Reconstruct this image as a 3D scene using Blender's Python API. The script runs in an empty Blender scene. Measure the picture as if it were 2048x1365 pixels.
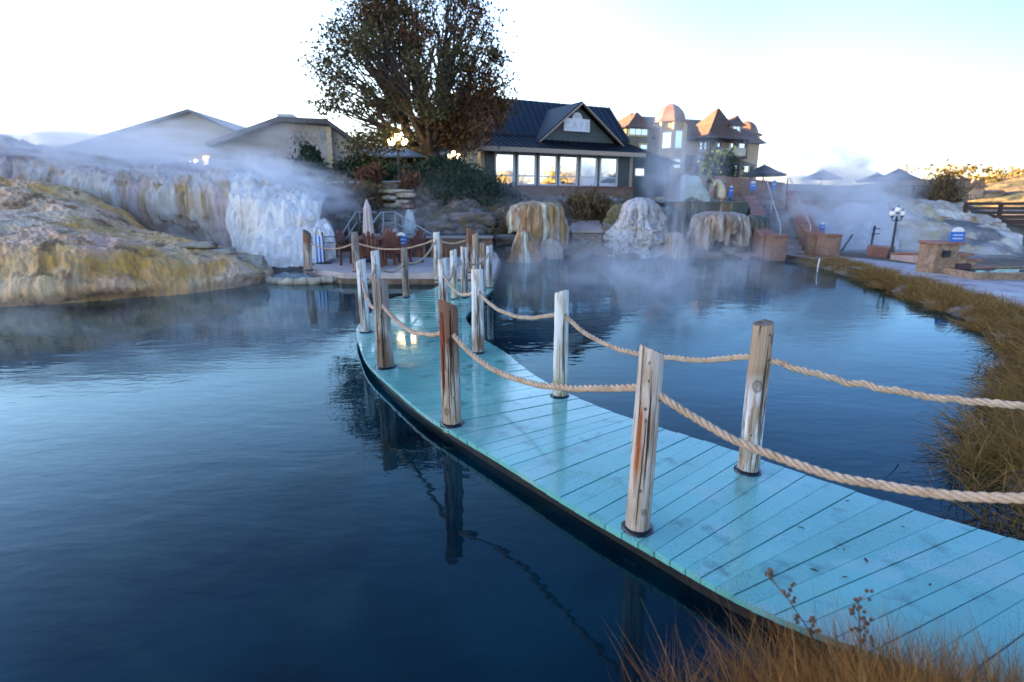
import bpy, bmesh, math, random
import numpy as np
from mathutils import Vector, Matrix, noise as mnoise

SC = bpy.context.scene
COL = SC.collection
R = math.radians
random.seed(7)
rng = np.random.default_rng(11)

# ------------------------------------------------------------------ camera
CAM_H = 1.92
PITCH = math.atan(282 / 1138.0)
CP, SP = math.cos(PITCH), math.sin(PITCH)
FPX = 1138.0
cam_d = bpy.data.cameras.new('camera')
cam = bpy.data.objects.new('camera', cam_d)
COL.objects.link(cam)
cam.location = (0, 0, CAM_H)
cam.rotation_euler = (math.pi / 2 - PITCH, 0, 0)
cam_d.sensor_width = 36
cam_d.lens = 36 * FPX / 2048
cam_d.clip_start = 0.05
cam_d.clip_end = 5000
cam_d.dof.use_dof = True
cam_d.dof.focus_distance = 4.6
cam_d.dof.aperture_fstop = 1.8
SC.camera = cam

# ------------------------------------------------------------------ light
SUN_EL = R(10)
SUN_AZ = R(-84)            # measured from +Y (view direction), negative = to the left
world = bpy.data.worlds.new('World')
SC.world = world
world.use_nodes = True
wn = world.node_tree
sky = wn.nodes.new('ShaderNodeTexSky')
sky.sky_type = 'NISHITA'
sky.sun_disc = False
sky.sun_elevation = SUN_EL
sky.sun_rotation = SUN_AZ
sky.altitude = 2200
sky.air_density = 1.3
sky.dust_density = 2.5
sky.ozone_density = 3.0
bg = wn.nodes['Background']
bg.inputs[1].default_value = 0.15
tint = wn.nodes.new('ShaderNodeMix')
tint.data_type = 'RGBA'
tint.blend_type = 'MULTIPLY'
tint.inputs['Factor'].default_value = 1.0
tint.inputs['B'].default_value = (1.47, 1.0, 0.79, 1)      # camera balanced for open shade
wn.links.new(sky.outputs[0], tint.inputs['A'])
# the sky pales towards the hidden sun and deepens overhead and away from it
wtc = wn.nodes.new('ShaderNodeTexCoord')


def sky_ramp(axis, stops, lo, hi):
    dt = wn.nodes.new('ShaderNodeVectorMath')
    dt.operation = 'DOT_PRODUCT'
    wn.links.new(wtc.outputs['Generated'], dt.inputs[0])
    dt.inputs[1].default_value = axis
    mp_ = wn.nodes.new('ShaderNodeMapRange')
    mp_.inputs['From Min'].default_value = lo
    mp_.inputs['From Max'].default_value = hi
    wn.links.new(dt.outputs['Value'], mp_.inputs['Value'])
    rp = wn.nodes.new('ShaderNodeValToRGB')
    rp.color_ramp.interpolation = 'EASE'
    el_ = rp.color_ramp.elements
    while len(el_) < len(stops):
        el_.new(0.5)
    for e_, (p_, c_) in zip(el_, stops):
        e_.position = p_
        e_.color = (c_[0], c_[1], c_[2], 1)
    wn.links.new(mp_.outputs[0], rp.inputs[0])
    return rp.outputs[0]


def sky_mul(a_, b_):
    m_ = wn.nodes.new('ShaderNodeMix')
    m_.data_type = 'RGBA'
    m_.blend_type = 'MULTIPLY'
    m_.inputs['Factor'].default_value = 1.0
    wn.links.new(a_, m_.inputs['A'])
    wn.links.new(b_, m_.inputs['B'])
    return m_.outputs['Result']


away = sky_ramp((math.sin(SUN_AZ), math.cos(SUN_AZ), 0.0), [(0.0, (0.25, 0.33, 0.48)), (0.35, (0.52, 0.63, 0.80)), (0.75, (0.95, 0.98, 1.0)), (1.0, (1.0, 1.0, 1.0))], -0.7, 0.5)
high = sky_ramp((0.0, 0.0, 1.0), [(0.0, (1.0, 1.0, 1.0)), (0.34, (0.80, 0.87, 0.96)), (0.68, (0.36, 0.49, 0.68)), (1.0, (0.32, 0.42, 0.56))], 0.0, 0.9)
wn.links.new(sky_mul(sky_mul(tint.outputs['Result'], away), high), bg.inputs[0])
sun_d = bpy.data.lights.new('sun', 'SUN')
sun_d.energy = 5.0
sun_d.angle = R(0.5)
sun_d.color = (1.0, 0.66, 0.30)
sun = bpy.data.objects.new('sun', sun_d)
COL.objects.link(sun)
sv = Vector((math.sin(SUN_AZ) * math.cos(SUN_EL), math.cos(SUN_AZ) * math.cos(SUN_EL), math.sin(SUN_EL)))
sun.rotation_euler = sv.to_track_quat('Z', 'Y').to_euler()
SC.view_settings.view_transform = 'Standard'
SC.view_settings.look = 'None'
SC.view_settings.exposure = 3.15
SC.view_settings.gamma = 1.0
SC.render.engine = 'CYCLES'
cy = SC.cycles
cy.use_denoising = True
cy.max_bounces = 7
cy.diffuse_bounces = 3
cy.glossy_bounces = 4
cy.transparent_max_bounces = 12
cy.volume_bounces = 3
cy.volume_step_rate = 1.0
cy.volume_max_steps = 128
cy.caustics_reflective = False
cy.caustics_refractive = False
cy.sample_clamp_indirect = 6.0


# ------------------------------------------------------------------ survey helpers
def ray(px, py):
    x = (px - 1024) / FPX
    v = (682.5 - py) / FPX
    return x, CP + v * SP, -SP + v * CP


def G(px, py, z=0.0):
    x, y, w = ray(px, py)
    t = (z - CAM_H) / w
    return Vector((x * t, y * t, z))


def D(px, py, Y):
    x, y, w = ray(px, py)
    t = Y / y
    return Vector((x * t, Y, CAM_H + w * t))


class Frame:
    """A plan frame: origin o, u runs along the front, n runs away from the pool."""

    def __init__(self, o, u, z0):
        l = math.hypot(*u)
        self.u = (u[0] / l, u[1] / l)
        self.n = (-self.u[1], self.u[0])
        self.o = o
        self.z0 = z0
        self.rot = math.atan2(self.u[1], self.u[0])

    def pt(self, px, py, ly=0.0):
        x, y, w = ray(px, py)
        # (t*d - o) . n = ly
        t = (ly + self.o[0] * self.n[0] + self.o[1] * self.n[1]) / (x * self.n[0] + y * self.n[1])
        wx, wy, wz = x * t, y * t, CAM_H + w * t
        lx = (wx - self.o[0]) * self.u[0] + (wy - self.o[1]) * self.u[1]
        return Vector((lx, ly, wz - self.z0))


# ------------------------------------------------------------------ object helpers
def setp(o, label=None, cat=None, group=None, kind=None):
    if label:
        o['label'] = label
    if cat:
        o['category'] = cat
    if group:
        o['group'] = group
    if kind:
        o['kind'] = kind
    return o


def thing(name, label, cat, loc=(0, 0, 0), rotz=0.0, group=None):
    o = bpy.data.objects.new(name, None)
    o.empty_display_size = 0.2
    COL.objects.link(o)
    o.location = loc
    o.rotation_euler = (0, 0, rotz)
    return setp(o, label, cat, group)


def copy_tree(o, parent=None):
    c = o.copy()
    COL.objects.link(c)
    if parent is not None:
        c.parent = parent
    for ch in list(o.children):
        copy_tree(ch, c)
    return c


class MB:
    """Collects shapes for ONE mesh object."""

    def __init__(self):
        self.v, self.f, self.mi = [], [], []

    def add(self, vs, fs, m=0):
        b = len(self.v)
        self.v += [tuple(p) for p in vs]
        for f in fs:
            self.f.append(tuple(i + b for i in f))
            self.mi.append(m)
        return self

    def box(self, x0, x1, y0, y1, z0, z1, m=0):
        vs = [(x, y, z) for z in (z0, z1) for y in (y0, y1) for x in (x0, x1)]
        return self.add(vs, [(0, 2, 3, 1), (4, 5, 7, 6), (0, 1, 5, 4), (2, 6, 7, 3), (0, 4, 6, 2), (1, 3, 7, 5)], m)

    def hexa(self, p, m=0):
        """8 points: bottom 4 ccw then top 4 ccw"""
        return self.add(p, [(3, 2, 1, 0), (4, 5, 6, 7), (0, 1, 5, 4), (1, 2, 6, 5), (2, 3, 7, 6), (3, 0, 4, 7)], m)

    def bar(self, a, b, w, h=None, m=0, up=(0, 0, 1)):
        a, b = Vector(a), Vector(b)
        h = h or w
        d = (b - a).normalized()
        u = Vector(up)
        if abs(d.dot(u)) > 0.98:
            u = Vector((1, 0, 0))
        s = d.cross(u).normalized()
        t = s.cross(d).normalized()
        s, t = s * w / 2, t * h / 2
        return self.hexa([a - s - t, a + s - t, a + s + t, a - s + t, b - s - t, b + s - t, b + s + t, b - s + t], m)

    def tube(self, pts, r, n=8, m=0, cap=True):
        pts = [Vector(p) for p in pts]
        rr = r if isinstance(r, (list, tuple)) else [r] * len(pts)
        vs, fs = [], []
        prev = None
        for i, p in enumerate(pts):
            d = (pts[min(i + 1, len(pts) - 1)] - pts[max(i - 1, 0)]).normalized()
            if prev is None:
                u = Vector((0, 0, 1)) if abs(d.z) < 0.9 else Vector((1, 0, 0))
                s = d.cross(u).normalized()
            else:
                s = (prev - d * prev.dot(d)).normalized()
            prev = s
            t = d.cross(s)
            for k in range(n):
                a = 2 * math.pi * k / n
                vs.append(p + (s * math.cos(a) + t * math.sin(a)) * rr[i])
        for i in range(len(pts) - 1):
            for k in range(n):
                k2 = (k + 1) % n
                fs.append((i * n + k, i * n + k2, (i + 1) * n + k2, (i + 1) * n + k))
        if cap:
            fs.append(tuple(range(n - 1, -1, -1)))
            fs.append(tuple((len(pts) - 1) * n + k for k in range(n)))
        return self.add(vs, fs, m)

    def lathe(self, prof, c=(0, 0, 0), n=16, m=0, sx=1, sy=1, ph=0.0):
        vs, fs = [], []
        for r, z in prof:
            for k in range(n):
                a = 2 * math.pi * k / n + ph
                vs.append((c[0] + r * sx * math.cos(a), c[1] + r * sy * math.sin(a), c[2] + z))
        for i in range(len(prof) - 1):
            for k in range(n):
                k2 = (k + 1) % n
                fs.append((i * n + k, i * n + k2, (i + 1) * n + k2, (i + 1) * n + k))
        fs.append(tuple(range(n - 1, -1, -1)))
        fs.append(tuple((len(prof) - 1) * n + k for k in range(n)))
        return self.add(vs, fs, m)

    def prism(self, poly, off, m=0):
        """polygon (list of 3D points) extruded by off"""
        off = Vector(off)
        n = len(poly)
        vs = [Vector(p) for p in poly] + [Vector(p) + off for p in poly]
        fs = [tuple(range(n - 1, -1, -1)), tuple(range(n, 2 * n))]
        for i in range(n):
            j = (i + 1) % n
            fs.append((i, j, n + j, n + i))
        return self.add(vs, fs, m)

    def build(self, name, mats, parent=None, smooth=False, bevel=0.0, fix=True):
        me = bpy.data.meshes.new(name)
        me.from_pydata(self.v, [], self.f)
        if not isinstance(mats, (list, tuple)):
            mats = [mats]
        for mt in mats:
            me.materials.append(mt)
        if len(mats) > 1:
            me.polygons.foreach_set('material_index', self.mi)
        if fix:
            bm = bmesh.new()
            bm.from_mesh(me)
            bmesh.ops.recalc_face_normals(bm, faces=bm.faces)
            if bevel > 0:
                es = [e for e in bm.edges if len(e.link_faces) == 2 and e.calc_face_angle(0) > 0.5]
                bmesh.ops.bevel(bm, geom=es, offset=bevel, segments=2, affect='EDGES', clamp_overlap=True)
            bm.to_mesh(me)
            bm.free()
        if smooth:
            me.polygons.foreach_set('use_smooth', [True] * len(me.polygons))
        me.update()
        o = bpy.data.objects.new(name, me)
        COL.objects.link(o)
        if parent is not None:
            o.parent = parent
        return o


def np_mesh(name, V, F, mat, parent=None, smooth=False):
    """V (n,3), F (m,k) all same k"""
    me = bpy.data.meshes.new(name)
    V = np.asarray(V, dtype=np.float32)
    F = np.asarray(F, dtype=np.int32)
    k = F.shape[1]
    me.vertices.add(len(V))
    me.vertices.foreach_set('co', V.ravel())
    me.loops.add(F.size)
    me.loops.foreach_set('vertex_index', F.ravel())
    me.polygons.add(len(F))
    me.polygons.foreach_set('loop_start', np.arange(0, F.size, k, dtype=np.int32))
    try:
        me.polygons.foreach_set('loop_total', np.full(len(F), k, dtype=np.int32))
    except Exception:
        pass
    me.materials.append(mat)
    me.update(calc_edges=True)
    me.validate()
    if smooth:
        me.polygons.foreach_set('use_smooth', [True] * len(me.polygons))
    o = bpy.data.objects.new(name, me)
    COL.objects.link(o)
    if parent is not None:
        o.parent = parent
    return o


def grid_faces(nv, nu, wrap=False):
    i = np.arange(nv - 1)[:, None]
    m = nu if wrap else nu - 1
    j = np.arange(m)[None, :]
    j2 = (j + 1) % nu
    a = i * nu + j
    b = i * nu + j2
    return np.stack([a, b, b + nu, a + nu], -1).reshape(-1, 4)


def catmull(P, n):
    P = np.asarray([tuple(p) for p in P], dtype=float)
    if len(P) == 1:
        return np.repeat(P, n, 0)
    seg = np.linalg.norm(np.diff(P, axis=0), axis=1)
    s = np.concatenate([[0], np.cumsum(np.maximum(seg, 1e-6))])
    s /= s[-1]
    E = np.vstack([2 * P[0] - P[1], P, 2 * P[-1] - P[-2]])
    t = np.linspace(0, 1, n)
    k = np.clip(np.searchsorted(s, t, side='right') - 1, 0, len(P) - 2)
    u = ((t - s[k]) / (s[k + 1] - s[k]))[:, None]
    p0, p1, p2, p3 = E[k], E[k + 1], E[k + 2], E[k + 3]
    return 0.5 * (2 * p1 + (p2 - p0) * u + (2 * p0 - 5 * p1 + 4 * p2 - p3) * u ** 2 + (3 * p1 - p0 - 3 * p2 + p3) * u ** 3)


def fbm(x, y, z, o=4):
    return mnoise.fractal(Vector((x, y, z)), 0.9, 2.1, o)


def loft(name, rows, nu, nv, mat, disp=None, parent=None):
    """a flowing sheet of stone through rows of points; disp(p, u, v) pushes it along its normal"""
    g = np.stack([catmull(r, nu) for r in rows])          # rows, nu, 3
    out = np.zeros((nv, nu, 3))
    for j in range(nu):
        out[:, j] = catmull(g[:, j], nv)
    if disp:
        du = np.gradient(out, axis=1)
        dv = np.gradient(out, axis=0)
        n = np.cross(du, dv)
        n /= np.maximum(np.linalg.norm(n, axis=2, keepdims=True), 1e-9)
        d = np.zeros((nv, nu, 1))
        for i in range(nv):
            for j in range(nu):
                d[i, j, 0] = disp(out[i, j], j / (nu - 1), i / (nv - 1))
        out = out + n * d
    return np_mesh(name, out.reshape(-1, 3), grid_faces(nv, nu), mat, parent, smooth=True)


# ------------------------------------------------------------------ materials
def new_mat(name):
    m = bpy.data.materials.new(name)
    m.use_nodes = True
    return m, m.node_tree, m.node_tree.nodes['Principled BSDF']


def c4(c):
    return (c[0], c[1], c[2], 1.0)


def tex_coord(nt, st=(1, 1, 1), src='Object'):
    tc = nt.nodes.new('ShaderNodeTexCoord')
    mp = nt.nodes.new('ShaderNodeMapping')
    mp.inputs['Scale'].default_value = st
    nt.links.new(tc.outputs[src], mp.inputs['Vector'])
    return mp.outputs[0]


def noise_fac(nt, scale, lo, hi, st=(1, 1, 1), detail=4, kind='noise', dist=0.0, src='Object', inv=False):
    vec = tex_coord(nt, st, src)
    if kind == 'noise':
        t = nt.nodes.new('ShaderNodeTexNoise')
        t.inputs['Detail'].default_value = detail
        t.inputs['Distortion'].default_value = dist
        out = t.outputs[0]
    elif kind == 'voronoi':
        t = nt.nodes.new('ShaderNodeTexVoronoi')
        out = t.outputs['Distance']
    elif kind == 'crack_groove':
        t = nt.nodes.new('ShaderNodeTexVoronoi')
        t.feature = 'DISTANCE_TO_EDGE'
        out = t.outputs['Distance']
    t.inputs['Scale'].default_value = scale
    nt.links.new(vec, t.inputs['Vector'])
    mr = nt.nodes.new('ShaderNodeMapRange')
    mr.inputs['From Min'].default_value = lo
    mr.inputs['From Max'].default_value = hi
    if inv:
        mr.inputs['To Min'].default_value = 1
        mr.inputs['To Max'].default_value = 0
    nt.links.new(out, mr.inputs['Value'])
    return mr.outputs[0]


def z_fac(nt, z0, z1, src='Object', wob=0.0):
    """1 at z0, 0 at z1 (object height), with a wobbly edge"""
    tc = nt.nodes.new('ShaderNodeTexCoord')
    sp = nt.nodes.new('ShaderNodeSeparateXYZ')
    nt.links.new(tc.outputs[src], sp.inputs[0])
    z = sp.outputs[2]
    if wob:
        n = noise_fac(nt, 9, 0, 1, (1, 1, 0.5))
        ma = nt.nodes.new('ShaderNodeMath')
        ma.operation = 'MULTIPLY_ADD'
        nt.links.new(n, ma.inputs[0])
        ma.inputs[1].default_value = wob
        nt.links.new(z, ma.inputs[2])
        z = ma.outputs[0]
    mr = nt.nodes.new('ShaderNodeMapRange')
    mr.inputs['From Min'].default_value = z0
    mr.inputs['From Max'].default_value = z1
    mr.inputs['To Min'].default_value = 1
    mr.inputs['To Max'].default_value = 0
    nt.links.new(z, mr.inputs['Value'])
    return mr.outputs[0]


def mix_col(nt, a, b, fac):
    mx = nt.nodes.new('ShaderNodeMix')
    mx.data_type = 'RGBA'
    if isinstance(a, tuple):
        mx.inputs['A'].default_value = c4(a)
    else:
        nt.links.new(a, mx.inputs['A'])
    if isinstance(b, tuple):
        mx.inputs['B'].default_value = c4(b)
    else:
        nt.links.new(b, mx.inputs['B'])
    nt.links.new(fac, mx.inputs['Factor'])
    return mx.outputs['Result']


def mul(nt, a, b):
    m = nt.nodes.new('ShaderNodeMath')
    m.operation = 'MULTIPLY'
    for i, x in enumerate((a, b)):
        if isinstance(x, (int, float)):
            m.inputs[i].default_value = x
        else:
            nt.links.new(x, m.inputs[i])
    m.use_clamp = False
    return m.outputs[0]


def bump(nt, b, fac, strength, dist=0.02, prev=None):
    bn = nt.nodes.new('ShaderNodeBump')
    bn.inputs['Strength'].default_value = strength
    bn.inputs['Distance'].default_value = dist
    nt.links.new(fac, bn.inputs['Height'])
    if prev is not None:
        nt.links.new(prev, bn.inputs['Normal'])
    nt.links.new(bn.outputs[0], b.inputs['Normal'])
    return bn.outputs[0]


def MAT(name, base, rough=0.7, layers=(), bumps=(), metallic=0.0, spec=0.5, coat=0.0, rough_noise=None, src='Object'):
    """layers: (colour, scale, lo, hi[, stretch[, kind]])   bumps: (scale, strength, dist[, stretch[, kind]])"""
    m, nt, b = new_mat(name)
    col = base
    for L in layers:
        st = L[4] if len(L) > 4 else (1, 1, 1)
        kd = L[5] if len(L) > 5 else 'noise'
        if L[1] == 'z':
            f = z_fac(nt, L[2], L[3], src, 0.12)
        else:
            f = noise_fac(nt, L[1], L[2], L[3], st, 5, kd, src=src)
        col = mix_col(nt, col, L[0], f)
    if isinstance(col, tuple):
        b.inputs['Base Color'].default_value = c4(col)
    else:
        nt.links.new(col, b.inputs['Base Color'])
    b.inputs['Roughness'].default_value = rough
    b.inputs['Metallic'].default_value = metallic
    b.inputs['Specular IOR Level'].default_value = spec
    b.inputs['Coat Weight'].default_value = coat
    if rough_noise:
        s, lo, hi, r0, r1 = rough_noise
        f = noise_fac(nt, s, lo, hi, src=src)
        mr = nt.nodes.new('ShaderNodeMapRange')
        mr.inputs['To Min'].default_value = r0
        mr.inputs['To Max'].default_value = r1
        nt.links.new(f, mr.inputs['Value'])
        nt.links.new(mr.outputs[0], b.inputs['Roughness'])
    prev = None
    for B in bumps:
        st = B[3] if len(B) > 3 else (1, 1, 1)
        kd = B[4] if len(B) > 4 else 'noise'
        prev = bump(nt, b, noise_fac(nt, B[0], 0, 1, st, 6, kd, src=src), B[1], B[2], prev)
    return m


def LEAF(name, ramp, rough=0.6, trans=0.15):
    """leaf colours picked per leaf"""
    m, nt, b = new_mat(name)
    g = nt.nodes.new('ShaderNodeNewGeometry')
    cr = nt.nodes.new('ShaderNodeValToRGB')
    el = cr.color_ramp.elements
    while len(el) < len(ramp):
        el.new(0.5)
    for i, c in enumerate(ramp):
        el[i].position = i / (len(ramp) - 1)
        el[i].color = c4(c)
    nt.links.new(g.outputs['Random Per Island'], cr.inputs[0])
    nt.links.new(cr.outputs[0], b.inputs['Base Color'])
    b.inputs['Roughness'].default_value = rough
    b.inputs['Specular IOR Level'].default_value = 0.25
    if trans:
        tr = nt.nodes.new('ShaderNodeBsdfTranslucent')
        nt.links.new(cr.outputs[0], tr.inputs[0])
        mx = nt.nodes.new('ShaderNodeMixShader')
        mx.inputs[0].default_value = trans
        nt.links.new(b.outputs[0], mx.inputs[1])
        nt.links.new(tr.outputs[0], mx.inputs[2])
        nt.links.new(mx.outputs[0], nt.nodes['Material Output'].inputs[0])
    return m


def EMIT(name, col, strength):
    m, nt, b = new_mat(name)
    b.inputs['Base Color'].default_value = c4(col)
    b.inputs['Emission Color'].default_value = c4(col)
    b.inputs['Emission Strength'].default_value = strength
    return m


def brick_mat(name, c1, c2, mortar, scale, rough=0.8, bw=0.5, rh=0.25, rot=(math.pi / 2, 0, 0), bumpy=0.5):
    m, nt, b = new_mat(name)
    tc = nt.nodes.new('ShaderNodeTexCoord')
    mp = nt.nodes.new('ShaderNodeMapping')
    mp.inputs['Rotation'].default_value = rot
    nt.links.new(tc.outputs['Object'], mp.inputs[0])
    nz = nt.nodes.new('ShaderNodeTexNoise')
    nz.inputs['Scale'].default_value = 3
    nt.links.new(mp.outputs[0], nz.inputs['Vector'])
    mx = nt.nodes.new('ShaderNodeMix')
    mx.data_type = 'VECTOR'
    mx.inputs['Factor'].default_value = 0.06
    nt.links.new(mp.outputs[0], mx.inputs['A'])
    nt.links.new(nz.outputs['Color'], mx.inputs['B'])
    br = nt.nodes.new('ShaderNodeTexBrick')
    br.inputs['Scale'].default_value = scale
    br.inputs['Color1'].default_value = c4(c1)
    br.inputs['Color2'].default_value = c4(c2)
    br.inputs['Mortar'].default_value = c4(mortar)
    br.inputs['Mortar Size'].default_value = 0.025
    br.inputs['Brick Width'].default_value = bw
    br.inputs['Row Height'].default_value = rh
    nt.links.new(mx.outputs['Result'], br.inputs['Vector'])
    f = noise_fac(nt, 2.5, 0.35, 0.7)
    col = mix_col(nt, br.outputs['Color'], (c1[0] * 0.5, c1[1] * 0.5, c1[2] * 0.55), f)
    nt.links.new(col, b.inputs['Base Color'])
    b.inputs['Roughness'].default_value = rough
    bump(nt, b, br.outputs['Fac'], -bumpy, 0.02)
    return m


def travertine(name, base, layers, streak=(1, 1, 0.12), rough=0.55, fine=1.0):
    m, nt, b = new_mat(name)
    col = base
    for c, s, lo, hi, st in layers:
        col = mix_col(nt, col, c, noise_fac(nt, s, lo, hi, st, 6, dist=0.3))
    # fine mineral mottling
    col = mix_col(nt, col, tuple(x * 0.55 for x in base), mul(nt, noise_fac(nt, 16, 0.5, 0.75, (1, 1, 0.3)), 0.55))
    nt.links.new(col, b.inputs['Base Color'])
    b.inputs['Roughness'].default_value = rough
    b.inputs['Specular IOR Level'].default_value = 0.4
    p = bump(nt, b, noise_fac(nt, 7 * fine, 0, 1, streak, 8), 0.7, 0.10)
    bump(nt, b, noise_fac(nt, 26 * fine, 0, 1, (1, 1, 0.5), 6), 0.45, 0.03, p)
    return m


def attr_fac(nt, name):
    at = nt.nodes.new('ShaderNodeAttribute')
    at.attribute_name = name
    return at.outputs['Fac']


def wood_post(name, main, second, foot, stain=(0.30, 0.10, 0.035), white=None, top=None):
    """main: worn surface; second: bare grain; white: paint left on it; top: colour of the upper part"""
    m, nt, b = new_mat(name)
    col = mix_col(nt, main, second, noise_fac(nt, 55, 0.42, 0.66, (1, 1, 0.035), 6))
    col = mix_col(nt, col, tuple(x * 0.55 for x in second), mul(nt, noise_fac(nt, 11, 0.52, 0.70, (1, 1, 0.28), 5), 0.8))
    if white:
        col = mix_col(nt, col, white, noise_fac(nt, 13, 0.40, 0.50, (1, 1, 0.22), 6))
    if top:
        col = mix_col(nt, top, col, mul(nt, z_fac(nt, 0.62, 0.92, wob=0.4), 1.0))
    col = mix_col(nt, col, stain, mul(nt, attr_fac(nt, 'stain'), noise_fac(nt, 30, 0.25, 0.55, (1, 1, 0.06), 4)))
    # hairline checks in the grain
    ck = noise_fac(nt, 42, 0.61, 0.66, (1, 1, 0.03), 3)
    col = mix_col(nt, col, (0.05, 0.032, 0.02), mul(nt, ck, 0.85))
    # algae and dirt where the foot stays wet
    col = mix_col(nt, col, foot, mul(nt, z_fac(nt, 0.16, 0.50, wob=0.35), noise_fac(nt, 24, 0.35, 0.55, (1, 1, 0.25), 5)))
    # flakes of deck paint round the foot
    col = mix_col(nt, col, (0.06, 0.32, 0.45), mul(nt, z_fac(nt, 0.05, 0.065, wob=0.06), noise_fac(nt, 22, 0.52, 0.60)))
    # open splits, knots and bolt holes
    col = mix_col(nt, col, (0.022, 0.014, 0.010), attr_fac(nt, 'crack_groove'))
    nt.links.new(col, b.inputs['Base Color'])
    b.inputs['Roughness'].default_value = 0.85
    b.inputs['Specular IOR Level'].default_value = 0.2
    p = bump(nt, b, noise_fac(nt, 60, 0, 1, (1, 1, 0.04), 6), 0.9, 0.010)
    p = bump(nt, b, ck, -0.9, 0.01, p)
    bump(nt, b, noise_fac(nt, 90, 0, 1, (1, 1, 0.2), 3), 0.3, 0.004, p)
    return m


def stone_mat(name, c1, c2, c3, mortar, scale, stretch=(1, 1, 1.5)):
    """random rubble: cells of three stone colours with recessed joints"""
    m, nt, b = new_mat(name)
    vec = tex_coord(nt, stretch)
    nz = nt.nodes.new('ShaderNodeTexNoise')
    nz.inputs['Scale'].default_value = 4
    nt.links.new(vec, nz.inputs['Vector'])
    mx = nt.nodes.new('ShaderNodeMix')
    mx.data_type = 'VECTOR'
    mx.inputs['Factor'].default_value = 0.10
    nt.links.new(vec, mx.inputs['A'])
    nt.links.new(nz.outputs['Color'], mx.inputs['B'])
    v1, v2 = nt.nodes.new('ShaderNodeTexVoronoi'), nt.nodes.new('ShaderNodeTexVoronoi')
    v2.feature = 'DISTANCE_TO_EDGE'
    for v in (v1, v2):
        v.inputs['Scale'].default_value = scale
        nt.links.new(mx.outputs['Result'], v.inputs['Vector'])
    sp = nt.nodes.new('ShaderNodeSeparateXYZ')
    nt.links.new(v1.outputs['Color'], sp.inputs[0])
    cr = nt.nodes.new('ShaderNodeValToRGB')
    cr.color_ramp.elements[0].color = c4(c1)
    cr.color_ramp.elements[1].color = c4(c3)
    e = cr.color_ramp.elements.new(0.5)
    e.color = c4(c2)
    nt.links.new(sp.outputs[0], cr.inputs[0])
    col = mix_col(nt, cr.outputs[0], tuple(x * 0.5 for x in c2), mul(nt, noise_fac(nt, 7, 0.45, 0.75), 0.8))
    mr = nt.nodes.new('ShaderNodeMapRange')
    mr.inputs['From Max'].default_value = 0.06
    mr.inputs['To Min'].default_value = 1
    mr.inputs['To Max'].default_value = 0
    nt.links.new(v2.outputs['Distance'], mr.inputs['Value'])
    col = mix_col(nt, col, mortar, mr.outputs[0])
    nt.links.new(col, b.inputs['Base Color'])
    b.inputs['Roughness'].default_value = 0.85
    p = bump(nt, b, mr.outputs[0], -0.8, 0.03)
    bump(nt, b, noise_fac(nt, 14, 0, 1), 0.5, 0.03, p)
    return m


M = {}
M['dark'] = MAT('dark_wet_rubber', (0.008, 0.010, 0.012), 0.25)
M['black_metal'] = MAT('black_painted_metal', (0.012, 0.02, 0.026), 0.4)
M['steel'] = MAT('brushed_aluminium_rail', (0.38, 0.39, 0.41), 0.5, metallic=0.3)
M['white'] = MAT('white_paint', (0.75, 0.76, 0.78), 0.5)
M['sign_white'] = MAT('sign_board_white', (0.80, 0.80, 0.80), 0.5)
M['sign_grey'] = MAT('sign_letter_grey', (0.58, 0.60, 0.62), 0.5)
M['sign_blue'] = MAT('sign_blue', (0.02, 0.16, 0.55), 0.4)
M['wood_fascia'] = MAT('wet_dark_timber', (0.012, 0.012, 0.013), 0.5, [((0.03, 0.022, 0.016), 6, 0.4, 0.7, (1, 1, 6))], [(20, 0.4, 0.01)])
M['globe'] = EMIT('lit_lamp_globe', (1.0, 0.72, 0.32), 4.0)
M['globe_off'] = MAT('unlit_opal_globe', (0.85, 0.84, 0.82), 0.25)

# ------------------------------------------------------------------ pool outline and ground
POOL = [(-14, -0.6), (-1.2, 1.45), (0.35, 1.55), (0.85, 1.80), (1.3, 1.85), (1.9, 1.62), (2.8, 1.6), (3.3, 2.1), (3.05, 3.0),
        (3.1, 3.67), (3.78, 4.36), (4.78, 5.33), (5.74, 6.36), (6.53, 7.54), (7.24, 9.21), (7.69, 11.15), (8.38, 14.06), (9.0, 18.6),
        (8.9, 19.9), (6.3, 20.4), (4.9, 20.7), (3.6, 22.6), (2.3, 21.2), (0.6, 19.6), (-0.3, 18.6), (-0.35, 13.4), (-4.0, 13.5), (-4.9, 14.4),
        (-5.6, 15.5), (-7.5, 15.5), (-10.5, 12.5), (-16, 12)]
PP = np.array(POOL, dtype=float)


def pool_sd(x, y):
    """signed distance to the pool edge, positive on land (numpy arrays)"""
    a = PP
    b = np.roll(PP, -1, axis=0)
    best = np.full(x.shape, 1e9)
    inside = np.zeros(x.shape, dtype=bool)
    for (x0, y0), (x1, y1) in zip(a, b):
        dx, dy = x1 - x0, y1 - y0
        t = np.clip(((x - x0) * dx + (y - y0) * dy) / (dx * dx + dy * dy), 0, 1)
        best = np.minimum(best, np.hypot(x - x0 - t * dx, y - y0 - t * dy))
        c = ((y0 > y) != (y1 > y)) & (x < (x1 - x0) * (y - y0) / (y1 - y0 + 1e-12) + x0)
        inside ^= c
    return np.where(inside, -best, best)


def sstep(a, b, x):
    t = np.clip((x - a) / (b - a), 0, 1)
    return t * t * (3 - 2 * t)


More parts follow.
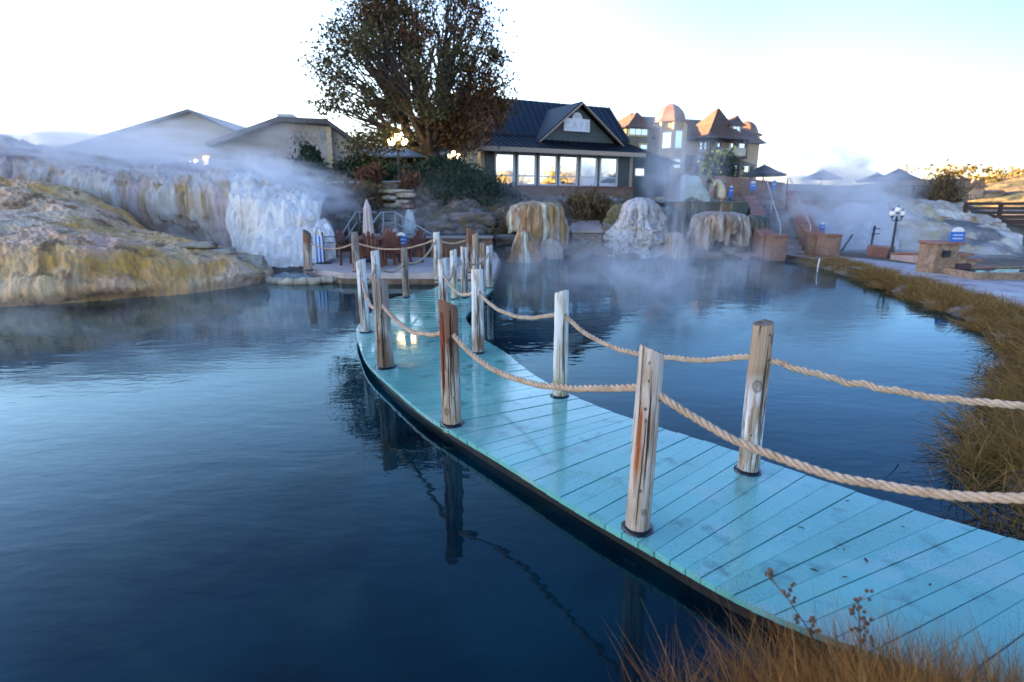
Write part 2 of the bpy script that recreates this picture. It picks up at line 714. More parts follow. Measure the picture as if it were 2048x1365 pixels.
def land_h(x, y):
    x = np.asarray(x, dtype=float)
    y = np.asarray(y, dtype=float)
    sd = pool_sd(x, y)
    back = 0.14 + 1.74 * sstep(19.0, 26.0, y + 0.6 * np.sin(x * 0.7) - 1.2 * sstep(-6, -2, x) * 0 - 2.5 * sstep(2, -6, x))
    right = 0.12 + 1.76 * sstep(22.5, 27.5, y)
    lowr = 0.12 + 0.55 * sstep(22, 30, y)
    w = sstep(7.5, 10.0, x)
    h = back * (1 - w) + right * w
    w2 = sstep(20, 25, x) * (1 - sstep(45, 70, y) * 0)
    h = h * (1 - w2) + lowr * w2
    nb = sstep(-0.2, 0.6, x) * (1 - sstep(1.6, 2.1, y)) * (y > -6)
    edge = np.where(x > 1.26, x * 0.456 + y * 0.89 - 2.452, x * 0.742 + y * 0.67 - 2.349)
    h = np.where((y < 2.6) & (x < 6.5), 0.10 + (0.14 * nb + 0.06) * (1 - sstep(-0.30, -0.02, edge)) - 0.06, h)
    land = -0.12 + (h + 0.12) * sstep(0.0, 0.55, sd)
    water = -0.12 - 0.9 * sstep(0.0, 2.0, -sd)
    return np.where(sd > 0, land, water)


def axis(lo, hi, dense0, dense1, step, grow=1.22):
    a = list(np.arange(dense0, dense1 + 1e-6, step))
    s = step
    while a[-1] < hi:
        s *= grow
        a.append(a[-1] + s)
    s = step
    while a[0] > lo:
        s *= grow
        a.insert(0, a[0] - s)
    return np.array(a)


gx = axis(-1500, 1500, -14, 24, 0.22)
gy = axis(-1500, 2500, -1, 32, 0.22)
GX, GY = np.meshgrid(gx, gy)
GZ = land_h(GX, GY)
near = (np.abs(GX) < 60) & (GY > -30) & (GY < 90)
sdg = pool_sd(GX, GY)
for i in range(GX.shape[0]):
    for j in range(GX.shape[1]):
        if near[i, j] and sdg[i, j] > 0.3:
            x, y = GX[i, j], GY[i, j]
            a = 0.02
            if 17.5 < y < 27 and x < 8:
                a = 0.22
            GZ[i, j] += a * fbm(x * 0.9, y * 0.9, 0.0, 4)
m_ground = MAT('ground_dry_earth', (0.13, 0.095, 0.07), 0.9,
               [((0.20, 0.155, 0.11), 0.5, 0.4, 0.65), ((0.055, 0.055, 0.03), 1.3, 0.5, 0.7), ((0.26, 0.24, 0.22), 3.0, 0.6, 0.72)],
               [(3, 0.5, 0.15), (18, 0.5, 0.04)])
g = np_mesh('ground', np.stack([GX, GY, GZ], -1).reshape(-1, 3), grid_faces(*GX.shape), m_ground, smooth=True)
setp(g, kind='structure')

# water: a mirror with a deep blue-green body
m_water, nt, b = new_mat('hot_spring_water')
deep = mix_col(nt, (0.0, 0.005, 0.010), (0.0002, 0.032, 0.048), noise_fac(nt, 0.55, 0.42, 0.72, (1, 1, 1), 5, dist=0.6))
deep = mix_col(nt, deep, (0.010, 0.028, 0.028), mul(nt, noise_fac(nt, 0.8, 0.54, 0.70, (1, 1.6, 1), 5, dist=1.0), 0.6))
nt.nodes.remove(b)
dif = nt.nodes.new('ShaderNodeBsdfDiffuse')
nt.links.new(deep, dif.inputs['Color'])
glo = nt.nodes.new('ShaderNodeBsdfGlossy')
glo.inputs['Color'].default_value = (0.64, 0.90, 1.0, 1)      # gloss colour tints the mirrored sky light bluer
glo.inputs['Roughness'].default_value = 0.02
fre = nt.nodes.new('ShaderNodeFresnel')
fre.inputs['IOR'].default_value = 1.28
mixs = nt.nodes.new('ShaderNodeMixShader')
nt.links.new(fre.outputs[0], mixs.inputs[0])
nt.links.new(dif.outputs[0], mixs.inputs[1])
nt.links.new(glo.outputs[0], mixs.inputs[2])
nt.links.new(mixs.outputs[0], nt.nodes['Material Output'].inputs[0])
b1 = nt.nodes.new('ShaderNodeBump')
b1.inputs['Strength'].default_value = 0.04
b1.inputs['Distance'].default_value = 0.10
nt.links.new(noise_fac(nt, 2.2, 0, 1, (0.5, 1.0, 1), 3, dist=0.4), b1.inputs['Height'])
b2 = nt.nodes.new('ShaderNodeBump')
b2.inputs['Strength'].default_value = 0.05
b2.inputs['Distance'].default_value = 0.03
nt.links.new(noise_fac(nt, 9, 0, 1, (0.45, 1.0, 1), 2, dist=0.2), b2.inputs['Height'])
nt.links.new(b1.outputs[0], b2.inputs['Normal'])
for n_ in (glo, fre):
    nt.links.new(b2.outputs[0], n_.inputs['Normal'])
w = MB()
w.add([(-30, -8, 0), (12.5, -8, 0), (12.5, 24, 0), (-30, 24, 0)], [(0, 1, 2, 3)])
setp(w.build('water', m_water, fix=False), kind='structure')


# ------------------------------------------------------------------ boardwalk
ZD = 0.12
LEFT = [(4.1, 0.95), (2.45, 1.50), (1.26, 2.11), (0.61, 2.83), (-0.65, 4.50), (-1.50, 5.95), (-2.12, 7.55), (-2.32, 8.9), (-2.27, 10.6), (-1.66, 11.75), (-1.62, 12.9)]
RIGHT = [(4.7, 1.75), (3.45, 2.28), (2.72, 2.78), (1.70, 3.82), (0.56, 5.12), (-0.04, 6.55), (-0.50, 7.75), (-0.72, 8.8), (-0.62, 10.2), (-0.42, 11.7), (-0.40, 12.9)]
NP = 118
LC = catmull([(a, c, 0) for a, c in LEFT], NP + 1)
RC = catmull([(a, c, 0) for a, c in RIGHT], NP + 1)
# the two edges resampled pairwise so that boards lie square across
tL = np.linspace(0, len(LEFT) - 1, NP + 1)


def pairwise(P):
    k = np.clip(tL.astype(int), 0, len(P) - 2)
    E = np.vstack([2 * np.array(P[0]) - np.array(P[1]), np.array(P), 2 * np.array(P[-1]) - np.array(P[-2])])
    u = (tL - k)[:, None]
    p0, p1, p2, p3 = E[k], E[k + 1], E[k + 2], E[k + 3]
    return 0.5 * (2 * p1 + (p2 - p0) * u + (2 * p0 - 5 * p1 + 4 * p2 - p3) * u ** 2 + (3 * p1 - p0 - 3 * p2 + p3) * u ** 3)


def respace(P, Q, n):
    mid = (P + Q) / 2
    s = np.concatenate([[0], np.cumsum(np.linalg.norm(np.diff(mid, axis=0), axis=1))])
    t = np.linspace(0, s[-1], n)
    return (np.stack([np.interp(t, s, P[:, i]) for i in (0, 1)], 1), np.stack([np.interp(t, s, Q[:, i]) for i in (0, 1)], 1))


EL, ER = respace(pairwise(LEFT), pairwise(RIGHT), NP + 1)
m_deck, nt, b = new_mat('turquoise_painted_boards')
col = mix_col(nt, (0.14, 0.47, 0.42), (0.20, 0.55, 0.48), noise_fac(nt, 1.2, 0.35, 0.65))
gi = nt.nodes.new('ShaderNodeNewGeometry')
mr = nt.nodes.new('ShaderNodeMapRange')
mr.inputs['To Min'].default_value = 0.0
mr.inputs['To Max'].default_value = 0.55
nt.links.new(gi.outputs['Random Per Island'], mr.inputs['Value'])
col = mix_col(nt, col, (0.13, 0.38, 0.32), mr.outputs[0])
col = mix_col(nt, col, (0.34, 0.52, 0.49), mul(nt, noise_fac(nt, 2.2, 0.57, 0.62, (1, 1, 1), 6), 0.4))
col = mix_col(nt, col, (0.03, 0.12, 0.14), mul(nt, mul(nt, noise_fac(nt, 120, 0.55, 0.66, (1, 1, 1), 3), noise_fac(nt, 1.6, 0.40, 0.6)), 0.75))
col = mix_col(nt, col, (0.05, 0.15, 0.13), mul(nt, noise_fac(nt, 5, 0.58, 0.72, (1, 1, 1), 6), 0.7))
nt.links.new(col, b.inputs['Base Color'])
wet = noise_fac(nt, 0.55, 0.40, 0.56, (1, 1, 1), 3, dist=0.5)     # 1 = a film of water
mr2 = nt.nodes.new('ShaderNodeMapRange')
mr2.inputs['To Min'].default_value = 0.32
mr2.inputs['To Max'].default_value = 0.07
nt.links.new(wet, mr2.inputs['Value'])
nt.links.new(mr2.outputs[0], b.inputs['Roughness'])
b.inputs['Coat Weight'].default_value = 0.6
b.inputs['Coat Roughness'].default_value = 0.05
p = bump(nt, b, noise_fac(nt, 45, 0, 1, (1, 1, 1), 4), 0.10, 0.004)
bump(nt, b, noise_fac(nt, 3.2, 0, 1, (1, 1, 1), 2), 0.06, 0.02, p)

walk = thing('boardwalk', 'low turquoise painted plank boardwalk curving across the hot pool between rope posts', 'boardwalk', (0, 0, ZD))
mb = MB()
for i in range(NP):
    gap = 0.011 if i < 34 else 0.013
    over = 0.012 * math.sin(i * 12.9898) + 0.004
    lv, rv = EL[i + 1] - EL[i], ER[i + 1] - ER[i]
    a0, b0 = EL[i] + lv * gap, ER[i] + rv * gap
    a1, b1 = EL[i + 1] - lv * gap, ER[i + 1] - rv * gap
    d0 = (b0 - a0) / np.linalg.norm(b0 - a0)
    d1 = (b1 - a1) / np.linalg.norm(b1 - a1)
    a0, a1, b0, b1 = a0 - d0 * over, a1 - d1 * over, b0 + d0 * over, b1 + d1 * over
    dz = 0.0025 * math.sin(i * 78.233)
    e = 0.003
    top = [(a0[0], a0[1], dz), (b0[0], b0[1], dz), (b1[0], b1[1], dz), (a1[0], a1[1], dz)]
    bot = [(q[0], q[1], -0.035) for q in top]
    c = np.mean(np.array(top), axis=0)
    mb.hexa(bot + top)
o = mb.build('decking', m_deck, walk, bevel=0.0018)
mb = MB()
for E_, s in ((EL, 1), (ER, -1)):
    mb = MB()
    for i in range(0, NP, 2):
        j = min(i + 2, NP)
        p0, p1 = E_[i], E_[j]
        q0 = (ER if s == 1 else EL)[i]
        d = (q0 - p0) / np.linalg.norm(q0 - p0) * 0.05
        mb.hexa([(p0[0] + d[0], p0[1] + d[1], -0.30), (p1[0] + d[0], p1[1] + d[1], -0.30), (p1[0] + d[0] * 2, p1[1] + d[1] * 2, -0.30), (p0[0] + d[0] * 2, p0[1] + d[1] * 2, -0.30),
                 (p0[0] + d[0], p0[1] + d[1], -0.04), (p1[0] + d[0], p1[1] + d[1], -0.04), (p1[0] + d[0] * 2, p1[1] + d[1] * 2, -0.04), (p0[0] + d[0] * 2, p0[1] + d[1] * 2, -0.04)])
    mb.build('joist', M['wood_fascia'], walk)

# ---- posts
WP = {
    'tan': wood_post('post_tan_timber', (0.50, 0.40, 0.31), (0.30, 0.20, 0.13), (0.40, 0.32, 0.22), stain=(0.34, 0.10, 0.025), white=(0.60, 0.53, 0.45)),
    'white': wood_post('post_white_worn_timber', (0.46, 0.36, 0.26), (0.26, 0.16, 0.085), (0.24, 0.15, 0.05), white=(0.83, 0.82, 0.80), top=(0.42, 0.30, 0.20), stain=(0.20, 0.10, 0.03)),
    'red': wood_post('post_red_brown_timber', (0.46, 0.36, 0.26), (0.22, 0.14, 0.09), (0.32, 0.20, 0.10), stain=(0.24, 0.05, 0.022), white=(0.58, 0.52, 0.43), top=(0.24, 0.125, 0.08)),
    'yellow': wood_post('post_pale_timber', (0.66, 0.62, 0.52), (0.44, 0.38, 0.27), (0.30, 0.25, 0.08), white=(0.78, 0.77, 0.72), stain=(0.30, 0.22, 0.08)),
    'grey': wood_post('post_grey_timber', (0.40, 0.34, 0.28), (0.20, 0.145, 0.10), (0.12, 0.06, 0.025), white=(0.52, 0.47, 0.40), top=(0.30, 0.25, 0.21), stain=(0.16, 0.09, 0.05)),
    'palebrown': wood_post('post_pale_brown_foot', (0.56, 0.49, 0.40), (0.34, 0.25, 0.17), (0.17, 0.09, 0.035), white=(0.80, 0.78, 0.74), stain=(0.22, 0.13, 0.06)),
    'silver': wood_post('post_silver_timber', (0.55, 0.54, 0.52), (0.36, 0.33, 0.29), (0.30, 0.24, 0.14), white=(0.72, 0.73, 0.73), stain=(0.28, 0.20, 0.12)),
}
m_endgrain = MAT('post_end_grain', (0.20, 0.16, 0.13), 0.9, [((0.09, 0.07, 0.055), 30, 0.4, 0.6)], [(60, 0.5, 0.01)])
# x, y, base z, height, radius, slant height, slant direction, lean x, lean y, kind, label, rope heights
POSTS = {
    'A': (0.71, 2.87, ZD, 1.075, 0.066, 0.055, 200, 0.018, -0.01, 'tan', 'tan weathered post with orange rust stain at the near deck edge', 0.84),
    'B': (1.615, 3.57, ZD, 1.045, 0.066, 0.02, 30, 0.0, 0.0, 'white', 'knotty white worn post with black knots beside the right water', 0.81),
    'C': (-0.495, 4.42, ZD, 1.05, 0.075, 0.07, 215, -0.01, 0.0, 'red', 'red-brown topped weathered post on the left deck edge, second nearest', 0.80),
    'D': (0.455, 5.10, ZD, 1.02, 0.066, 0.05, -50, -0.005, 0.0, 'yellow', 'pale cream post with a blue paint spot at its foot', 0.80),
    'E': (-1.40, 6.06, ZD, 1.02, 0.085, 0.09, 225, -0.015, 0.0, 'grey', 'thick grey-brown post with a dark slanted top, left deck edge', 0.73),
    'F': (-0.41, 6.70, ZD, 1.02, 0.073, 0.02, 270, 0.0, 0.0, 'palebrown', 'stout pale post with brown foot and a round flat top', 0.76),
    'G': (-2.05, 7.78, ZD, 1.03, 0.066, 0.05, -20, -0.01, 0.0, 'silver', 'silvery smooth post at the leftmost bulge of the boardwalk', 0.73),
    'H': (-1.03, 8.46, ZD, 0.98, 0.068, 0.03, 10, 0.0, 0.0, 'palebrown', 'cream post standing just behind the red-brown one', 0.74),
    'J': (-2.33, 9.75, ZD, 0.98, 0.072, 0.03, -30, 0.0, 0.0, 'silver', 'pale grey post behind the thick slanted-top post', 0.74),
    'I': (-2.02, 10.75, ZD, 0.95, 0.062, 0.02, 30, 0.0, 0.0, 'grey', 'brown-grey post at the far left corner of the deck', 0.66),
    'K': (-1.08, 10.55, ZD, 0.93, 0.062, 0.04, -20, 0.0, 0.0, 'yellow', 'slim cream post between the two paired far posts', 0.62),
    'L': (-0.90, 10.75, ZD, 0.97, 0.064, 0.03, 160, 0.0, 0.0, 'palebrown', 'dark-footed slim post right of the slim cream one', 0.72),
    'U': (-0.60, 11.65, ZD, 0.98, 0.055, 0.03, 100, 0.0, 0.0, 'white', 'narrow white post behind the right deck corner', 0.74),
    'V': (-0.47, 11.95, ZD, 0.90, 0.066, 0.02, 30, 0.0, 0.0, 'silver', 'short stout post on the far right deck corner', 0.74),
    'N': (-1.74, 13.3, 0.10, 1.12, 0.072, 0.02, 40, 0.0, 0.0, 'yellow', 'tall cream post where the boardwalk meets the patio', 0.95),
    'O': (-3.75, 13.75, 0.24, 0.95, 0.085, 0.01, 40, 0.0, 0.0, 'grey', 'squat flat-topped post at the left patio edge', 0.70),
    'Q': (-1.02, 13.6, 0.24, 1.05, 0.085, 0.05, 200, 0.03, 0.0, 'red', 'thick rust-sided post at the right patio corner', 0.82),
    'S': (-0.85, 13.35, 0.12, 1.08, 0.075, 0.06, 20, 0.0, 0.0, 'white', 'white slanted post in front of the thick rust-sided one', 0.80),
    'T': (-5.05, 14.1, 0.24, 0.98, 0.10, 0.12, 160, 0.05, 0.0, 'red', 'dark split stump post at the small pool rim', 0.70),
}
# posts whose ropes leave the picture on the right
POSTS['A2'] = (2.42, 1.60, ZD, 1.14, 0.066, 0.04, 200, 0, 0, 'tan', 'tan weathered post out past the right end of the thick near rope', 0.99)
POSTS['B2'] = (3.15, 2.50, ZD, 1.05, 0.066, 0.04, 200, 0, 0, 'white', 'white weathered post out past the right end of the knotted rope', 0.86)


def rope_point(k):
    x, y, z, h, r, sl, sd, lx, ly, kd, lb, rz = POSTS[k]
    return Vector((x + lx * rz / h, y + ly * rz / h, z + rz))


MARKS = {   # stains (angle, z0, z1, half width), splits (angle, z0, z1, width, drift), knots (angle, z, size)
    'A': ([(-128, 0.36, 0.84, 22)], [(-108, 0.10, 0.72, 0.0035, 6), (-60, 0.05, 0.95, 0.003, 0), (-92, 0.45, 0.98, 0.0022, -4), (-140, 0.55, 1.0, 0.002, 2)],
          [(-110, 1.00, 0.008), (-106, 0.91, 0.008), (-112, 0.76, 0.011), (-106, 0.70, 0.008), (-105, 0.31, 0.012), (-78, 0.19, 0.013), (-52, 0.30, 0.008), (-45, 0.62, 0.008)]),
    'B': ([(-112, 0.66, 0.76, 26), (-90, 0.70, 0.80, 60), (-120, 0.18, 0.34, 20)], [(-48, 0.30, 0.62, 0.011, 4), (-52, 0.62, 0.86, 0.006, 0), (-100, 0.02, 0.26, 0.003, 0), (-75, 0.02, 0.2, 0.003, 3)],
          [(-112, 0.66, 0.026), (-70, 0.98, 0.011), (-42, 0.95, 0.022), (-62, 0.82, 0.011), (-72, 0.71, 0.013), (-118, 0.33, 0.007)]),
    'C': ([(-140, 0.30, 0.98, 30), (-100, 0.72, 0.80, 40)], [(-138, 0.20, 0.48, 0.012, 14), (-72, 0.62, 1.0, 0.007, 0), (-118, 0.50, 0.95, 0.005, -3), (-95, 0.10, 0.70, 0.003, 2), (-82, 0.25, 0.78, 0.003, 0), (-60, 0.0, 0.9, 0.004, 0), (-128, 0.45, 0.7, 0.006, 0)],
          [(-132, 0.93, 0.016), (-78, 0.74, 0.022), (-118, 0.18, 0.020), (-92, 0.52, 0.007), (-70, 0.3, 0.006)]),
    'E': ([(-100, 0.0, 0.5, 70)], [(-85, 0.0, 0.7, 0.006, 3), (-120, 0.2, 0.9, 0.004, 0), (-70, 0.3, 0.95, 0.005, 0), (-105, 0.5, 0.98, 0.004, 2)], [(-118, 0.35, 0.014), (-90, 0.62, 0.010)]),
    'F': ([(-80, 0.05, 0.35, 60)], [(-92, 0.15, 0.95, 0.004, 2), (-112, 0.3, 0.8, 0.003, 0), (-70, 0.0, 0.5, 0.004, 0)], [(-110, 0.5, 0.008)]),
    'D': ([(-115, 0.12, 0.30, 40), (-80, 0.03, 0.14, 60)], [(-60, 0.3, 0.95, 0.003, 0), (-105, 0.1, 0.6, 0.002, 2)], [(-95, 0.085, 0.014)]),
}


def make_post(k):
    x, y, z, h, r, sl, sd, lx, ly, kd, lb, rz = POSTS[k]
    near = y < 8
    ns, nr = (180, 170) if near else (40, 40)
    t = thing('rope_post', lb, 'post', (x, y, z), 0.0, 'weathered timber posts carrying the rope handrail')
    stains, splits, knots = MARKS.get(k, ([(random.uniform(-150, -40), 0.1, 0.6, 25)], [(random.uniform(-150, -40), random.uniform(0, 0.4), random.uniform(0.6, 1.0), 0.004, 0) for _ in range(4)], [(random.uniform(-140, -50), random.uniform(0.2, 0.9), 0.012) for _ in range(2)]))
    # the same kind of marks round the back
    rs = random.Random(k)
    splits = list(splits) + [(rs.uniform(-20, 200), rs.uniform(0, 0.5), rs.uniform(0.55, 1.0), 0.004, rs.uniform(-4, 4)) for _ in range(6)]
    knots = list(knots) + [(rs.uniform(0, 180), rs.uniform(0.1, 0.9), rs.uniform(0.007, 0.016)) for _ in range(4)]
    # the rope passes through here
    for other in HOLES.get(k, []):
        knots.append((other, rz, RR * 0.95))
    V = np.zeros((nr, ns, 3))
    CR = np.zeros((nr, ns))
    ST = np.zeros((nr, ns))
    sdx, sdy = math.cos(R(sd)), math.sin(R(sd))
    seed = sum(ord(ch) for ch in k) * 3.7
    A = np.arange(ns) * 2 * math.pi / ns
    Z = np.zeros((nr, ns))
    for i in range(nr):
        Z[i] = h * i / (nr - 1)
    def wrap(d):
        return (d + math.pi) % (2 * math.pi) - math.pi
    jit = np.array([[0.02 * math.sin(zz * 31 + seed) + 0.012 * math.sin(zz * 83 + seed * 2) for _ in (0,)] for zz in np.linspace(0, h, nr)])
    for a_, z0, z1, w_, dr in splits:
        mid, hl = (z0 + z1) / 2, (z1 - z0) / 2
        q = np.clip(1 - ((Z - mid) / hl) ** 2, 0, 1)
        d = wrap(A[None, :] - R(a_) - R(dr) * (Z - mid) / hl - jit * 0.8) * r
        CR = np.maximum(CR, np.where(q > 0, np.exp(-(d / (w_ * (0.25 + 0.75 * np.sqrt(q)))) ** 2), 0) * (q > 0.02))
    KN = np.zeros((nr, ns))
    for a_, z0, w_ in knots:
        d = np.hypot(wrap(A[None, :] - R(a_)) * r, (Z - z0) * (0.75 if w_ > 0.012 else 1.0))
        core = np.exp(-(d / (w_ * 0.8)) ** 4)
        ring = np.exp(-((d - w_ * 0.95) / (w_ * 0.28)) ** 2)
        CR = np.maximum(CR, core * 0.9 if w_ < 0.0125 or abs(w_ - RR * 0.95) < 1e-6 else np.maximum(ring * (0.35 + 0.5 * np.sin(A[None, :] * 23 + Z * 90) ** 2), core * 0.45))
        KN += ring * 0.003 * (w_ > 0.0125)
    for a_, z0, z1, w_ in stains:
        d = np.abs(wrap(A[None, :] - R(a_))) / R(w_)
        q = np.clip((Z - z0) / 0.08, 0, 1) * np.clip((z1 - Z) / 0.12, 0, 1)
        ST = np.maximum(ST, q * np.clip(1.4 - d * 1.2, 0, 1))
    for i in range(nr):
        f = i / (nr - 1)
        for j in range(ns):
            ca, sa = math.cos(A[j]), math.sin(A[j])
            rr = r * (1.05 - 0.08 * f) * (1 + 0.07 * fbm(ca * 0.8 + seed, sa * 0.8, f * 2.2, 3))
            rr *= 1 + 0.035 * fbm(ca * 7 + seed, sa * 7, f * 1.1, 3)
            zt = h - sl * (1 - (ca * sdx + sa * sdy)) * 0.5 + 0.007 * fbm(ca * 3 + seed, sa * 3, 5, 3)
            if f > 0.985:
                rr *= 0.965
            rr += KN[i, j] - 0.009 * CR[i, j]
            zz = -0.06 + (zt + 0.06) * f
            V[i, j] = (rr * ca + lx * zz / h, rr * sa + ly * zz / h, zz)
    F = grid_faces(nr, ns, True)
    o = np_mesh('timber', V.reshape(-1, 3), F, WP[kd], t, smooth=True)
    for nm, arr in (('crack_groove', CR), ('stain', ST)):
        at = o.data.attributes.new(nm, 'FLOAT', 'POINT')
        at.data.foreach_set('value', arr.ravel().astype(np.float32))
    mb = MB()
    ring = [tuple(V[-1, j]) for j in range(ns)]
    c = np.mean(V[-1], axis=0)
    mb.add([tuple(c - np.array((0, 0, 0.004)))] + ring, [(0, j + 1, (j + 1) % ns + 1) for j in range(ns)])
    mb.build('end_grain', m_endgrain, t)
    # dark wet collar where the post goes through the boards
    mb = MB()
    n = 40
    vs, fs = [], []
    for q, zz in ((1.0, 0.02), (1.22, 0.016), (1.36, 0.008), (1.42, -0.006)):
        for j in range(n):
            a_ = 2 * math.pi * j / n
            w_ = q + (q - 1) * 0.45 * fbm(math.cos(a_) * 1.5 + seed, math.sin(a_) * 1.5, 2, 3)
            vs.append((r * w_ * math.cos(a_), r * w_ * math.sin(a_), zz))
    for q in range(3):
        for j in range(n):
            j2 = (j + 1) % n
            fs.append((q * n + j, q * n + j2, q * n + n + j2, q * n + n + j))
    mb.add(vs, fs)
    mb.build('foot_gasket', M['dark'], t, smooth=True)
    return t


RR = 0.0205
HOLES = {}
for row in (['A2', 'A', 'C', 'E', 'G', 'J', 'I', 'N'], ['B2', 'B', 'D', 'F', 'H', 'K', 'L', 'V'], ['T', 'O', 'N', 'Q']):
    for p_, q_ in zip(row[:-1], row[1:]):
        dx_, dy_ = POSTS[q_][0] - POSTS[p_][0], POSTS[q_][1] - POSTS[p_][1]
        HOLES.setdefault(p_, []).append(math.degrees(math.atan2(dy_, dx_)))
        HOLES.setdefault(q_, []).append(math.degrees(math.atan2(-dy_, -dx_)))
for k in POSTS:
    make_post(k)

# ---- ropes: three-strand, laid right-handed
m_rope, nt, b = new_mat('manila_rope')
col = mix_col(nt, (0.56, 0.40, 0.27), (0.38, 0.24, 0.14), noise_fac(nt, 14, 0.4, 0.7))
col = mix_col(nt, col, (0.66, 0.56, 0.44), noise_fac(nt, 160, 0.5, 0.7))
nt.links.new(col, b.inputs['Base Color'])
b.inputs['Roughness'].default_value = 0.9
b.inputs['Specular IOR Level'].default_value = 0.2
bump(nt, b, noise_fac(nt, 220, 0, 1, (1, 1, 1), 3), 0.5, 0.004)


def rope_mesh(pts, rad, per=16):
    """strands twisted round the polyline pts"""
    P = catmull(pts, 400)
    s = np.concatenate([[0], np.cumsum(np.linalg.norm(np.diff(P, axis=0), axis=1))])
    pitch = rad * 6.2
    n = max(12, int(s[-1] / pitch * per))
    t = np.linspace(0, s[-1], n)
    C = np.stack([np.interp(t, s, P[:, i]) for i in range(3)], 1)
    T = np.gradient(C, axis=0)
    T /= np.linalg.norm(T, axis=1, keepdims=True)
    up = np.array((0, 0, 1.0))
    S = np.cross(T, up)
    S /= np.maximum(np.linalg.norm(S, axis=1, keepdims=True), 1e-6)
    U = np.cross(S, T)
    mb = MB()
    for q in range(3):
        ang = -2 * math.pi * t / pitch + q * 2 * math.pi / 3
        off = (S * np.cos(ang)[:, None] + U * np.sin(ang)[:, None]) * rad * 0.56
        mb.tube([tuple(p) for p in C + off], rad * 0.52, n=9)
    return mb


def swag(a, b, sag, skew=0.0, n=14):
    out = []
    for i in range(n + 1):
        f = i / n
        p = a.lerp(b, f)
        g = f + skew * f * (1 - f)
        p.z -= sag * 4 * g * (1 - g)
        if 0 < i < n:
            p += Vector((random.gauss(0, 1), random.gauss(0, 1), random.gauss(0, 1))) * 0.0035
        out.append(p)
    return out


RR = 0.0205


def rope_line(label, spans, rad=RR):
    ks = spans[0][0]
    base = rope_point(ks) if isinstance(ks, str) else ks
    t = thing('handrail_rope', label, 'rope', base, 0.0, 'rope handrails hung between the posts')
    for a, b, sag, extra in spans:
        pa = rope_point(a) if isinstance(a, str) else a
        pb = rope_point(b) if isinstance(b, str) else b
        pts = swag(pa, pb, sag, extra.get('skew', 0.0))
        if 'kink' in extra:
            f0, amp = extra['kink']
            pts2 = swag(pa, pb, sag, extra.get('skew', 0.0), n=60)
            for i, p in enumerate(pts2):
                d = (i / 60 - f0) / 0.028
                p.z += amp * d * math.exp(-d * d * 0.7) * -1.0
            pts = pts2
        pts = [p - base for p in pts]
        far = pa.y > 9
        rope_mesh(pts, rad, 8 if far else 16).build('rope_span', m_rope, t, smooth=True, fix=False)
    return t


rope_line('long rope handrail along the left edge of the turquoise boardwalk', [
    ('A2', 'A', 0.31, {}), ('A', 'C', 0.215, {'skew': -0.35}), ('C', 'E', 0.16, {'skew': 0.0}), ('E', 'G', 0.20, {}), ('G', 'J', 0.14, {}), ('J', 'I', 0.16, {}), ('I', 'N', 0.20, {})])
rope_line('long rope handrail with a twisted kink along the right edge of the boardwalk', [
    ('B2', 'B', 0.115, {'kink': (0.70, 0.018)}), ('B', 'D', 0.20, {'skew': -0.3}), ('D', 'F', 0.17, {'skew': -0.2}), ('F', 'H', 0.16, {}), ('H', 'K', 0.18, {}), ('K', 'L', 0.05, {}), ('L', 'V', 0.17, {})])
rope_line('slack rope along the patio front from the dark split stump to the rust-sided post', [
    ('T', 'O', 0.17, {}), ('O', 'N', 0.20, {}), ('N', 'Q', 0.12, {})], 0.019)

# ------------------------------------------------------------------ hills
m_hill = MAT('hill_scrub', (0.16, 0.11, 0.05), 0.9, [((0.05, 0.06, 0.025), 0.06, 0.45, 0.6), ((0.30, 0.20, 0.09), 0.15, 0.5, 0.65), ((0.03, 0.04, 0.02), 0.5, 0.52, 0.62)], [(0.4, 0.8, 1.5)])


def ridge(name, line, width, mat, nu=90, nv=26, rough=2.0, kind='structure'):
    """a hill along a crest line of (x, y, crest height)"""
    L = catmull(line, nu)
    T = np.gradient(L[:, :2], axis=0)
    T /= np.linalg.norm(T, axis=1, keepdims=True)
    N = np.stack([-T[:, 1], T[:, 0]], 1)
    V = np.zeros((nv, nu, 3))
    for i in range(nv):
        f = i / (nv - 1) * 2 - 1
        p = 0.5 + 0.5 * math.cos(math.pi * f)
        for j in range(nu):
            x, y = L[j, :2] + N[j] * f * width
            V[i, j] = (x, y, -1.5 + (L[j, 2] + 1.5) * p + rough * p * fbm(x * 0.03, y * 0.03, 3, 5))
    return setp(np_mesh(name, V.reshape(-1, 3), grid_faces(nv, nu), mat, smooth=True), kind=kind)


# the ridge on the left that keeps the pools in shade at this hour
ridge('hill', [(-175, -90, 6), (-160, -45, 14), (-145, -15, 33), (-138, 5, 38), (-135, 25, 37), (-135, 45, 33.5), (-136, 60, 29), (-140, 72, 25), (-146, 95, 18), (-160, 125, 6)], 55, m_hill, rough=1.0)
# sunlit hill beyond the fence on the right
ridge('hill', [(40, 75, -1.6), (75, 96, 0.2), (100, 112, 3.5), (118, 128, 5.5), (150, 160, 9), (190, 190, 13), (250, 200, 14), (330, 190, 13), (420, 150, 10)], 60, m_hill, rough=2.5)

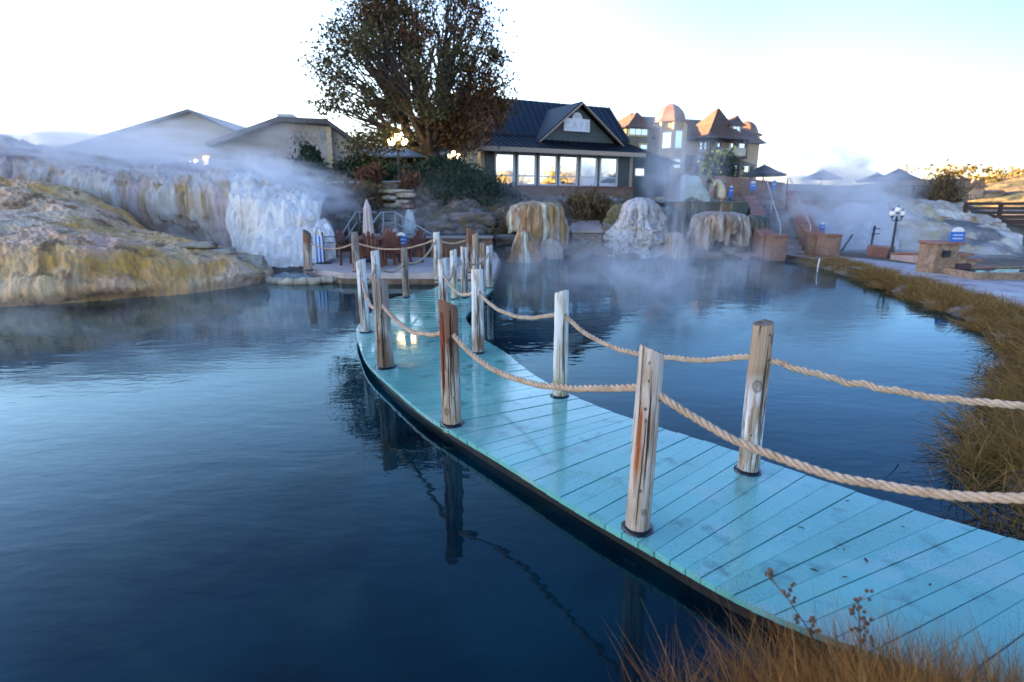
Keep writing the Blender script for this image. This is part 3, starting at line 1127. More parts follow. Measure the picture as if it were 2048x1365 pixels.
# ------------------------------------------------------------------ travertine
TR1 = travertine('travertine_ochre', (0.76, 0.46, 0.18), [
    ((0.82, 0.62, 0.40), 0.5, 0.45, 0.62, (1, 1, 0.6)), ((0.72, 0.41, 0.29), 0.4, 0.46, 0.60, (1, 1, 0.7)),
    ((0.66, 0.33, 0.06), 0.8, 0.48, 0.62, (1, 1, 0.5)), ((0.48, 0.33, 0.19), 1.8, 0.56, 0.70, (1, 1, 0.18)), ((0.27, 0.14, 0.05), 2.4, 0.53, 0.66, (1, 1, 0.14))])
TR2 = travertine('travertine_pale', (0.56, 0.49, 0.46), [
    ((0.46, 0.36, 0.36), 0.3, 0.42, 0.6, (1, 1, 1)), ((0.42, 0.26, 0.08), 0.7, 0.54, 0.62, (1, 1, 0.12)),
    ((0.60, 0.57, 0.53), 1.3, 0.50, 0.60, (1, 1, 0.12)), ((0.30, 0.22, 0.10), 2.4, 0.56, 0.66, (1, 1, 0.10)), ((0.13, 0.11, 0.07), 1.5, 0.62, 0.72, (1, 1, 0.14))])
TR3 = travertine('travertine_white', (0.80, 0.79, 0.76), [((0.52, 0.44, 0.31), 0.55, 0.50, 0.62, (1, 1, 0.35)), ((0.46, 0.36, 0.22), 1.8, 0.58, 0.70, (1, 1, 0.15)), ((0.34, 0.33, 0.30), 3.0, 0.60, 0.72, (1, 1, 0.12))])
TR4 = travertine('travertine_streaked', (0.42, 0.30, 0.19), [
    ((0.68, 0.64, 0.55), 1.6, 0.52, 0.58, (1, 1, 0.08)), ((0.24, 0.12, 0.06), 1.9, 0.55, 0.68, (1, 1, 0.1)), ((0.33, 0.25, 0.07), 1.1, 0.52, 0.66, (1, 1, 0.12)),
    ((0.07, 0.06, 0.045), 2.4, 0.60, 0.70, (1, 1, 0.1))])
TR5 = travertine('travertine_grey_white', (0.50, 0.50, 0.51), [((0.66, 0.66, 0.67), 1.4, 0.45, 0.62, (1, 1, 0.6)), ((0.28, 0.24, 0.20), 1.4, 0.58, 0.72, (1, 1, 0.3))])
TR6 = travertine('travertine_dark_wet', (0.15, 0.12, 0.08), [((0.07, 0.08, 0.06), 1.3, 0.42, 0.6, (1, 1, 0.15)), ((0.36, 0.30, 0.22), 2.0, 0.58, 0.7, (1, 1, 0.12))], rough=0.35)


def rows_px(rows):
    """rows of (px, py, depth); a depth of None means the point lies at the water line"""
    out = []
    for r in rows:
        out.append([D(*q) if q[2] is not None else G(q[0], q[1], -0.03) for q in r])
    return out


def flow(p, u, v):
    x, y, z = p
    a = 0.13 * fbm(x * 0.45, y * 0.45, z * 0.5, 4)
    r = abs(fbm(x * 2.4, y * 2.4, z * 0.35, 4))
    t = 0.05 * math.sin(z * 9 + 3 * fbm(x * 0.5, y * 0.5, 0, 3))
    q = abs(fbm(x * 6.5, y * 6.5, z * 1.4, 3))
    return a - 0.11 * r - 0.055 * q + t * 0.9


# lower mound with its rounded lip at the water
rows = rows_px([
    [(-420, 640, None), (-200, 626, None), (0, 617, None), (150, 610, None), (300, 598, None), (420, 586, None), (490, 576, None), (533, 563, None), (545, 552, None)],
    [(-420, 600, 9.9), (-200, 585, 10.0), (0, 572, 10.35), (150, 570, 10.7), (300, 563, 11.4), (420, 556, 12.2), (490, 548, 12.7), (533, 545, 13.5), (545, 543, 14.6)],
    [(-420, 520, 10.4), (-200, 512, 10.5), (0, 506, 10.9), (150, 508, 11.2), (300, 515, 11.9), (420, 518, 12.6), (485, 522, 13.1), (520, 527, 13.9), (535, 530, 14.9)],
    [(-420, 455, 11.4), (-200, 455, 11.6), (0, 452, 12.0), (150, 460, 12.3), (300, 484, 12.9), (410, 495, 13.5), (470, 504, 14.2), (505, 514, 14.7), (525, 522, 15.4)],
    [(-420, 405, 13.2), (-200, 410, 13.3), (0, 425, 13.6), (150, 438, 13.9), (280, 470, 14.4), (390, 486, 15.0), (450, 500, 15.6), (490, 512, 15.8), (515, 520, 16.3)],
    [(-420, 350, 15.2), (-200, 365, 15.2), (0, 378, 15.2), (120, 392, 15.4), (220, 428, 15.7), (330, 470, 16.2), (420, 496, 16.6), (470, 512, 16.8), (505, 522, 17.2)],
    [(-420, 305, 17.0), (-200, 330, 17.0), (0, 345, 17.0), (100, 362, 17.0), (200, 400, 17.2), (300, 462, 17.5), (400, 508, 17.6), (460, 524, 17.8), (500, 530, 18.0)],
    [(-420, 360, 19.0), (-200, 380, 19.0), (0, 400, 19.0), (100, 420, 19.0), (200, 460, 19.0), (300, 500, 19.0), (400, 525, 19.0), (460, 530, 19.0), (500, 535, 19.0)]])
o = loft('travertine_mound', rows, 420, 240, TR1, flow)
setp(o, 'broad ochre and pink travertine mound sloping into the left water', 'rock formation')


def curtain(p, u, v):
    x, y, z = p
    a = 0.22 * fbm(x * 0.5, y * 0.5, z * 0.3, 4)
    r = abs(fbm(x * 3.0, y * 3.0, z * 0.22, 4))
    return a - 0.22 * r * min(1, 4 * v) + 0.05 * fbm(x * 7, y * 7, z * 0.8, 3)


# upper terrace: a long rounded crest that hangs down like a curtain
rows = rows_px([
    [(-420, 235, 24), (-150, 255, 24), (60, 292, 24), (160, 312, 24), (300, 330, 24), (420, 342, 24), (520, 352, 23.5), (600, 376, 23)],
    [(-420, 232, 20.5), (-150, 258, 20.5), (60, 298, 20.5), (160, 318, 20.2), (300, 336, 20), (420, 345, 19.8), (520, 356, 19.6), (600, 380, 19.4)],
    [(-420, 245, 18.8), (-150, 272, 18.8), (60, 312, 18.8), (160, 330, 18.7), (300, 347, 18.5), (420, 355, 18.2), (520, 366, 18.0), (610, 392, 17.9)],
    [(-420, 290, 18.3), (-150, 310, 18.3), (60, 350, 18.3), (160, 368, 18.2), (300, 385, 17.9), (420, 392, 17.6), (520, 402, 17.3), (615, 425, 17.3)],
    [(-420, 340, 18.2), (-150, 350, 18.2), (60, 390, 18.2), (160, 410, 18.2), (300, 425, 17.9), (420, 440, 17.7), (520, 448, 17.0), (600, 462, 16.9)],
    [(-420, 390, 18.4), (-150, 400, 18.4), (60, 430, 18.4), (160, 452, 18.4), (300, 455, 18.3), (410, 462, 18.2), (515, 490, 16.8), (595, 500, 16.7)],
    [(-420, 440, 18.8), (-150, 450, 18.8), (60, 480, 18.8), (160, 490, 18.8), (300, 486, 18.9), (420, 500, 18.9), (515, 528, 16.7), (592, 535, 16.5)]])
o = loft('travertine_terrace', rows, 420, 150, TR2, curtain)
setp(o, 'long pale steaming travertine terrace hanging in curtains above the ochre mound', 'rock formation')

# white cascade at its right end: two tiers
rows = rows_px([
    [(470, 345, 20), (540, 352, 20), (600, 376, 20), (650, 398, 20.2)],
    [(460, 358, 18.0), (540, 366, 17.7), (600, 386, 17.5), (645, 407, 17.6)],
    [(455, 395, 17.2), (535, 396, 16.9), (600, 408, 16.8), (643, 420, 17.0)],
    [(450, 430, 17.0), (530, 428, 16.6), (600, 432, 16.5), (640, 440, 16.9)],
    [(455, 470, 16.9), (530, 470, 16.4), (605, 452, 16.5), (650, 446, 16.8)],
    [(470, 505, 16.8), (532, 510, 16.0), (610, 480, 16.0), (668, 468, 16.3)],
    [(500, 528, 16.8), (540, 535, 15.7), (615, 532, 15.5), (672, 520, 15.9)]])
o = loft('travertine_cascade', rows, 130, 130, TR3, curtain)
setp(o, 'bright white mineral cascade beside the small rimmed pool', 'rock formation')

# flat broken slabs on the point of the lower mound
m_slab = MAT('pale_broken_slab', (0.36, 0.28, 0.17), 0.8, [((0.46, 0.41, 0.34), 2, 0.5, 0.62), ((0.14, 0.10, 0.08), 3, 0.58, 0.7)], [(6, 0.6, 0.05)])
slabs = [(390, 491, 13.6, 1.0, 0.13, 'longest pale slab lying high on the point of the ochre mound'), (436, 504, 13.7, 0.75, 0.16, 'thick middle slab on the point of the ochre mound'),
         (470, 517, 14.0, 0.6, 0.20, 'brown-grey slab lowest on the ochre mound point'), (508, 527, 14.0, 0.55, 0.40, 'upright dark rock at the very tip of the ochre mound')]


def rock(name, label, loc, size, mat, seed=0, cat='rock', group=None, rotz=0.0, sharp=0.22, flat=False):
    bm = bmesh.new()
    bmesh.ops.create_icosphere(bm, subdivisions=4, radius=1)
    for v in bm.verts:
        p = v.co.copy()
        # square it off a little, then break the surface
        m = max(abs(p.x), abs(p.y), abs(p.z))
        p = p.lerp(p / m, 0.55)
        n = sharp * fbm(p.x * 1.1 + seed, p.y * 1.1, p.z * 1.1, 4) + 0.06 * fbm(p.x * 5 + seed, p.y * 5, p.z * 5, 3)
        p = p * (1 + n)
        v.co = Vector((p.x * size[0] / 2, p.y * size[1] / 2, p.z * size[2] / 2))
    me = bpy.data.meshes.new(name)
    bm.to_mesh(me)
    bm.free()
    me.materials.append(mat)
    me.polygons.foreach_set('use_smooth', [True] * len(me.polygons))
    o = bpy.data.objects.new(name, me)
    COL.objects.link(o)
    o.location = loc
    o.rotation_euler = (0, 0, rotz)
    return setp(o, label, cat, group)


for i, (px, py, Y, w_, h_, lb) in enumerate(slabs):
    rock('stone_slab', lb, D(px, py, Y), (w_, 0.7, h_), m_slab, 11 + i * 7, 'slab', rotz=0.3)


def tone_mat(name, ramp, rough=0.5, mott=0.6):
    """mineral colours chosen finger by finger (attribute tone), then streaked and mottled"""
    m, nt, b = new_mat(name)
    cr = nt.nodes.new('ShaderNodeValToRGB')
    el = cr.color_ramp.elements
    while len(el) < len(ramp):
        el.new(0.5)
    for i, c in enumerate(ramp):
        el[i].position = i / max(1, len(ramp) - 1)
        el[i].color = c4(c)
    nt.links.new(attr_fac(nt, 'tone'), cr.inputs[0])
    col = mix_col(nt, cr.outputs[0], ramp[0], mul(nt, noise_fac(nt, 7, 0.46, 0.66, (1, 1, 0.10), 6), mott))
    col = mix_col(nt, col, tuple(x * 0.32 for x in ramp[0]), mul(nt, noise_fac(nt, 9, 0.54, 0.68, (1, 1, 0.12), 5), 0.75))
    col = mix_col(nt, col, (0.03, 0.025, 0.02), mul(nt, attr_fac(nt, 'crack_groove'), 0.8))  # colour darkened in the recesses between the fingers
    nt.links.new(col, b.inputs['Base Color'])
    b.inputs['Roughness'].default_value = rough
    p = bump(nt, b, noise_fac(nt, 16, 0, 1, (1, 1, 0.15), 7), 0.8, 0.06)
    bump(nt, b, noise_fac(nt, 34, 0, 1, (1, 1, 0.7), 5), 0.5, 0.03, p)
    return m


def drape(name, label, px, Y, top, half_w, depth, drop, mat, teeth=0.25, seed=0, lean=0.25, cat='rock formation', cap=0.22, nt_=220, ns=110, nf=14, rough=0.0):
    """a mineral dome that hangs over in fingers like candle wax; px, top in the survey, sizes in metres"""
    c = D(px, top, Y)
    rs = random.Random(seed)
    fd = [rs.uniform(1 - teeth, 1 + teeth) for _ in range(nf + 1)]
    ft = [rs.random() for _ in range(nf + 1)]
    V = np.zeros((ns, nt_, 3))
    TN, CK = np.zeros((ns, nt_)), np.zeros((ns, nt_))
    for j in range(nt_):
        a = 2 * math.pi * j / nt_
        ca, sa = math.cos(a), math.sin(a)
        for i in range(ns):
            f = i / (ns - 1)
            ph = (a / (2 * math.pi) * nf + 0.55 * fbm(ca * 2 + seed, sa * 2, f * 0.9, 2)) % nf
            k = int(ph)
            u = ph - k
            rib = math.sqrt(max(0.0, math.sin(math.pi * u)))
            dr = drop(ca, sa) if callable(drop) else drop
            # neighbouring fingers blend at their seams
            e = 0.5 - 0.5 * math.cos(math.pi * min(1, max(0, (u - 0.88) / 0.24))) if u > 0.88 else (0.5 - 0.5 * math.cos(math.pi * min(1, (0.12 - u) / 0.24)) if u < 0.12 else 0)
            nb_ = (k + 1) % nf if u > 0.5 else (k - 1) % nf
            dr *= (fd[k] * (1 - e) + fd[nb_] * e) * (0.86 + 0.14 * rib)
            if f < 0.35:
                g = f / 0.35
                r = math.sin(g * math.pi / 2) * 0.93
                z = -cap * (1 - math.cos(g * math.pi / 2))
            elif f < 0.9:
                g = (f - 0.35) / 0.55
                r = 0.93 + 0.07 * math.sin(g * math.pi) + lean * g
                z = -cap - (dr - cap) * g
            else:
                g = (f - 0.9) / 0.1
                r = (0.93 + lean) * (1 - 0.5 * g)
                z = -dr + 0.12 * g
            am = min(1, f * 2.5)
            q = 1 - 0.15 * (1 - rib) * am + (0.06 * fbm(ca * 14 + seed, sa * 14, z * 1.6, 3) + 0.12 * fbm(ca * 1.5 + seed, sa * 1.5, z * 1.2, 3)) * am
            if rough:
                q += rough * (0.5 * fbm(ca * 3.5 + seed, sa * 3.5, z * 3.2, 5) - 0.25 * abs(fbm(ca * 8 + seed, sa * 8, z * 6, 3))) * am
            V[i, j] = (half_w * r * q * ca, depth * r * q * sa, z + 0.06 * fbm(ca * 3 * r + seed, sa * 3 * r, 7, 3) * (1 if f < 0.6 else 0))
            TN[i, j] = min(1, max(0, ft[k] * (1 - e) + ft[nb_] * e + 0.22 * fbm(ca * 5 + seed, sa * 5, z * 1.5, 3)))
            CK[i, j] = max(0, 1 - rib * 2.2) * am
    F = grid_faces(ns, nt_, True)
    o = np_mesh(name, V.reshape(-1, 3), F, mat, smooth=True)
    for nm, arr in (('tone', TN), ('crack_groove', CK)):
        at = o.data.attributes.new(nm, 'FLOAT', 'POINT')
        at.data.foreach_set('value', arr.ravel().astype(np.float32))
    o.location = c
    return setp(o, label, cat)


TN1 = tone_mat('mineral_brown_cream', [(0.30, 0.17, 0.07), (0.46, 0.30, 0.17), (0.40, 0.24, 0.06), (0.62, 0.50, 0.38), (0.34, 0.19, 0.10), (0.66, 0.70, 0.56)])
TN2 = tone_mat('mineral_cone_stripes', [(0.46, 0.23, 0.06), (0.56, 0.25, 0.09), (0.05, 0.13, 0.11), (0.44, 0.26, 0.10), (0.70, 0.74, 0.68), (0.40, 0.36, 0.36)])
TN3 = tone_mat('mineral_grey_white', [(0.40, 0.39, 0.39), (0.58, 0.57, 0.57), (0.66, 0.66, 0.67), (0.44, 0.38, 0.34)], 0.8, 0.5)
TN4 = tone_mat('mineral_tan', [(0.34, 0.24, 0.15), (0.46, 0.36, 0.27), (0.52, 0.45, 0.38)])
TN5 = tone_mat('mineral_dark', [(0.07, 0.085, 0.075), (0.17, 0.14, 0.08), (0.05, 0.07, 0.07), (0.26, 0.21, 0.15)], 0.4)
TN6 = tone_mat('mineral_grey_brown', [(0.24, 0.16, 0.10), (0.50, 0.44, 0.38), (0.36, 0.24, 0.14), (0.58, 0.53, 0.48), (0.20, 0.12, 0.06)])
TN7 = tone_mat('mineral_olive', [(0.12, 0.11, 0.04), (0.20, 0.17, 0.07), (0.26, 0.22, 0.15)], 0.8)
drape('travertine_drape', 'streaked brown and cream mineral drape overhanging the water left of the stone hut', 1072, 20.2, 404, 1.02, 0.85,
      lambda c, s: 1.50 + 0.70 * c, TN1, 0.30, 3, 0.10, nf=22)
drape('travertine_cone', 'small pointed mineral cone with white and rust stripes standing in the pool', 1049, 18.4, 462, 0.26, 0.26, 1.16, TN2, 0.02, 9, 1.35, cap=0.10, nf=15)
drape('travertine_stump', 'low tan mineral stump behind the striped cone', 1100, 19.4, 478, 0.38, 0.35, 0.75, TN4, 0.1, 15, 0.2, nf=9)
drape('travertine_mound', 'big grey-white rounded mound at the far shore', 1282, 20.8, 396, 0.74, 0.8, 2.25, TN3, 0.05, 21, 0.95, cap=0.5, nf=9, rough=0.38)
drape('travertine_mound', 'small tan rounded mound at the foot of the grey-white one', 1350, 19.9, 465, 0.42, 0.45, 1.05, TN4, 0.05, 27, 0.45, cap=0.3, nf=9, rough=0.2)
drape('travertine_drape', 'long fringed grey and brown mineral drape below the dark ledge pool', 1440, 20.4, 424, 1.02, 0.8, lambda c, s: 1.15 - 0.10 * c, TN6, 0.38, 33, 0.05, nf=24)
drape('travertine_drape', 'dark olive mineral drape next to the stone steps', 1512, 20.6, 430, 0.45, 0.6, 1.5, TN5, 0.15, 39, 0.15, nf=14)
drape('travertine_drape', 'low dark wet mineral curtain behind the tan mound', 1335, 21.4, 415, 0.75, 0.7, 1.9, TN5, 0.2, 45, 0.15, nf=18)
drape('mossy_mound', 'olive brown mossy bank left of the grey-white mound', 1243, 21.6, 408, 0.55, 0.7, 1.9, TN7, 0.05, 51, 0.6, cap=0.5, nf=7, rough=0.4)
drape('rust_rock', 'small rust-coloured rock by the boardwalk end', 984, 17.6, 503, 0.20, 0.25, 0.45, TN2, 0.05, 57, 0.5, nf=8, rough=0.3)

# cave-dark rock ledges behind the drape and along the far shore
m_cliff = MAT('shore_rock', (0.20, 0.175, 0.16), 0.85, [((0.07, 0.055, 0.045), 1.1, 0.48, 0.62, (1, 1, 2.5)), ((0.36, 0.34, 0.33), 1.7, 0.55, 0.68, (1, 1, 2.5)), ((0.14, 0.10, 0.05), 0.8, 0.5, 0.7)],
              [(2.2, 0.8, 0.2, (1, 1, 2.2)), (9, 0.6, 0.06, (1, 1, 1.6))])


def crag(p, u, v):
    x, y, z = p
    return 0.40 * fbm(x * 0.8, y * 0.8, z * 1.7, 5) + 0.10 * fbm(x * 3.5, y * 3.5, z * 6, 4)


rows = rows_px([
    [(800, 395, 25), (900, 400, 25), (1000, 398, 25), (1100, 400, 25.5), (1220, 402, 26), (1330, 402, 26), (1420, 404, 26), (1530, 404, 26)],
    [(810, 425, 21), (900, 430, 20.6), (1000, 425, 21.2), (1100, 425, 22.4), (1180, 425, 23.2), (1330, 425, 22.6), (1420, 425, 22.4), (1530, 430, 22.4)],
    [(820, 465, 19.3), (900, 465, 19.2), (1000, 470, 20.0), (1100, 470, 21.6), (1180, 470, 22.6), (1330, 470, 21.6), (1420, 470, 21.6), (1530, 470, 21.6)],
    [(830, 500, 18.6), (900, 505, 18.5), (1000, 510, 19.2), (1100, 505, 21.0), (1180, 502, 22.1), (1330, 508, 21.2), (1420, 508, 21.2), (1530, 508, 21.2)],
    [(830, 535, 18.2), (900, 535, 18.2), (1000, 535, 18.8), (1100, 530, 20.6), (1180, 525, 21.8), (1330, 530, 20.9), (1420, 530, 20.9), (1530, 530, 20.9)]])
o = loft('rock_bank', rows, 240, 90, m_cliff, crag)
setp(o, 'brown layered rock bank behind the far shore of the pool', 'rock bank')

rk = [(1035, 505, 18.9, 0.9, 0.35, 'flat dark rock by the water beside the cone'), (1125, 500, 20.6, 0.8, 0.5, 'dark rock under the streaked drape'), (1222, 470, 21.4, 0.7, 0.9, 'tall dark rock between the stone hut and the grey-white mound'),
      (1015, 480, 19.6, 1.1, 0.35, 'layered rock ledge left of the streaked drape'), (885, 455, 19.6, 1.2, 0.4, 'grey ledge above the rust-stained pool wall'), (945, 440, 20.2, 1.6, 0.5, 'long pale ledge under the big juniper'),
      (1208, 506, 20.6, 0.9, 0.4, 'brown rock at the water left of the grey-white mound'), (1392, 508, 19.8, 0.7, 0.35, 'dark wet rock right of the small tan mound'), (1420, 512, 19.6, 0.9, 0.3, 'low flat rock under the fringed drape'),
      (1470, 506, 19.9, 0.8, 0.45, 'rounded brown rock under the right of the fringed drape'), (1150, 512, 20.2, 1.0, 0.35, 'flat brown rock in front of the stone hut'), (1255, 514, 19.7, 0.7, 0.25, 'small pale rock at the foot of the grey-white mound')]
for i, (px, py, Y, w_, h_, lb) in enumerate(rk):
    rock('shore_rock', lb, D(px, py, Y), (w_, 0.8, h_), m_cliff, 60 + i * 5, rotz=0.4 * math.sin(i * 3))

# stone hut with a pink slab roof at the far shore
m_masonry = stone_mat('dry_stone_masonry', (0.40, 0.32, 0.25), (0.28, 0.22, 0.17), (0.46, 0.40, 0.34), (0.07, 0.06, 0.05), 4.5, (1, 1, 2.2))
m_redstone = stone_mat('red_sandstone_masonry', (0.26, 0.135, 0.10), (0.32, 0.20, 0.13), (0.20, 0.11, 0.09), (0.17, 0.13, 0.11), 2.8, (1, 1, 1.4))
m_redcap = MAT('red_sandstone_cap', (0.26, 0.12, 0.09), 0.75, [((0.34, 0.21, 0.17), 2.2, 0.45, 0.65), ((0.18, 0.09, 0.07), 5, 0.55, 0.7)], [(9, 0.5, 0.03)])
m_pinkslab = MAT('pink_flagstone', (0.46, 0.36, 0.33), 0.7, [((0.36, 0.27, 0.25), 1.8, 0.45, 0.6), ((0.52, 0.46, 0.44), 3, 0.55, 0.7)], [(8, 0.4, 0.02)])
t = thing('stone_hut', 'small stone pump hut with a sloping pink slab top at the far shore', 'hut', D(1174, 505, 21.4))
mb = MB()
mb.box(-0.55, 0.55, -0.1, 1.0, -0.3, 0.70)
mb.build('wall', m_masonry, t, bevel=0.02)
mb = MB()
mb.hexa([(-0.62, -0.2, 0.72), (0.62, -0.2, 0.72), (0.55, 1.05, 1.05), (-0.70, 1.05, 1.05), (-0.62, -0.2, 0.80), (0.62, -0.2, 0.80), (0.55, 1.05, 1.14), (-0.70, 1.05, 1.14)])
mb.build('roof', m_pinkslab, t, bevel=0.01)
mb = MB()
mb.box(-0.48, -0.30, -0.13, -0.1, 0.38, 0.52)
mb.build('opening', M['dark'], t)

# ledge pool: a dark wet wall with a level rim, water above
m_wetwall = MAT('dark_wet_wall', (0.05, 0.055, 0.05), 0.3, [((0.16, 0.085, 0.035), 2.2, 0.52, 0.62, (1, 1, 0.1)), ((0.02, 0.05, 0.05), 1.3, 0.45, 0.65, (1, 1, 0.2)), ((0.30, 0.26, 0.20), 4, 0.62, 0.7, (1, 1, 0.1))], [(8, 0.5, 0.03, (1, 1, 0.2))])
t = thing('ledge_pool_wall', 'dark wet overflowing wall of the raised ledge pool', 'wall', D(1416, 470, 21.9))
a, c2 = D(1337, 404, 21.9), D(1497, 404, 21.9)
z0 = t.location.z
mb = MB()
mb.box(a.x - t.location.x, c2.x - t.location.x, 0, 0.35, -0.9, a.z - z0 - 0.05)
mb.build('wall', m_wetwall, t, bevel=0.02)
mb = MB()
mb.box(a.x - t.location.x - 0.05, c2.x - t.location.x + 0.05, -0.06, 0.42, a.z - z0 - 0.047, a.z - z0 + 0.01)
mb.build('rim', MAT('wet_rim', (0.05, 0.09, 0.10), 0.2), t, bevel=0.015)
mb = MB()
mb.add([(a.x, 22.0, a.z - 0.02), (c2.x, 22.0, a.z - 0.02), (c2.x + 0.3, 25.3, a.z - 0.02), (a.x, 25.3, a.z - 0.02)], [(0, 1, 2, 3)])
setp(mb.build('water', m_water, fix=False), kind='structure')
# pale green mineral fall behind the ledge pool
rows = rows_px([[(1362, 352, 27), (1378, 350, 27), (1392, 352, 27)], [(1362, 362, 26), (1382, 362, 26), (1402, 362, 26)], [(1362, 380, 25.5), (1388, 380, 25.3), (1415, 382, 25.5)], [(1358, 408, 25.2), (1390, 410, 24.9), (1425, 410, 25.2)]])
o = loft('mineral_fall', rows, 40, 40, travertine('pale_green_mineral', (0.50, 0.58, 0.40), [((0.66, 0.70, 0.62), 2, 0.45, 0.6, (1, 1, 0.2)), ((0.30, 0.30, 0.20), 2.5, 0.58, 0.7, (1, 1, 0.2))]), lambda p, u, v: 0.12 * fbm(p[0] * 3, p[1] * 3, p[2] * 0.6, 3))
setp(o, 'pale green mineral fall feeding the ledge pool', 'rock formation')

# right-hand cascades
TR7 = travertine('travertine_slide', (0.44, 0.40, 0.32), [
    ((0.40, 0.31, 0.14), 0.9, 0.50, 0.6, (1, 1, 0.3)), ((0.58, 0.56, 0.50), 0.8, 0.52, 0.6, (1, 1, 0.3)), ((0.11, 0.115, 0.12), 0.55, 0.52, 0.58, (1, 1, 0.3)), ((0.28, 0.16, 0.07), 1.4, 0.6, 0.68, (1, 1, 0.25))])
rows = rows_px([
    [(1770, 400, 27), (1830, 402, 27), (1890, 404, 27), (1945, 408, 27)],
    [(1775, 408, 25.5), (1835, 410, 25.5), (1895, 412, 25.5), (1950, 415, 25.5)],
    [(1790, 440, 24), (1860, 436, 24), (1930, 432, 24), (1990, 442, 24)],
    [(1800, 475, 22.5), (1880, 468, 22.2), (1960, 455, 22), (2025, 462, 22)],
    [(1805, 505, 21), (1890, 500, 20.6), (1980, 488, 20.2), (2050, 495, 20.2)],
    [(1805, 530, 20.2), (1890, 530, 19.4), (1990, 528, 19), (2065, 525, 19.2)]])
o = loft('travertine_slide', rows, 150, 120, TR7, lambda p, u, v: 0.25 * fbm(p[0] * 0.9 + p[2], p[1] * 0.4, p[2] * 0.4, 4) + 0.10 * fbm(p[0] * 4, p[1] * 1.2, p[2], 3))
setp(o, 'striped cream and slate mineral slide below the right wall', 'rock formation')
rows = rows_px([
    [(1610, 425, 26), (1660, 415, 26), (1720, 412, 26), (1775, 405, 26)],
    [(1610, 445, 24.6), (1660, 438, 24.4), (1720, 440, 24.4), (1785, 438, 24.4)],
    [(1612, 475, 23), (1660, 475, 22.6), (1720, 478, 22.5), (1795, 478, 22.6)],
    [(1615, 512, 21.6), (1660, 514, 21), (1720, 518, 20.8), (1800, 522, 20.6)]])
o = loft('travertine_slope', rows, 110, 90, TR5, lambda p, u, v: 0.25 * fbm(p[0] * 0.9, p[1] * 0.6, p[2] * 0.4, 4) + 0.06 * fbm(p[0] * 4, p[1] * 2, p[2], 3))
setp(o, 'grey steaming mineral slope right of the stone steps', 'rock formation')

# ------------------------------------------------------------------ patio with its furniture
m_patio = MAT('pale_concrete', (0.50, 0.43, 0.39), 0.8, [((0.40, 0.34, 0.31), 1.2, 0.45, 0.65), ((0.56, 0.51, 0.48), 4, 0.55, 0.7)], [(14, 0.3, 0.01)])
ZP = 0.24
PAT = [(-5.3, 14.9), (-4.85, 14.15), (-4.0, 13.45), (-0.42, 13.3), (-0.38, 17.2), (-1.0, 17.5), (-2.2, 18.4), (-5.4, 18.4)]
mb = MB()
mb.prism([(x, y, -0.4) for x, y in PAT], (0, 0, 0.4 + ZP))
setp(mb.build('patio_pavement', m_patio, bevel=0.015), kind='structure')
mb = MB()
for (x0, y0), (x1, y1) in zip(PAT[:4], PAT[1:5]):
    mb.bar((x0, y0 - 0.06, 0.05), (x1, y1 - 0.06, 0.05), 0.06, 0.14)
t = setp(mb.build('timber_edging', MAT('brown_edging', (0.12, 0.075, 0.045), 0.6, [((0.22, 0.15, 0.10), 5, 0.45, 0.65)])), 'brown timber edging under the front of the patio', 'edging')
# rim of the small pool left of the patio
m_rim = MAT('pale_stone_rim', (0.46, 0.38, 0.26), 0.75, [((0.62, 0.55, 0.42), 3, 0.45, 0.6), ((0.22, 0.17, 0.11), 5, 0.6, 0.7)], [(12, 0.5, 0.03)])
t = thing('stone_border', 'low curved rim of pale stones round the small side pool', 'border', (0, 0, 0))
rim = catmull([(-5.9, 13.65, 0.05), (-5.3, 13.30, 0.06), (-4.7, 13.32, 0.07), (-4.25, 13.55, 0.09), (-4.05, 13.9, 0.1)], 60)
for i in range(7):
    seg = rim[i * 8: i * 8 + 9]
    mb = MB()
    mb.tube([tuple(p + np.array((0, 0, 0.012 * math.sin(i * 5 + q)))) for q, p in enumerate(seg)], [0.06] + [0.085 + 0.008 * math.sin(i * 3 + q) for q in range(7)] + [0.06], n=10)
    mb.build('rim_stone', m_rim, t, smooth=True)
mb = MB()
mb.add([(x, y, 0.07) for x, y in [(-5.9, 13.7), (-5.3, 13.35), (-4.7, 13.36), (-4.3, 13.6), (-4.85, 14.2), (-5.3, 14.9), (-6.2, 16)]], [tuple(range(7))])
setp(mb.build('water', m_water, fix=False), kind='structure')

# rust-stained pool wall behind the patio and the steaming water on it
m_rust = MAT('rust_streaked_wall', (0.10, 0.06, 0.04), 0.45, [((0.34, 0.10, 0.03), 3.0, 0.48, 0.60, (1, 1, 0.10)), ((0.50, 0.32, 0.16), 4.5, 0.58, 0.66, (1, 1, 0.08)), ((0.015, 0.012, 0.012), 2.6, 0.52, 0.62, (1, 1, 0.12))],
             [(9, 0.7, 0.04, (1, 1, 0.15))])
t = thing('pool_wall', 'rust-streaked dark wall of the raised pool behind the patio', 'wall', (-1.6, 17.35, ZP))
a, c2 = D(800, 474, 17.4), D(985, 474, 17.4)
mb = MB()
mb.box(a.x + 1.6, c2.x + 1.6, 0, 0.4, -0.5, a.z - ZP - 0.05)
mb.build('wall', m_rust, t, bevel=0.03)
mb = MB()
mb.box(a.x + 1.57, c2.x + 1.63, -0.07, 0.45, a.z - ZP - 0.047, a.z - ZP + 0.02)
mb.build('coping', MAT('wet_grey_coping', (0.20, 0.21, 0.22), 0.35), t, bevel=0.02)
mb = MB()
mb.add([(a.x, 17.5, a.z + 0.005), (c2.x, 17.5, a.z + 0.005), (c2.x, 19.6, a.z + 0.005), (a.x, 19.6, a.z + 0.005)], [(0, 1, 2, 3)])
setp(mb.build('water', m_water, fix=False), kind='structure')
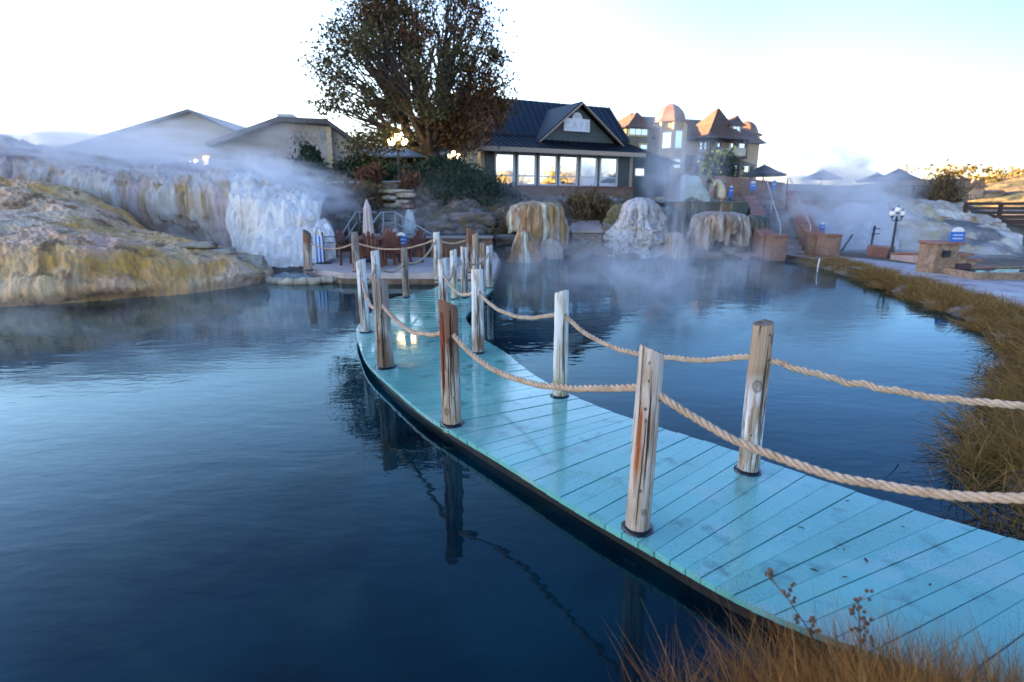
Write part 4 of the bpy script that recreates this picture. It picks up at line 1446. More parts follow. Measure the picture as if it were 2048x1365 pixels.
# small waterfall cone feeding it
drape('travertine_fountain', 'narrow pale green mineral cone with a trickle above the raised pool', 819, 19.4, 421, 0.13, 0.13, 0.95,
      travertine('pale_teal_mineral', (0.42, 0.50, 0.48), [((0.66, 0.72, 0.72), 4, 0.48, 0.6, (1, 1, 0.1)), ((0.22, 0.24, 0.20), 5, 0.58, 0.7, (1, 1, 0.1))]), 0.02, 71, 1.2, cap=0.08, nt_=60, ns=50, nf=8)
cl = [(792, 383, 1.25, 0.10, 'topmost flat stone of the ledge stack'), (812, 391, 0.7, 0.16, 'upper right block of the stone ledge stack'), (780, 396, 0.6, 0.14, 'upper left block of the stone ledge stack'),
      (806, 404, 0.55, 0.13, 'middle block of the stone ledge stack'), (788, 411, 0.7, 0.12, 'lower wide block of the stone ledge stack'), (815, 413, 0.4, 0.14, 'orange block right at the foot of the stone ledge stack')]
for i, (px, py, w_, h_, lb) in enumerate(cl):
    rock('ledge_stone', lb, D(px, py, 21.0), (w_, 0.6, h_ * 1.25), m_slab if i != 5 else m_redcap, 80 + i * 3, 'stone', rotz=0.2 * math.sin(i), sharp=0.15)

# aluminium hand rails over the little stair
def rail(label, path, lower, posts, Y):
    P = [D(*q) for q in path]
    t = thing('handrail', label, 'handrail', P[0], 0.0, 'aluminium stair rails')
    mb = MB()
    mb.tube([p - P[0] for p in P], 0.022, 8)
    mb.build('top_rail', M['steel'], t, smooth=True)
    mb = MB()
    mb.tube([D(*q) - P[0] for q in lower], 0.018, 8)
    mb.build('mid_rail', M['steel'], t, smooth=True)
    for q0, q1 in posts:
        mb = MB()
        mb.tube([D(*q0) - P[0], D(*q1) - P[0]], 0.02, 8)
        mb.build('rail_post', M['steel'], t, smooth=True)


rail('left aluminium stair rail climbing behind the closed parasol', [(669, 492, 17.0), (712, 424, 18.4), (737, 424, 18.6), (752, 425, 18.8)], [(670, 513, 17.0), (714, 444, 18.4), (752, 444, 18.8)],
     [((669, 492, 17.0), (670, 535, 17.0)), ((697, 447, 17.9), (700, 500, 17.9)), ((719, 424, 18.5), (720, 450, 18.5))], 17)
rail('right aluminium stair rail peaking beside the mineral cone', [(722, 478, 17.1), (761, 425, 18.4), (789, 424, 18.6), (868, 472, 17.6)], [(766, 446, 18.4), (790, 446, 18.6), (838, 474, 17.7)],
     [((766, 425, 18.4), (767, 472, 18.4)), ((790, 425, 18.6), (791, 474, 18.6)), ((806, 436, 18.3), (806, 472, 18.3))], 17)
t = thing('stair', 'grey concrete steps rising behind the patio under the rails', 'stairs', (-4.6, 17.0, ZP))
for k in range(5):
    mb = MB()
    mb.box(-0.65 + k * 0.28, 0.75 + k * 0.05, 0.15 + k * 0.3, 0.48 + k * 0.3, -0.1, 0.16 * (k + 1))
    mb.build('step', m_patio, t, bevel=0.01)

# closed parasol
m_canvas = MAT('pale_canvas', (0.62, 0.52, 0.49), 0.85, [((0.52, 0.43, 0.40), 5, 0.4, 0.7, (1, 1, 0.2))], [(40, 0.2, 0.004)])
pb = D(741, 531, 16.0)
pb.z = ZP
top = D(741, 400, 16.0)
hh = top.z - ZP
t = thing('closed_parasol', 'closed pale pink-beige parasol standing at the patio table', 'parasol', pb)
mb = MB()
mb.lathe([(0.02, 0), (0.02, hh)], n=10)
mb.build('pole', M['steel'], t, smooth=True)
mb = MB()
mb.lathe([(0.24, 0), (0.24, 0.05), (0.05, 0.08), (0.035, 0.3)], n=18)
mb.build('base', M['black_metal'], t)
nseg, V = 64, []
prof = [(0.008, hh + 0.02), (0.03, hh - 0.02), (0.085, hh - 0.20), (0.10, hh - 0.24), (0.09, hh - 0.27), (0.105, hh - 0.5), (0.135, hh - 0.9), (0.165, hh - 1.2), (0.15, hh - 1.27), (0.10, hh - 1.30), (0.07, hh - 1.42)]
for r_, z_ in prof:
    for k in range(nseg):
        a_ = 2 * math.pi * k / nseg
        q = 1 + 0.22 * math.cos(a_ * 8 + 0.6) * min(1, (hh - z_) * 3)
        V.append((r_ * q * math.cos(a_), r_ * q * math.sin(a_), z_ + 0.02 * math.cos(a_ * 8) * (z_ < hh - 1.1)))
np_mesh('canopy', V, grid_faces(len(prof), nseg, True), m_canvas, t, smooth=True)

# Adirondack-style dining chairs round a slatted table
m_chair = MAT('red_brown_slats', (0.12, 0.04, 0.028), 0.5, [((0.17, 0.065, 0.045), 4, 0.45, 0.65), ((0.11, 0.035, 0.025), 9, 0.55, 0.7)])


def make_chair(label, loc, rz):
    t = thing('slatted_chair', label, 'chair', loc, rz, 'red-brown slatted chairs on the patio')
    for sx in (-1, 1):
        for y, h in ((-0.24, 0.58), (0.24, 0.58)):
            mb = MB()
            mb.box(sx * 0.29 - 0.035, sx * 0.29 + 0.035, y - 0.03, y + 0.03, 0, h)
            mb.build('leg', m_chair, t, bevel=0.005)
        mb = MB()
        mb.box(sx * 0.30 - 0.06, sx * 0.30 + 0.06, -0.32, 0.30, 0.583, 0.613)
        mb.build('armrest', m_chair, t, bevel=0.008)
    mb = MB()
    for k in range(5):
        mb.box(-0.25, 0.25, -0.28 + k * 0.105, -0.185 + k * 0.105, 0.40, 0.425)
    mb.build('seat', m_chair, t, bevel=0.005)
    mb = MB()
    for k in range(5):
        u = k - 2
        hgt = 1.08 - 0.05 * u * u
        mb.bar((u * 0.10, 0.24, 0.38), (u * 0.125, 0.40, hgt - 0.02), 0.09, 0.022, up=(0, 1, 0))
        mb.lathe([(0.047, 0), (0.04, 0.02), (0.02, 0.035)], (u * 0.125, 0.40, hgt - 0.025), 10, sy=0.25)
    mb.bar((-0.26, 0.315, 0.62), (0.26, 0.315, 0.62), 0.05, 0.02)
    mb.build('backrest', m_chair, t)
    return t


def gp(px, py, z=ZP):
    return G(px, py, z)


SC_CH = 0.86
ch0 = make_chair('leftmost red-brown chair, seen from its side by the flat-topped post', gp(706, 530), R(75))
spots = [((770, 517), -10, 'red-brown chair with the tallest visible back behind the table'), ((797, 531), 160, 'red-brown chair with its rounded fan back towards the boardwalk'),
         ((822, 526), -120, 'rightmost red-brown chair beside the blue sign'), ((745, 536), 185, 'red-brown chair nearest the water on the table front')]
for (px, py), rz, lb in spots:
    c = copy_tree(ch0)
    c.location = gp(px, py)
    c.rotation_euler = (0, 0, R(rz))
    c['label'] = lb
    c.scale = (SC_CH,) * 3
ch0.scale = (SC_CH,) * 3
tb = gp(757, 528)
t = thing('patio_table', 'red-brown slatted patio table under the closed parasol', 'table', tb)
mb = MB()
for k in range(7):
    mb.box(-0.62, 0.62, -0.42 + k * 0.122, -0.31 + k * 0.122, 0.70, 0.73)
mb.build('tabletop', m_chair, t, bevel=0.004)
for sx in (-1, 1):
    for sy in (-1, 1):
        mb = MB()
        mb.box(sx * 0.52 - 0.035, sx * 0.52 + 0.035, sy * 0.34 - 0.035, sy * 0.34 + 0.035, 0, 0.697)
        mb.build('leg', m_chair, t, bevel=0.004)
mb = MB()
mb.box(-0.5, 0.5, -0.02, 0.02, 0.14, 0.22)
mb.build('stretcher', m_chair, t)


# blue and white information boards
def board(name, label, base, w_, h_, zbot, rz=0.0, pole=True, lines=2, cap=True):
    t = thing(name, label, 'sign', base, rz, 'blue information boards round the pools')
    mb = MB()
    mb.box(-w_ / 2, w_ / 2, -0.02, 0.02, zbot, zbot + h_)
    mb.build('panel', M['sign_blue'], t, bevel=0.006)
    if cap:
        mb = MB()
        pts = [(-w_ / 2, 0, zbot + h_ + 0.003)] + [(math.cos(a_) * w_ * 0.40, 0, zbot + h_ + 0.003 + math.sin(a_) * w_ * 0.34) for a_ in np.linspace(math.pi, 0, 14)] + [(w_ / 2, 0, zbot + h_ + 0.003)]
        mb.prism([(x, -0.02, z) for x, _, z in pts], (0, 0.04, 0))
        mb.build('top', M['sign_white'], t)
    # short rows of white lettering, too small to read
    for k in range(lines):
        z = zbot + h_ * (0.68 - 0.34 * k)
        mb = MB()
        n = 8
        for q in range(n):
            x0 = -w_ * 0.36 + q * w_ * 0.72 / n
            hh_ = h_ * (0.10 + 0.05 * ((q * 7 + k * 3) % 3) / 2)
            mb.box(x0, x0 + w_ * 0.055, -0.026, -0.0215, z - hh_ / 2, z + hh_ / 2)
        mb.build('lettering', M['sign_white'], t)
    if pole:
        mb = MB()
        mb.box(-0.02, 0.02, 0.021, 0.05, 0, zbot + h_ * 0.8)
        mb.build('pole', M['black_metal'], t)
    return t


bp = D(805, 528, 16.4)
bp.z = ZP
s_ = D(805, 494, 16.4).z - ZP
board('pool_sign', 'blue sign with a rounded white top standing behind the patio chairs', bp, 0.31, 0.30, s_)
# towel rack and towel, coat stump
rp = D(649, 530, 15.6)
rp.z = ZP
t = thing('towel_rack', 'black metal rack with two crossbars left of the patio stair', 'rack', rp)
ht = D(649, 465, 15.6).z - ZP
mb = MB()
mb.lathe([(0.23, 0), (0.23, 0.02), (0.05, 0.05), (0.024, 0.06), (0.024, ht)], n=16)
mb.build('stand', M['black_metal'], t)
for z_, w_ in ((ht - 0.12, 0.36), (ht - 0.28, 0.30)):
    mb = MB()
    mb.bar((-w_, 0, z_), (w_, 0, z_), 0.024)
    mb.build('crossbar', M['black_metal'], t)
m_towel, nt, b = new_mat('blue_striped_towel')
wv = nt.nodes.new('ShaderNodeTexWave')
wv.bands_direction = 'X'
wv.inputs['Scale'].default_value = 3.2
nt.links.new(tex_coord(nt), wv.inputs['Vector'])
mr = nt.nodes.new('ShaderNodeMapRange')
mr.inputs['From Min'].default_value = 0.62
mr.inputs['From Max'].default_value = 0.66
nt.links.new(wv.outputs[1], mr.inputs['Value'])
nt.links.new(mix_col(nt, (0.72, 0.76, 0.86), (0.05, 0.20, 0.62), mr.outputs[0]), b.inputs['Base Color'])
b.inputs['Roughness'].default_value = 0.9
V = []
for i in range(24):
    for j in range(14):
        x = -0.13 + 0.26 * j / 13
        z = -0.86 * i / 23
        V.append((x, 0.02 * math.sin(j * 1.4) * (0.3 + i / 23), z))
o = np_mesh('towel', V, grid_faces(24, 14), m_towel, smooth=True)
md = o.modifiers.new('thick', 'SOLIDIFY')
md.thickness = 0.015
o.location = D(635, 472, 15.55)
setp(o, 'white towel with blue stripes hanging on the black rack', 'towel')


# ------------------------------------------------------------------ steps, walls and parapets on the far right
ZR = 0.12
t = thing('stone_stair', 'grey stone steps climbing between red sandstone walls at the far shore', 'stairs', (9.3, 19.2, ZR))
NS = 12
for k in range(NS):
    f0 = k / NS
    mb = MB()
    cx0 = 1.75 * f0
    mb.box(cx0 - 0.48, cx0 + 0.50, k * 0.50, k * 0.50 + 0.52, -0.1, 0.148 * (k + 1))
    mb.build('step', MAT('step_stone', (0.27, 0.26, 0.28), 0.8, [((0.38, 0.36, 0.36), 3, 0.45, 0.65)], [(12, 0.4, 0.02)]) if k == 0 else bpy.data.materials['step_stone'], t, bevel=0.012)


def redwall(name, label, pts, thick, mat=None, capmat=None, cat='wall', cap=True, capo=0.05):
    """a wall along points (x, y, z bottom, z top) with a flat capping"""
    t = thing(name, label, cat, (pts[0][0], pts[0][1], pts[0][2]))
    ox, oy, oz = pts[0][:3]
    mb, mc = MB(), MB()
    for p, q in zip(pts[:-1], pts[1:]):
        d = Vector((q[0] - p[0], q[1] - p[1], 0)).normalized()
        s = Vector((-d.y, d.x, 0)) * thick / 2
        P, Q = Vector((p[0] - ox, p[1] - oy, 0)), Vector((q[0] - ox, q[1] - oy, 0))

        def pt(b_, sgn, z, k=1.0):
            return (b_.x + s.x * sgn * k, b_.y + s.y * sgn * k, z - oz)
        mb.hexa([pt(P, -1, p[2]), pt(Q, -1, q[2]), pt(Q, 1, q[2]), pt(P, 1, p[2]), pt(P, -1, p[3]), pt(Q, -1, q[3]), pt(Q, 1, q[3]), pt(P, 1, p[3])])
        k = 1 + capo * 2 / thick
        mc.hexa([pt(P, -1, p[3] + 0.003, k), pt(Q, -1, q[3] + 0.003, k), pt(Q, 1, q[3] + 0.003, k), pt(P, 1, p[3] + 0.003, k), pt(P, -1, p[3] + 0.06, k), pt(Q, -1, q[3] + 0.06, k), pt(Q, 1, q[3] + 0.06, k), pt(P, 1, p[3] + 0.06, k)])
    mb.build('masonry', mat or m_redstone, t, bevel=0.01)
    if cap:
        mc.build('capping', capmat or m_redcap, t, bevel=0.01)
    return t


redwall('stair_wall', 'red sandstone wall on the left side of the stone steps', [(8.55, 19.1, 0.0, 0.72), (8.6, 20.1, 0.0, 0.95), (9.25, 22.0, 0.0, 1.5), (9.95, 24.6, 0.0, 2.05)], 0.42)
redwall('stair_wall', 'red sandstone wall on the right side of the stone steps', [(10.05, 19.0, 0.0, 0.80), (10.25, 20.2, 0.0, 1.05), (10.95, 22.2, 0.0, 1.65), (11.9, 25.0, 0.0, 2.25)], 0.40)
redwall('pier', 'square red sandstone pier at the bottom left of the steps', [(8.35, 18.75, 0.0, 0.78), (8.85, 18.75, 0.0, 0.78)], 0.5, cat='pier')
redwall('pier', 'square red sandstone pier at the bottom right of the steps', [(9.95, 18.6, 0.0, 0.80), (10.5, 18.6, 0.0, 0.80)], 0.5, cat='pier')
for sx, lb in ((0.0, 'grey pipe handrail running down the left side of the stone steps'), (1.0, 'grey pipe handrail running down the right side of the stone steps')):
    base = Vector((8.95 + sx, 19.3, ZR))
    t = thing('handrail', lb, 'handrail', base, 0, 'pipe handrails of the stone steps')
    mb = MB()
    mb.tube([(0, 0, 0.2), (0, 0, 0.95), (0.9, 2.9, 1.85), (1.75, 5.6, 2.7), (1.85, 6.0, 2.7), (1.85, 6.0, 2.0)], 0.02, 8)
    mb.build('top_rail', M['steel'], t, smooth=True)
    mb = MB()
    mb.tube([(0.9, 2.9, 0.9), (0.9, 2.9, 1.85)], 0.02, 8)
    mb.build('rail_post', M['steel'], t, smooth=True)

# parapets round the upper level
m_stonepanel = MAT('tan_stone_panels', (0.36, 0.27, 0.19), 0.8, [((0.27, 0.18, 0.12), 0.9, 0.45, 0.62, (1, 1, 1)), ((0.42, 0.34, 0.27), 2.4, 0.5, 0.65, (1, 1, 0.3))], [(6, 0.4, 0.03)])


def wall_px(name, label, x0, x1, Y0, Y1, ytop, ybot, mat, thick=0.3, capmat=None, cap=True):
    a_, c_ = D(x0, ytop[0], Y0), D(x1, ytop[1], Y1)
    b0, b1 = D(x0, ybot[0], Y0).z, D(x1, ybot[1], Y1).z
    return redwall(name, label, [(a_.x, a_.y, b0, a_.z - 0.06), (c_.x, c_.y, b1, c_.z - 0.06)], thick, mat, capmat, 'wall', cap)


wall_px('parapet', 'orange stone parapet under the first dark parasol', 1432, 1565, 26.6, 27, (352, 366), (412, 420), m_redstone)
wall_px('parapet', 'pale plank-like stone parapet right of the steps', 1566, 1690, 26.8, 27.6, (368, 372), (412, 414), m_stonepanel)
wall_px('parapet', 'low red ledge wall halfway down beside the steps', 1580, 1755, 25.0, 26.4, (402, 398), (440, 425), m_redstone)
wall_px('parapet', 'long tan stone wall behind the steam', 1690, 1805, 27.6, 28.4, (372, 362), (414, 412), m_stonepanel)
wall_px('wall', 'tall tan and rust panel wall left of the dark fence', 1760, 1938, 28.3, 28.9, (362, 357), (425, 425), m_stonepanel)
wall_px('low_wall', 'low red brick wall beside the lamp post foot', 1738, 1788, 18.9, 18.4, (490, 494), (513, 516), brick_mat('red_brick', (0.36, 0.15, 0.10), (0.28, 0.11, 0.08), (0.24, 0.19, 0.17), 4))
wall_px('low_wall', 'low grey-pink kerb wall right of the lamp post', 1790, 1868, 17.9, 16.6, (505, 506), (521, 530), m_pinkslab)
# rail panel above the slide
p0 = D(1795, 408, 27.2)
t = thing('railing', 'thin dark metal railing on top of the mineral slide', 'railing', p0)
for px in (1808, 1822, 1850):
    q = D(px, 409, 27.2) - p0
    mb = MB()
    mb.tube([q, q + Vector((0, 0, 0.85))], 0.025, 6)
    mb.build('rail_post', M['black_metal'], t)
mb = MB()
for h_ in (0.45, 0.82):
    q0, q1 = D(1790, 408, 27.2) - p0, D(1850, 409, 27.2) - p0
    mb.tube([q0 + Vector((0, 0, h_)), q1 + Vector((0, 0, h_))], 0.015, 6)
mb.build('rail', M['black_metal'], t)

# path along the right bank
m_path = MAT('pinkish_paved_path', (0.36, 0.34, 0.36), 0.75, [((0.46, 0.42, 0.42), 0.8, 0.42, 0.6), ((0.27, 0.24, 0.26), 2.0, 0.52, 0.66)], [(9, 0.5, 0.02), (1.2, 0.2, 0.05)], rough_noise=(0.8, 0.4, 0.6, 0.35, 0.85))
inner = catmull([(9.0, 19.4, 0), (9.3, 17.6, 0), (9.15, 15.5, 0), (8.9, 13.2, 0), (8.5, 11.0, 0), (8.4, 9.4, 0), (8.4, 7.6, 0), (8.2, 5.0, 0)], 40)
outer = catmull([(10.4, 19.4, 0), (10.8, 18, 0), (11.4, 16, 0), (11.6, 13.8, 0), (11.6, 11.5, 0), (11.5, 9.4, 0), (11.4, 7.6, 0), (11.3, 5.0, 0)], 40)
V, F = [], []
for k in range(9):
    for p, q in zip(inner, outer):
        m_ = p * (1 - k / 8) + q * (k / 8)
        V.append((m_[0], m_[1], 0.155 + 0.012 * fbm(m_[0], m_[1], 0, 3)))
setp(np_mesh('path', V, grid_faces(9, 40), m_path, smooth=True), kind='structure')
# hewn slab bench / dark platform by the water
t = thing('stone_bench', 'long red-brown slab platform at the water below the steps', 'bench', D(1524, 521, 19.3))
mb = MB()
mb.box(-0.86, 0.86, -0.1, 0.5, 0.12, 0.22)
mb.build('slab', m_redcap, t, bevel=0.02)
for x in (-0.55, 0.55):
    mb = MB()
    mb.box(x - 0.12, x + 0.12, 0.0, 0.4, -0.3, 0.117)
    mb.build('leg', m_pinkslab, t, bevel=0.01)


# lamp posts with three globes
def lamp(label, base, H_, globe, s=1.0, glow=None):
    t = thing('street_lamp', label, 'street lamp', base, 0.0, 'three-globe street lamps')
    mb = MB()
    mb.lathe([(0.11 * s, 0), (0.11 * s, 0.05), (0.085 * s, 0.10), (0.07 * s, 0.22), (0.045 * s, 0.26), (0.038 * s, H_ * 0.6), (0.032 * s, H_ - 0.14 * s), (0.05 * s, H_ - 0.12 * s), (0.03 * s, H_ - 0.08 * s), (0.03 * s, H_)], n=16)
    mb.build('pole', M['black_metal'], t, smooth=False)
    spots_ = [(-0.165 * s, 0, H_ - 0.02), (0.165 * s, 0, H_ - 0.02), (0, 0, H_ + 0.10 * s)]
    mb = MB()
    for x, y, z in spots_[:2]:
        mb.tube([(0, 0, H_ - 0.12 * s), (x * 0.5, 0, H_ - 0.15 * s), (x, 0, H_ - 0.12 * s), (x, 0, z)], 0.016 * s, 8)
    mb.build('arm', M['black_metal'], t, smooth=True)
    for x, y, z in spots_:
        mb = MB()
        mb.lathe([(0.045 * s, -0.01), (0.06 * s, 0.01), (0.03 * s, 0.03)], (x, y, z), 12)
        mb.build('globe_cup', M['black_metal'], t)
        mb = MB()
        r_ = 0.095 * s
        mb.lathe([(r_ * math.sin(a_) + 0.002, -r_ * math.cos(a_)) for a_ in np.linspace(0.25, math.pi - 0.1, 14)], (x, y, z + r_ + 0.015), 20)
        mb.build('globe', globe, t, smooth=True)
        mb = MB()
        mb.lathe([(0.028 * s, 0), (0.02 * s, 0.02), (0.012 * s, 0.05), (0.003, 0.08 * s)], (x, y, z + 2 * r_ + 0.012), 10)
        mb.build('finial', M['black_metal'], t)
    return t


bl = G(1781, 515, 0.16)
lamp('black three-globe street lamp, unlit, on the path by the right bank', bl, D(1790, 433, bl.y).z - 0.16, M['globe_off'], 0.92)
bl = D(799, 362, 24.5)
lamp('lit three-globe street lamp in front of the big tree trunk', bl, D(799, 291, 24.5).z - bl.z, M['globe'], 1.55)
bl = D(909, 340, 29)
lamp('lit street lamp half hidden behind the junipers at the cafe corner', bl, D(909, 318, 29).z - bl.z, M['globe'], 1.25)


# open parasols (dark) on the upper terrace
m_navy = MAT('dark_navy_canvas', (0.012, 0.018, 0.028), 0.8, [((0.02, 0.028, 0.04), 6, 0.4, 0.7)])


def parasol(label, px, ytip, yrim, half_px, Y, mat):
    tip, rim_ = D(px, ytip, Y), D(px, yrim, Y)
    r_ = half_px / FPX * Y * 0.99
    z0 = 1.88
    t = thing('open_parasol', label, 'parasol', (tip.x, Y, z0), 0.3, 'open dark parasols on the upper terrace')
    mb = MB()
    mb.lathe([(0.03, 0), (0.03, tip.z - z0 + 0.05)], n=8)
    mb.build('pole', M['black_metal'], t)
    mb = MB()
    n = 8
    ht_, hr = tip.z - z0, rim_.z - z0
    vs = [(0, 0, ht_)]
    fs = []
    for ring, (f, dz) in enumerate(((0.18, 0.0), (0.6, -0.03), (1.0, 0.0))):
        for k in range(n):
            a_ = 2 * math.pi * k / n
            vs.append((r_ * f * math.cos(a_), r_ * f * math.sin(a_), ht_ + (hr - ht_) * f + dz))
    for k in range(n):
        k2 = (k + 1) % n
        fs.append((0, 1 + k, 1 + k2))
        fs.append((1 + k, 1 + n + k, 1 + n + k2, 1 + k2))
        fs.append((1 + n + k, 1 + 2 * n + k, 1 + 2 * n + k2, 1 + n + k2))
    mb.add(vs, fs)
    # valance
    b_ = len(mb.v)
    for k in range(n):
        a_ = 2 * math.pi * k / n
        mb.v.append((r_ * math.cos(a_), r_ * math.sin(a_), hr))
        mb.v.append((r_ * 1.01 * math.cos(a_), r_ * 1.01 * math.sin(a_), hr - 0.10))
    for k in range(n):
        k2 = (k + 1) % n
        mb.f.append((b_ + 2 * k, b_ + 2 * k + 1, b_ + 2 * k2 + 1, b_ + 2 * k2))
        mb.mi.append(0)
    o = mb.build('canopy', mat, t)
    md = o.modifiers.new('thick', 'SOLIDIFY')
    md.thickness = 0.012
    for k in range(n):
        a_ = 2 * math.pi * k / n
        mb = MB()
        mb.bar((0.03 * math.cos(a_), 0.03 * math.sin(a_), ht_ - 0.06), (r_ * 0.97 * math.cos(a_), r_ * 0.97 * math.sin(a_), hr - 0.045), 0.02)
        mb.build('rib', M['black_metal'], t)


parasol('dark open parasol at the top of the stone steps', 1529, 329, 349, 41, 28.5, m_navy)
parasol('dark open parasol partly lost in steam, between two others', 1646, 339, 356, 36, 31.5, m_navy)
parasol('dark open parasol with its left edge behind steam, next to the tallest one', 1755, 346, 361, 36, 33.5, m_navy)
parasol('dark open parasol with a spike, rightmost above the tan wall', 1798, 337, 358, 38, 31, m_navy)

# boards on the upper terrace
for px, py, Y, w_, h_, lb in [(1462, 385, 25.6, 0.18, 0.42, 'narrow white and blue board by the bending person'), (1506, 374, 26.2, 0.26, 0.30, 'blue square board at the stair top'),
                              (1548, 372, 26.4, 0.20, 0.40, 'tall white and blue board right of the stair top'), (1644, 457, 20.4, 0.20, 0.26, 'small blue board at the lower right stair pier')]:
    bpz = D(px, py, Y)
    board('pool_sign', lb, (bpz.x, bpz.y, bpz.z - 0.9), w_, h_, 0.9 - h_ / 2, lines=1)

# stepped stone pillar with the blue board
pz = 0.15
pb = G(1890, 548, pz)
t = thing('stepped_pillar', 'tan stone pillar stepping down to the right with red slab treads', 'pillar', pb)
sc = pb.y / FPX
m_tanstone = stone_mat('tan_rubble_masonry', (0.36, 0.24, 0.14), (0.28, 0.18, 0.11), (0.42, 0.32, 0.23), (0.17, 0.13, 0.10), 5.0, (1, 1, 1.4))
blocks = [(-27, 17, 62), (18, 40, 40), (41, 62, 28), (63, 92, 14)]
for i, (x0, x1, h_) in enumerate(blocks):
    mb = MB()
    mb.box(x0 * sc, x1 * sc, -0.05 + 0.03 * i, 0.6 + 0.1 * i, -0.1, h_ * sc - 0.05)
    mb.build('masonry', m_tanstone, t, bevel=0.015)
    mb = MB()
    mb.box(x0 * sc - 0.04, x1 * sc + 0.10, -0.09 + 0.03 * i, 0.64 + 0.1 * i, h_ * sc - 0.047, h_ * sc + 0.01)
    mb.build('tread', m_redcap, t, bevel=0.01)
mb = MB()
mb.box(14 * sc, 42 * sc, -0.11, -0.053, 0.0, 0.26)
mb.build('niche', MAT('dark_plum_panel', (0.07, 0.03, 0.035), 0.6), t)
mb = MB()
mb.box(-17 * sc, -4 * sc, -0.14, -0.053, 0.42, 0.58)
mb.build('wall_lantern', M['black_metal'], t, bevel=0.01)
board('pool_sign', 'blue board with white lettering on the stepped stone pillar', (pb.x + 14 * sc, pb.y + 0.05, pz + 62 * sc + 0.01 - 0.2), 0.34, 0.24, 0.2, pole=False)
# cold plunge trough and low bench right of the pillar
tq = G(2010, 560, 0.15)
t = thing('stone_trough', 'low stone trough of still water at the right edge beyond the path', 'trough', tq)
mb = MB()
mb.box(-0.7, 1.6, 0.0, 0.08, 0.0, 0.16)
mb.box(-0.7, 1.6, 1.2, 1.28, 0.0, 0.16)
mb.box(-0.7, -0.62, 0.08, 1.2, 0.0, 0.16)
mb.build('basin', m_tanstone, t)
mb = MB()
mb.box(-0.615, 1.6, 0.085, 1.195, 0.0, 0.13)
mb.build('water_surface', m_water, t)
# T-shaped post and leaning rod
tp = D(1742, 493, 18.9)
t = thing('signpost', 'thin dark post with two short crossbars behind the lamp', 'post', tp)
mb = MB()
mb.bar((0, 0, 0), (0.03, 0, 0.66), 0.05)
mb.build('upright', M['black_metal'], t)
for z_ in (0.56, 0.40):
    mb = MB()
    mb.bar((-0.06, -0.03, z_), (0.20, -0.03, z_ + 0.01), 0.03)
    mb.build('crossbar', M['black_metal'], t)
q0, q1 = D(1683, 503, 19.5), D(1705, 470, 19.7)
mb = MB()
mb.tube([q0, q1], 0.03, 8)
setp(mb.build('leaning_rod', M['black_metal']), 'dark rod leaning in the steam left of the crossbar post', 'rod')
# depth marker in the pool
q0, q1 = G(1634, 548, -0.05), D(1637, 527, 14.3)
mb = MB()
mb.tube([q0, (q0.x, q0.y, 0.18), (q0.x + 0.02, q0.y, 0.36)], 0.018, 8)
setp(mb.build('depth_marker', M['white'], smooth=True), 'thin white marker stick standing in the right of the pool', 'marker')

# dark timber fence at the right edge
m_fence = MAT('dark_timber_fence', (0.045, 0.028, 0.018), 0.7, [((0.08, 0.05, 0.032), 3, 0.4, 0.7, (0.2, 1, 3))])
fa = D(1936, 408, 25.0)
t = thing('timber_fence', 'dark horizontal-rail timber fence in front of the sunlit hill', 'fence', (fa.x, fa.y, 0.55))
L_ = 9.0
for k, (z_, h_) in enumerate([(1.22, 0.12), (1.03, 0.11), (0.84, 0.11), (0.66, 0.16), (0.46, 0.20), (0.23, 0.20)]):
    mb = MB()
    mb.box(-0.1, L_, -0.03, 0.03, z_ - h_ / 2, z_ + h_ / 2)
    mb.build('rail', m_fence, t)
for k in range(6):
    mb = MB()
    mb.box(k * 1.5 - 0.06, k * 1.5 + 0.06, 0.033, 0.15, -0.2, 1.28)
    mb.build('fence_post', m_fence, t)

# ------------------------------------------------------------------ garden bank behind the patio
m_bank = MAT('garden_bank_soil', (0.15, 0.115, 0.08), 0.9, [((0.28, 0.25, 0.22), 1.4, 0.52, 0.64, (1, 1, 2)), ((0.10, 0.085, 0.04), 0.9, 0.45, 0.62), ((0.05, 0.042, 0.035), 2.6, 0.56, 0.7, (1, 1, 2))],
             [(3, 0.8, 0.15), (12, 0.6, 0.05)])
rows = rows_px([
    [(560, 352, 32), (660, 345, 32), (760, 343, 32), (860, 342, 32), (960, 350, 31), (1030, 372, 28)],
    [(585, 372, 24.5), (660, 364, 24.5), (760, 362, 24.5), (860, 362, 24.5), (950, 385, 24), (1030, 398, 25)],
    [(610, 395, 22), (670, 392, 22.3), (760, 388, 22.5), (850, 392, 22.3), (940, 410, 22), (1020, 408, 23)],
    [(640, 425, 20), (690, 425, 20.4), (770, 422, 20.6), (850, 425, 20.4), (930, 432, 20.4), (1015, 430, 21)],
    [(650, 462, 18.6), (690, 465, 19), (770, 468, 19.5), (850, 470, 19.3), (930, 470, 19.4), (1010, 470, 20)],
    [(640, 528, 17.5), (690, 515, 18.2), (770, 515, 18.6), (850, 515, 18.6), (930, 515, 18.6), (1000, 520, 19)]])
o = loft('garden_bank', rows, 200, 110, m_bank, crag)
setp(o, kind='structure')
wall_px('low_wall', 'grey-capped low garden wall under the lit lamp', 655, 812, 23.6, 24.0, (364, 362), (378, 377), m_masonry, 0.35, M['steel'])
redwall('parapet', 'red stone parapet at the right end of the cafe base', [(8.2, 31.2, 1.6, 3.2), (9.6, 31.8, 1.6, 3.2), (9.7, 31.0, 1.6, 2.4), (9.9, 29.8, 1.6, 2.2)], 0.4)

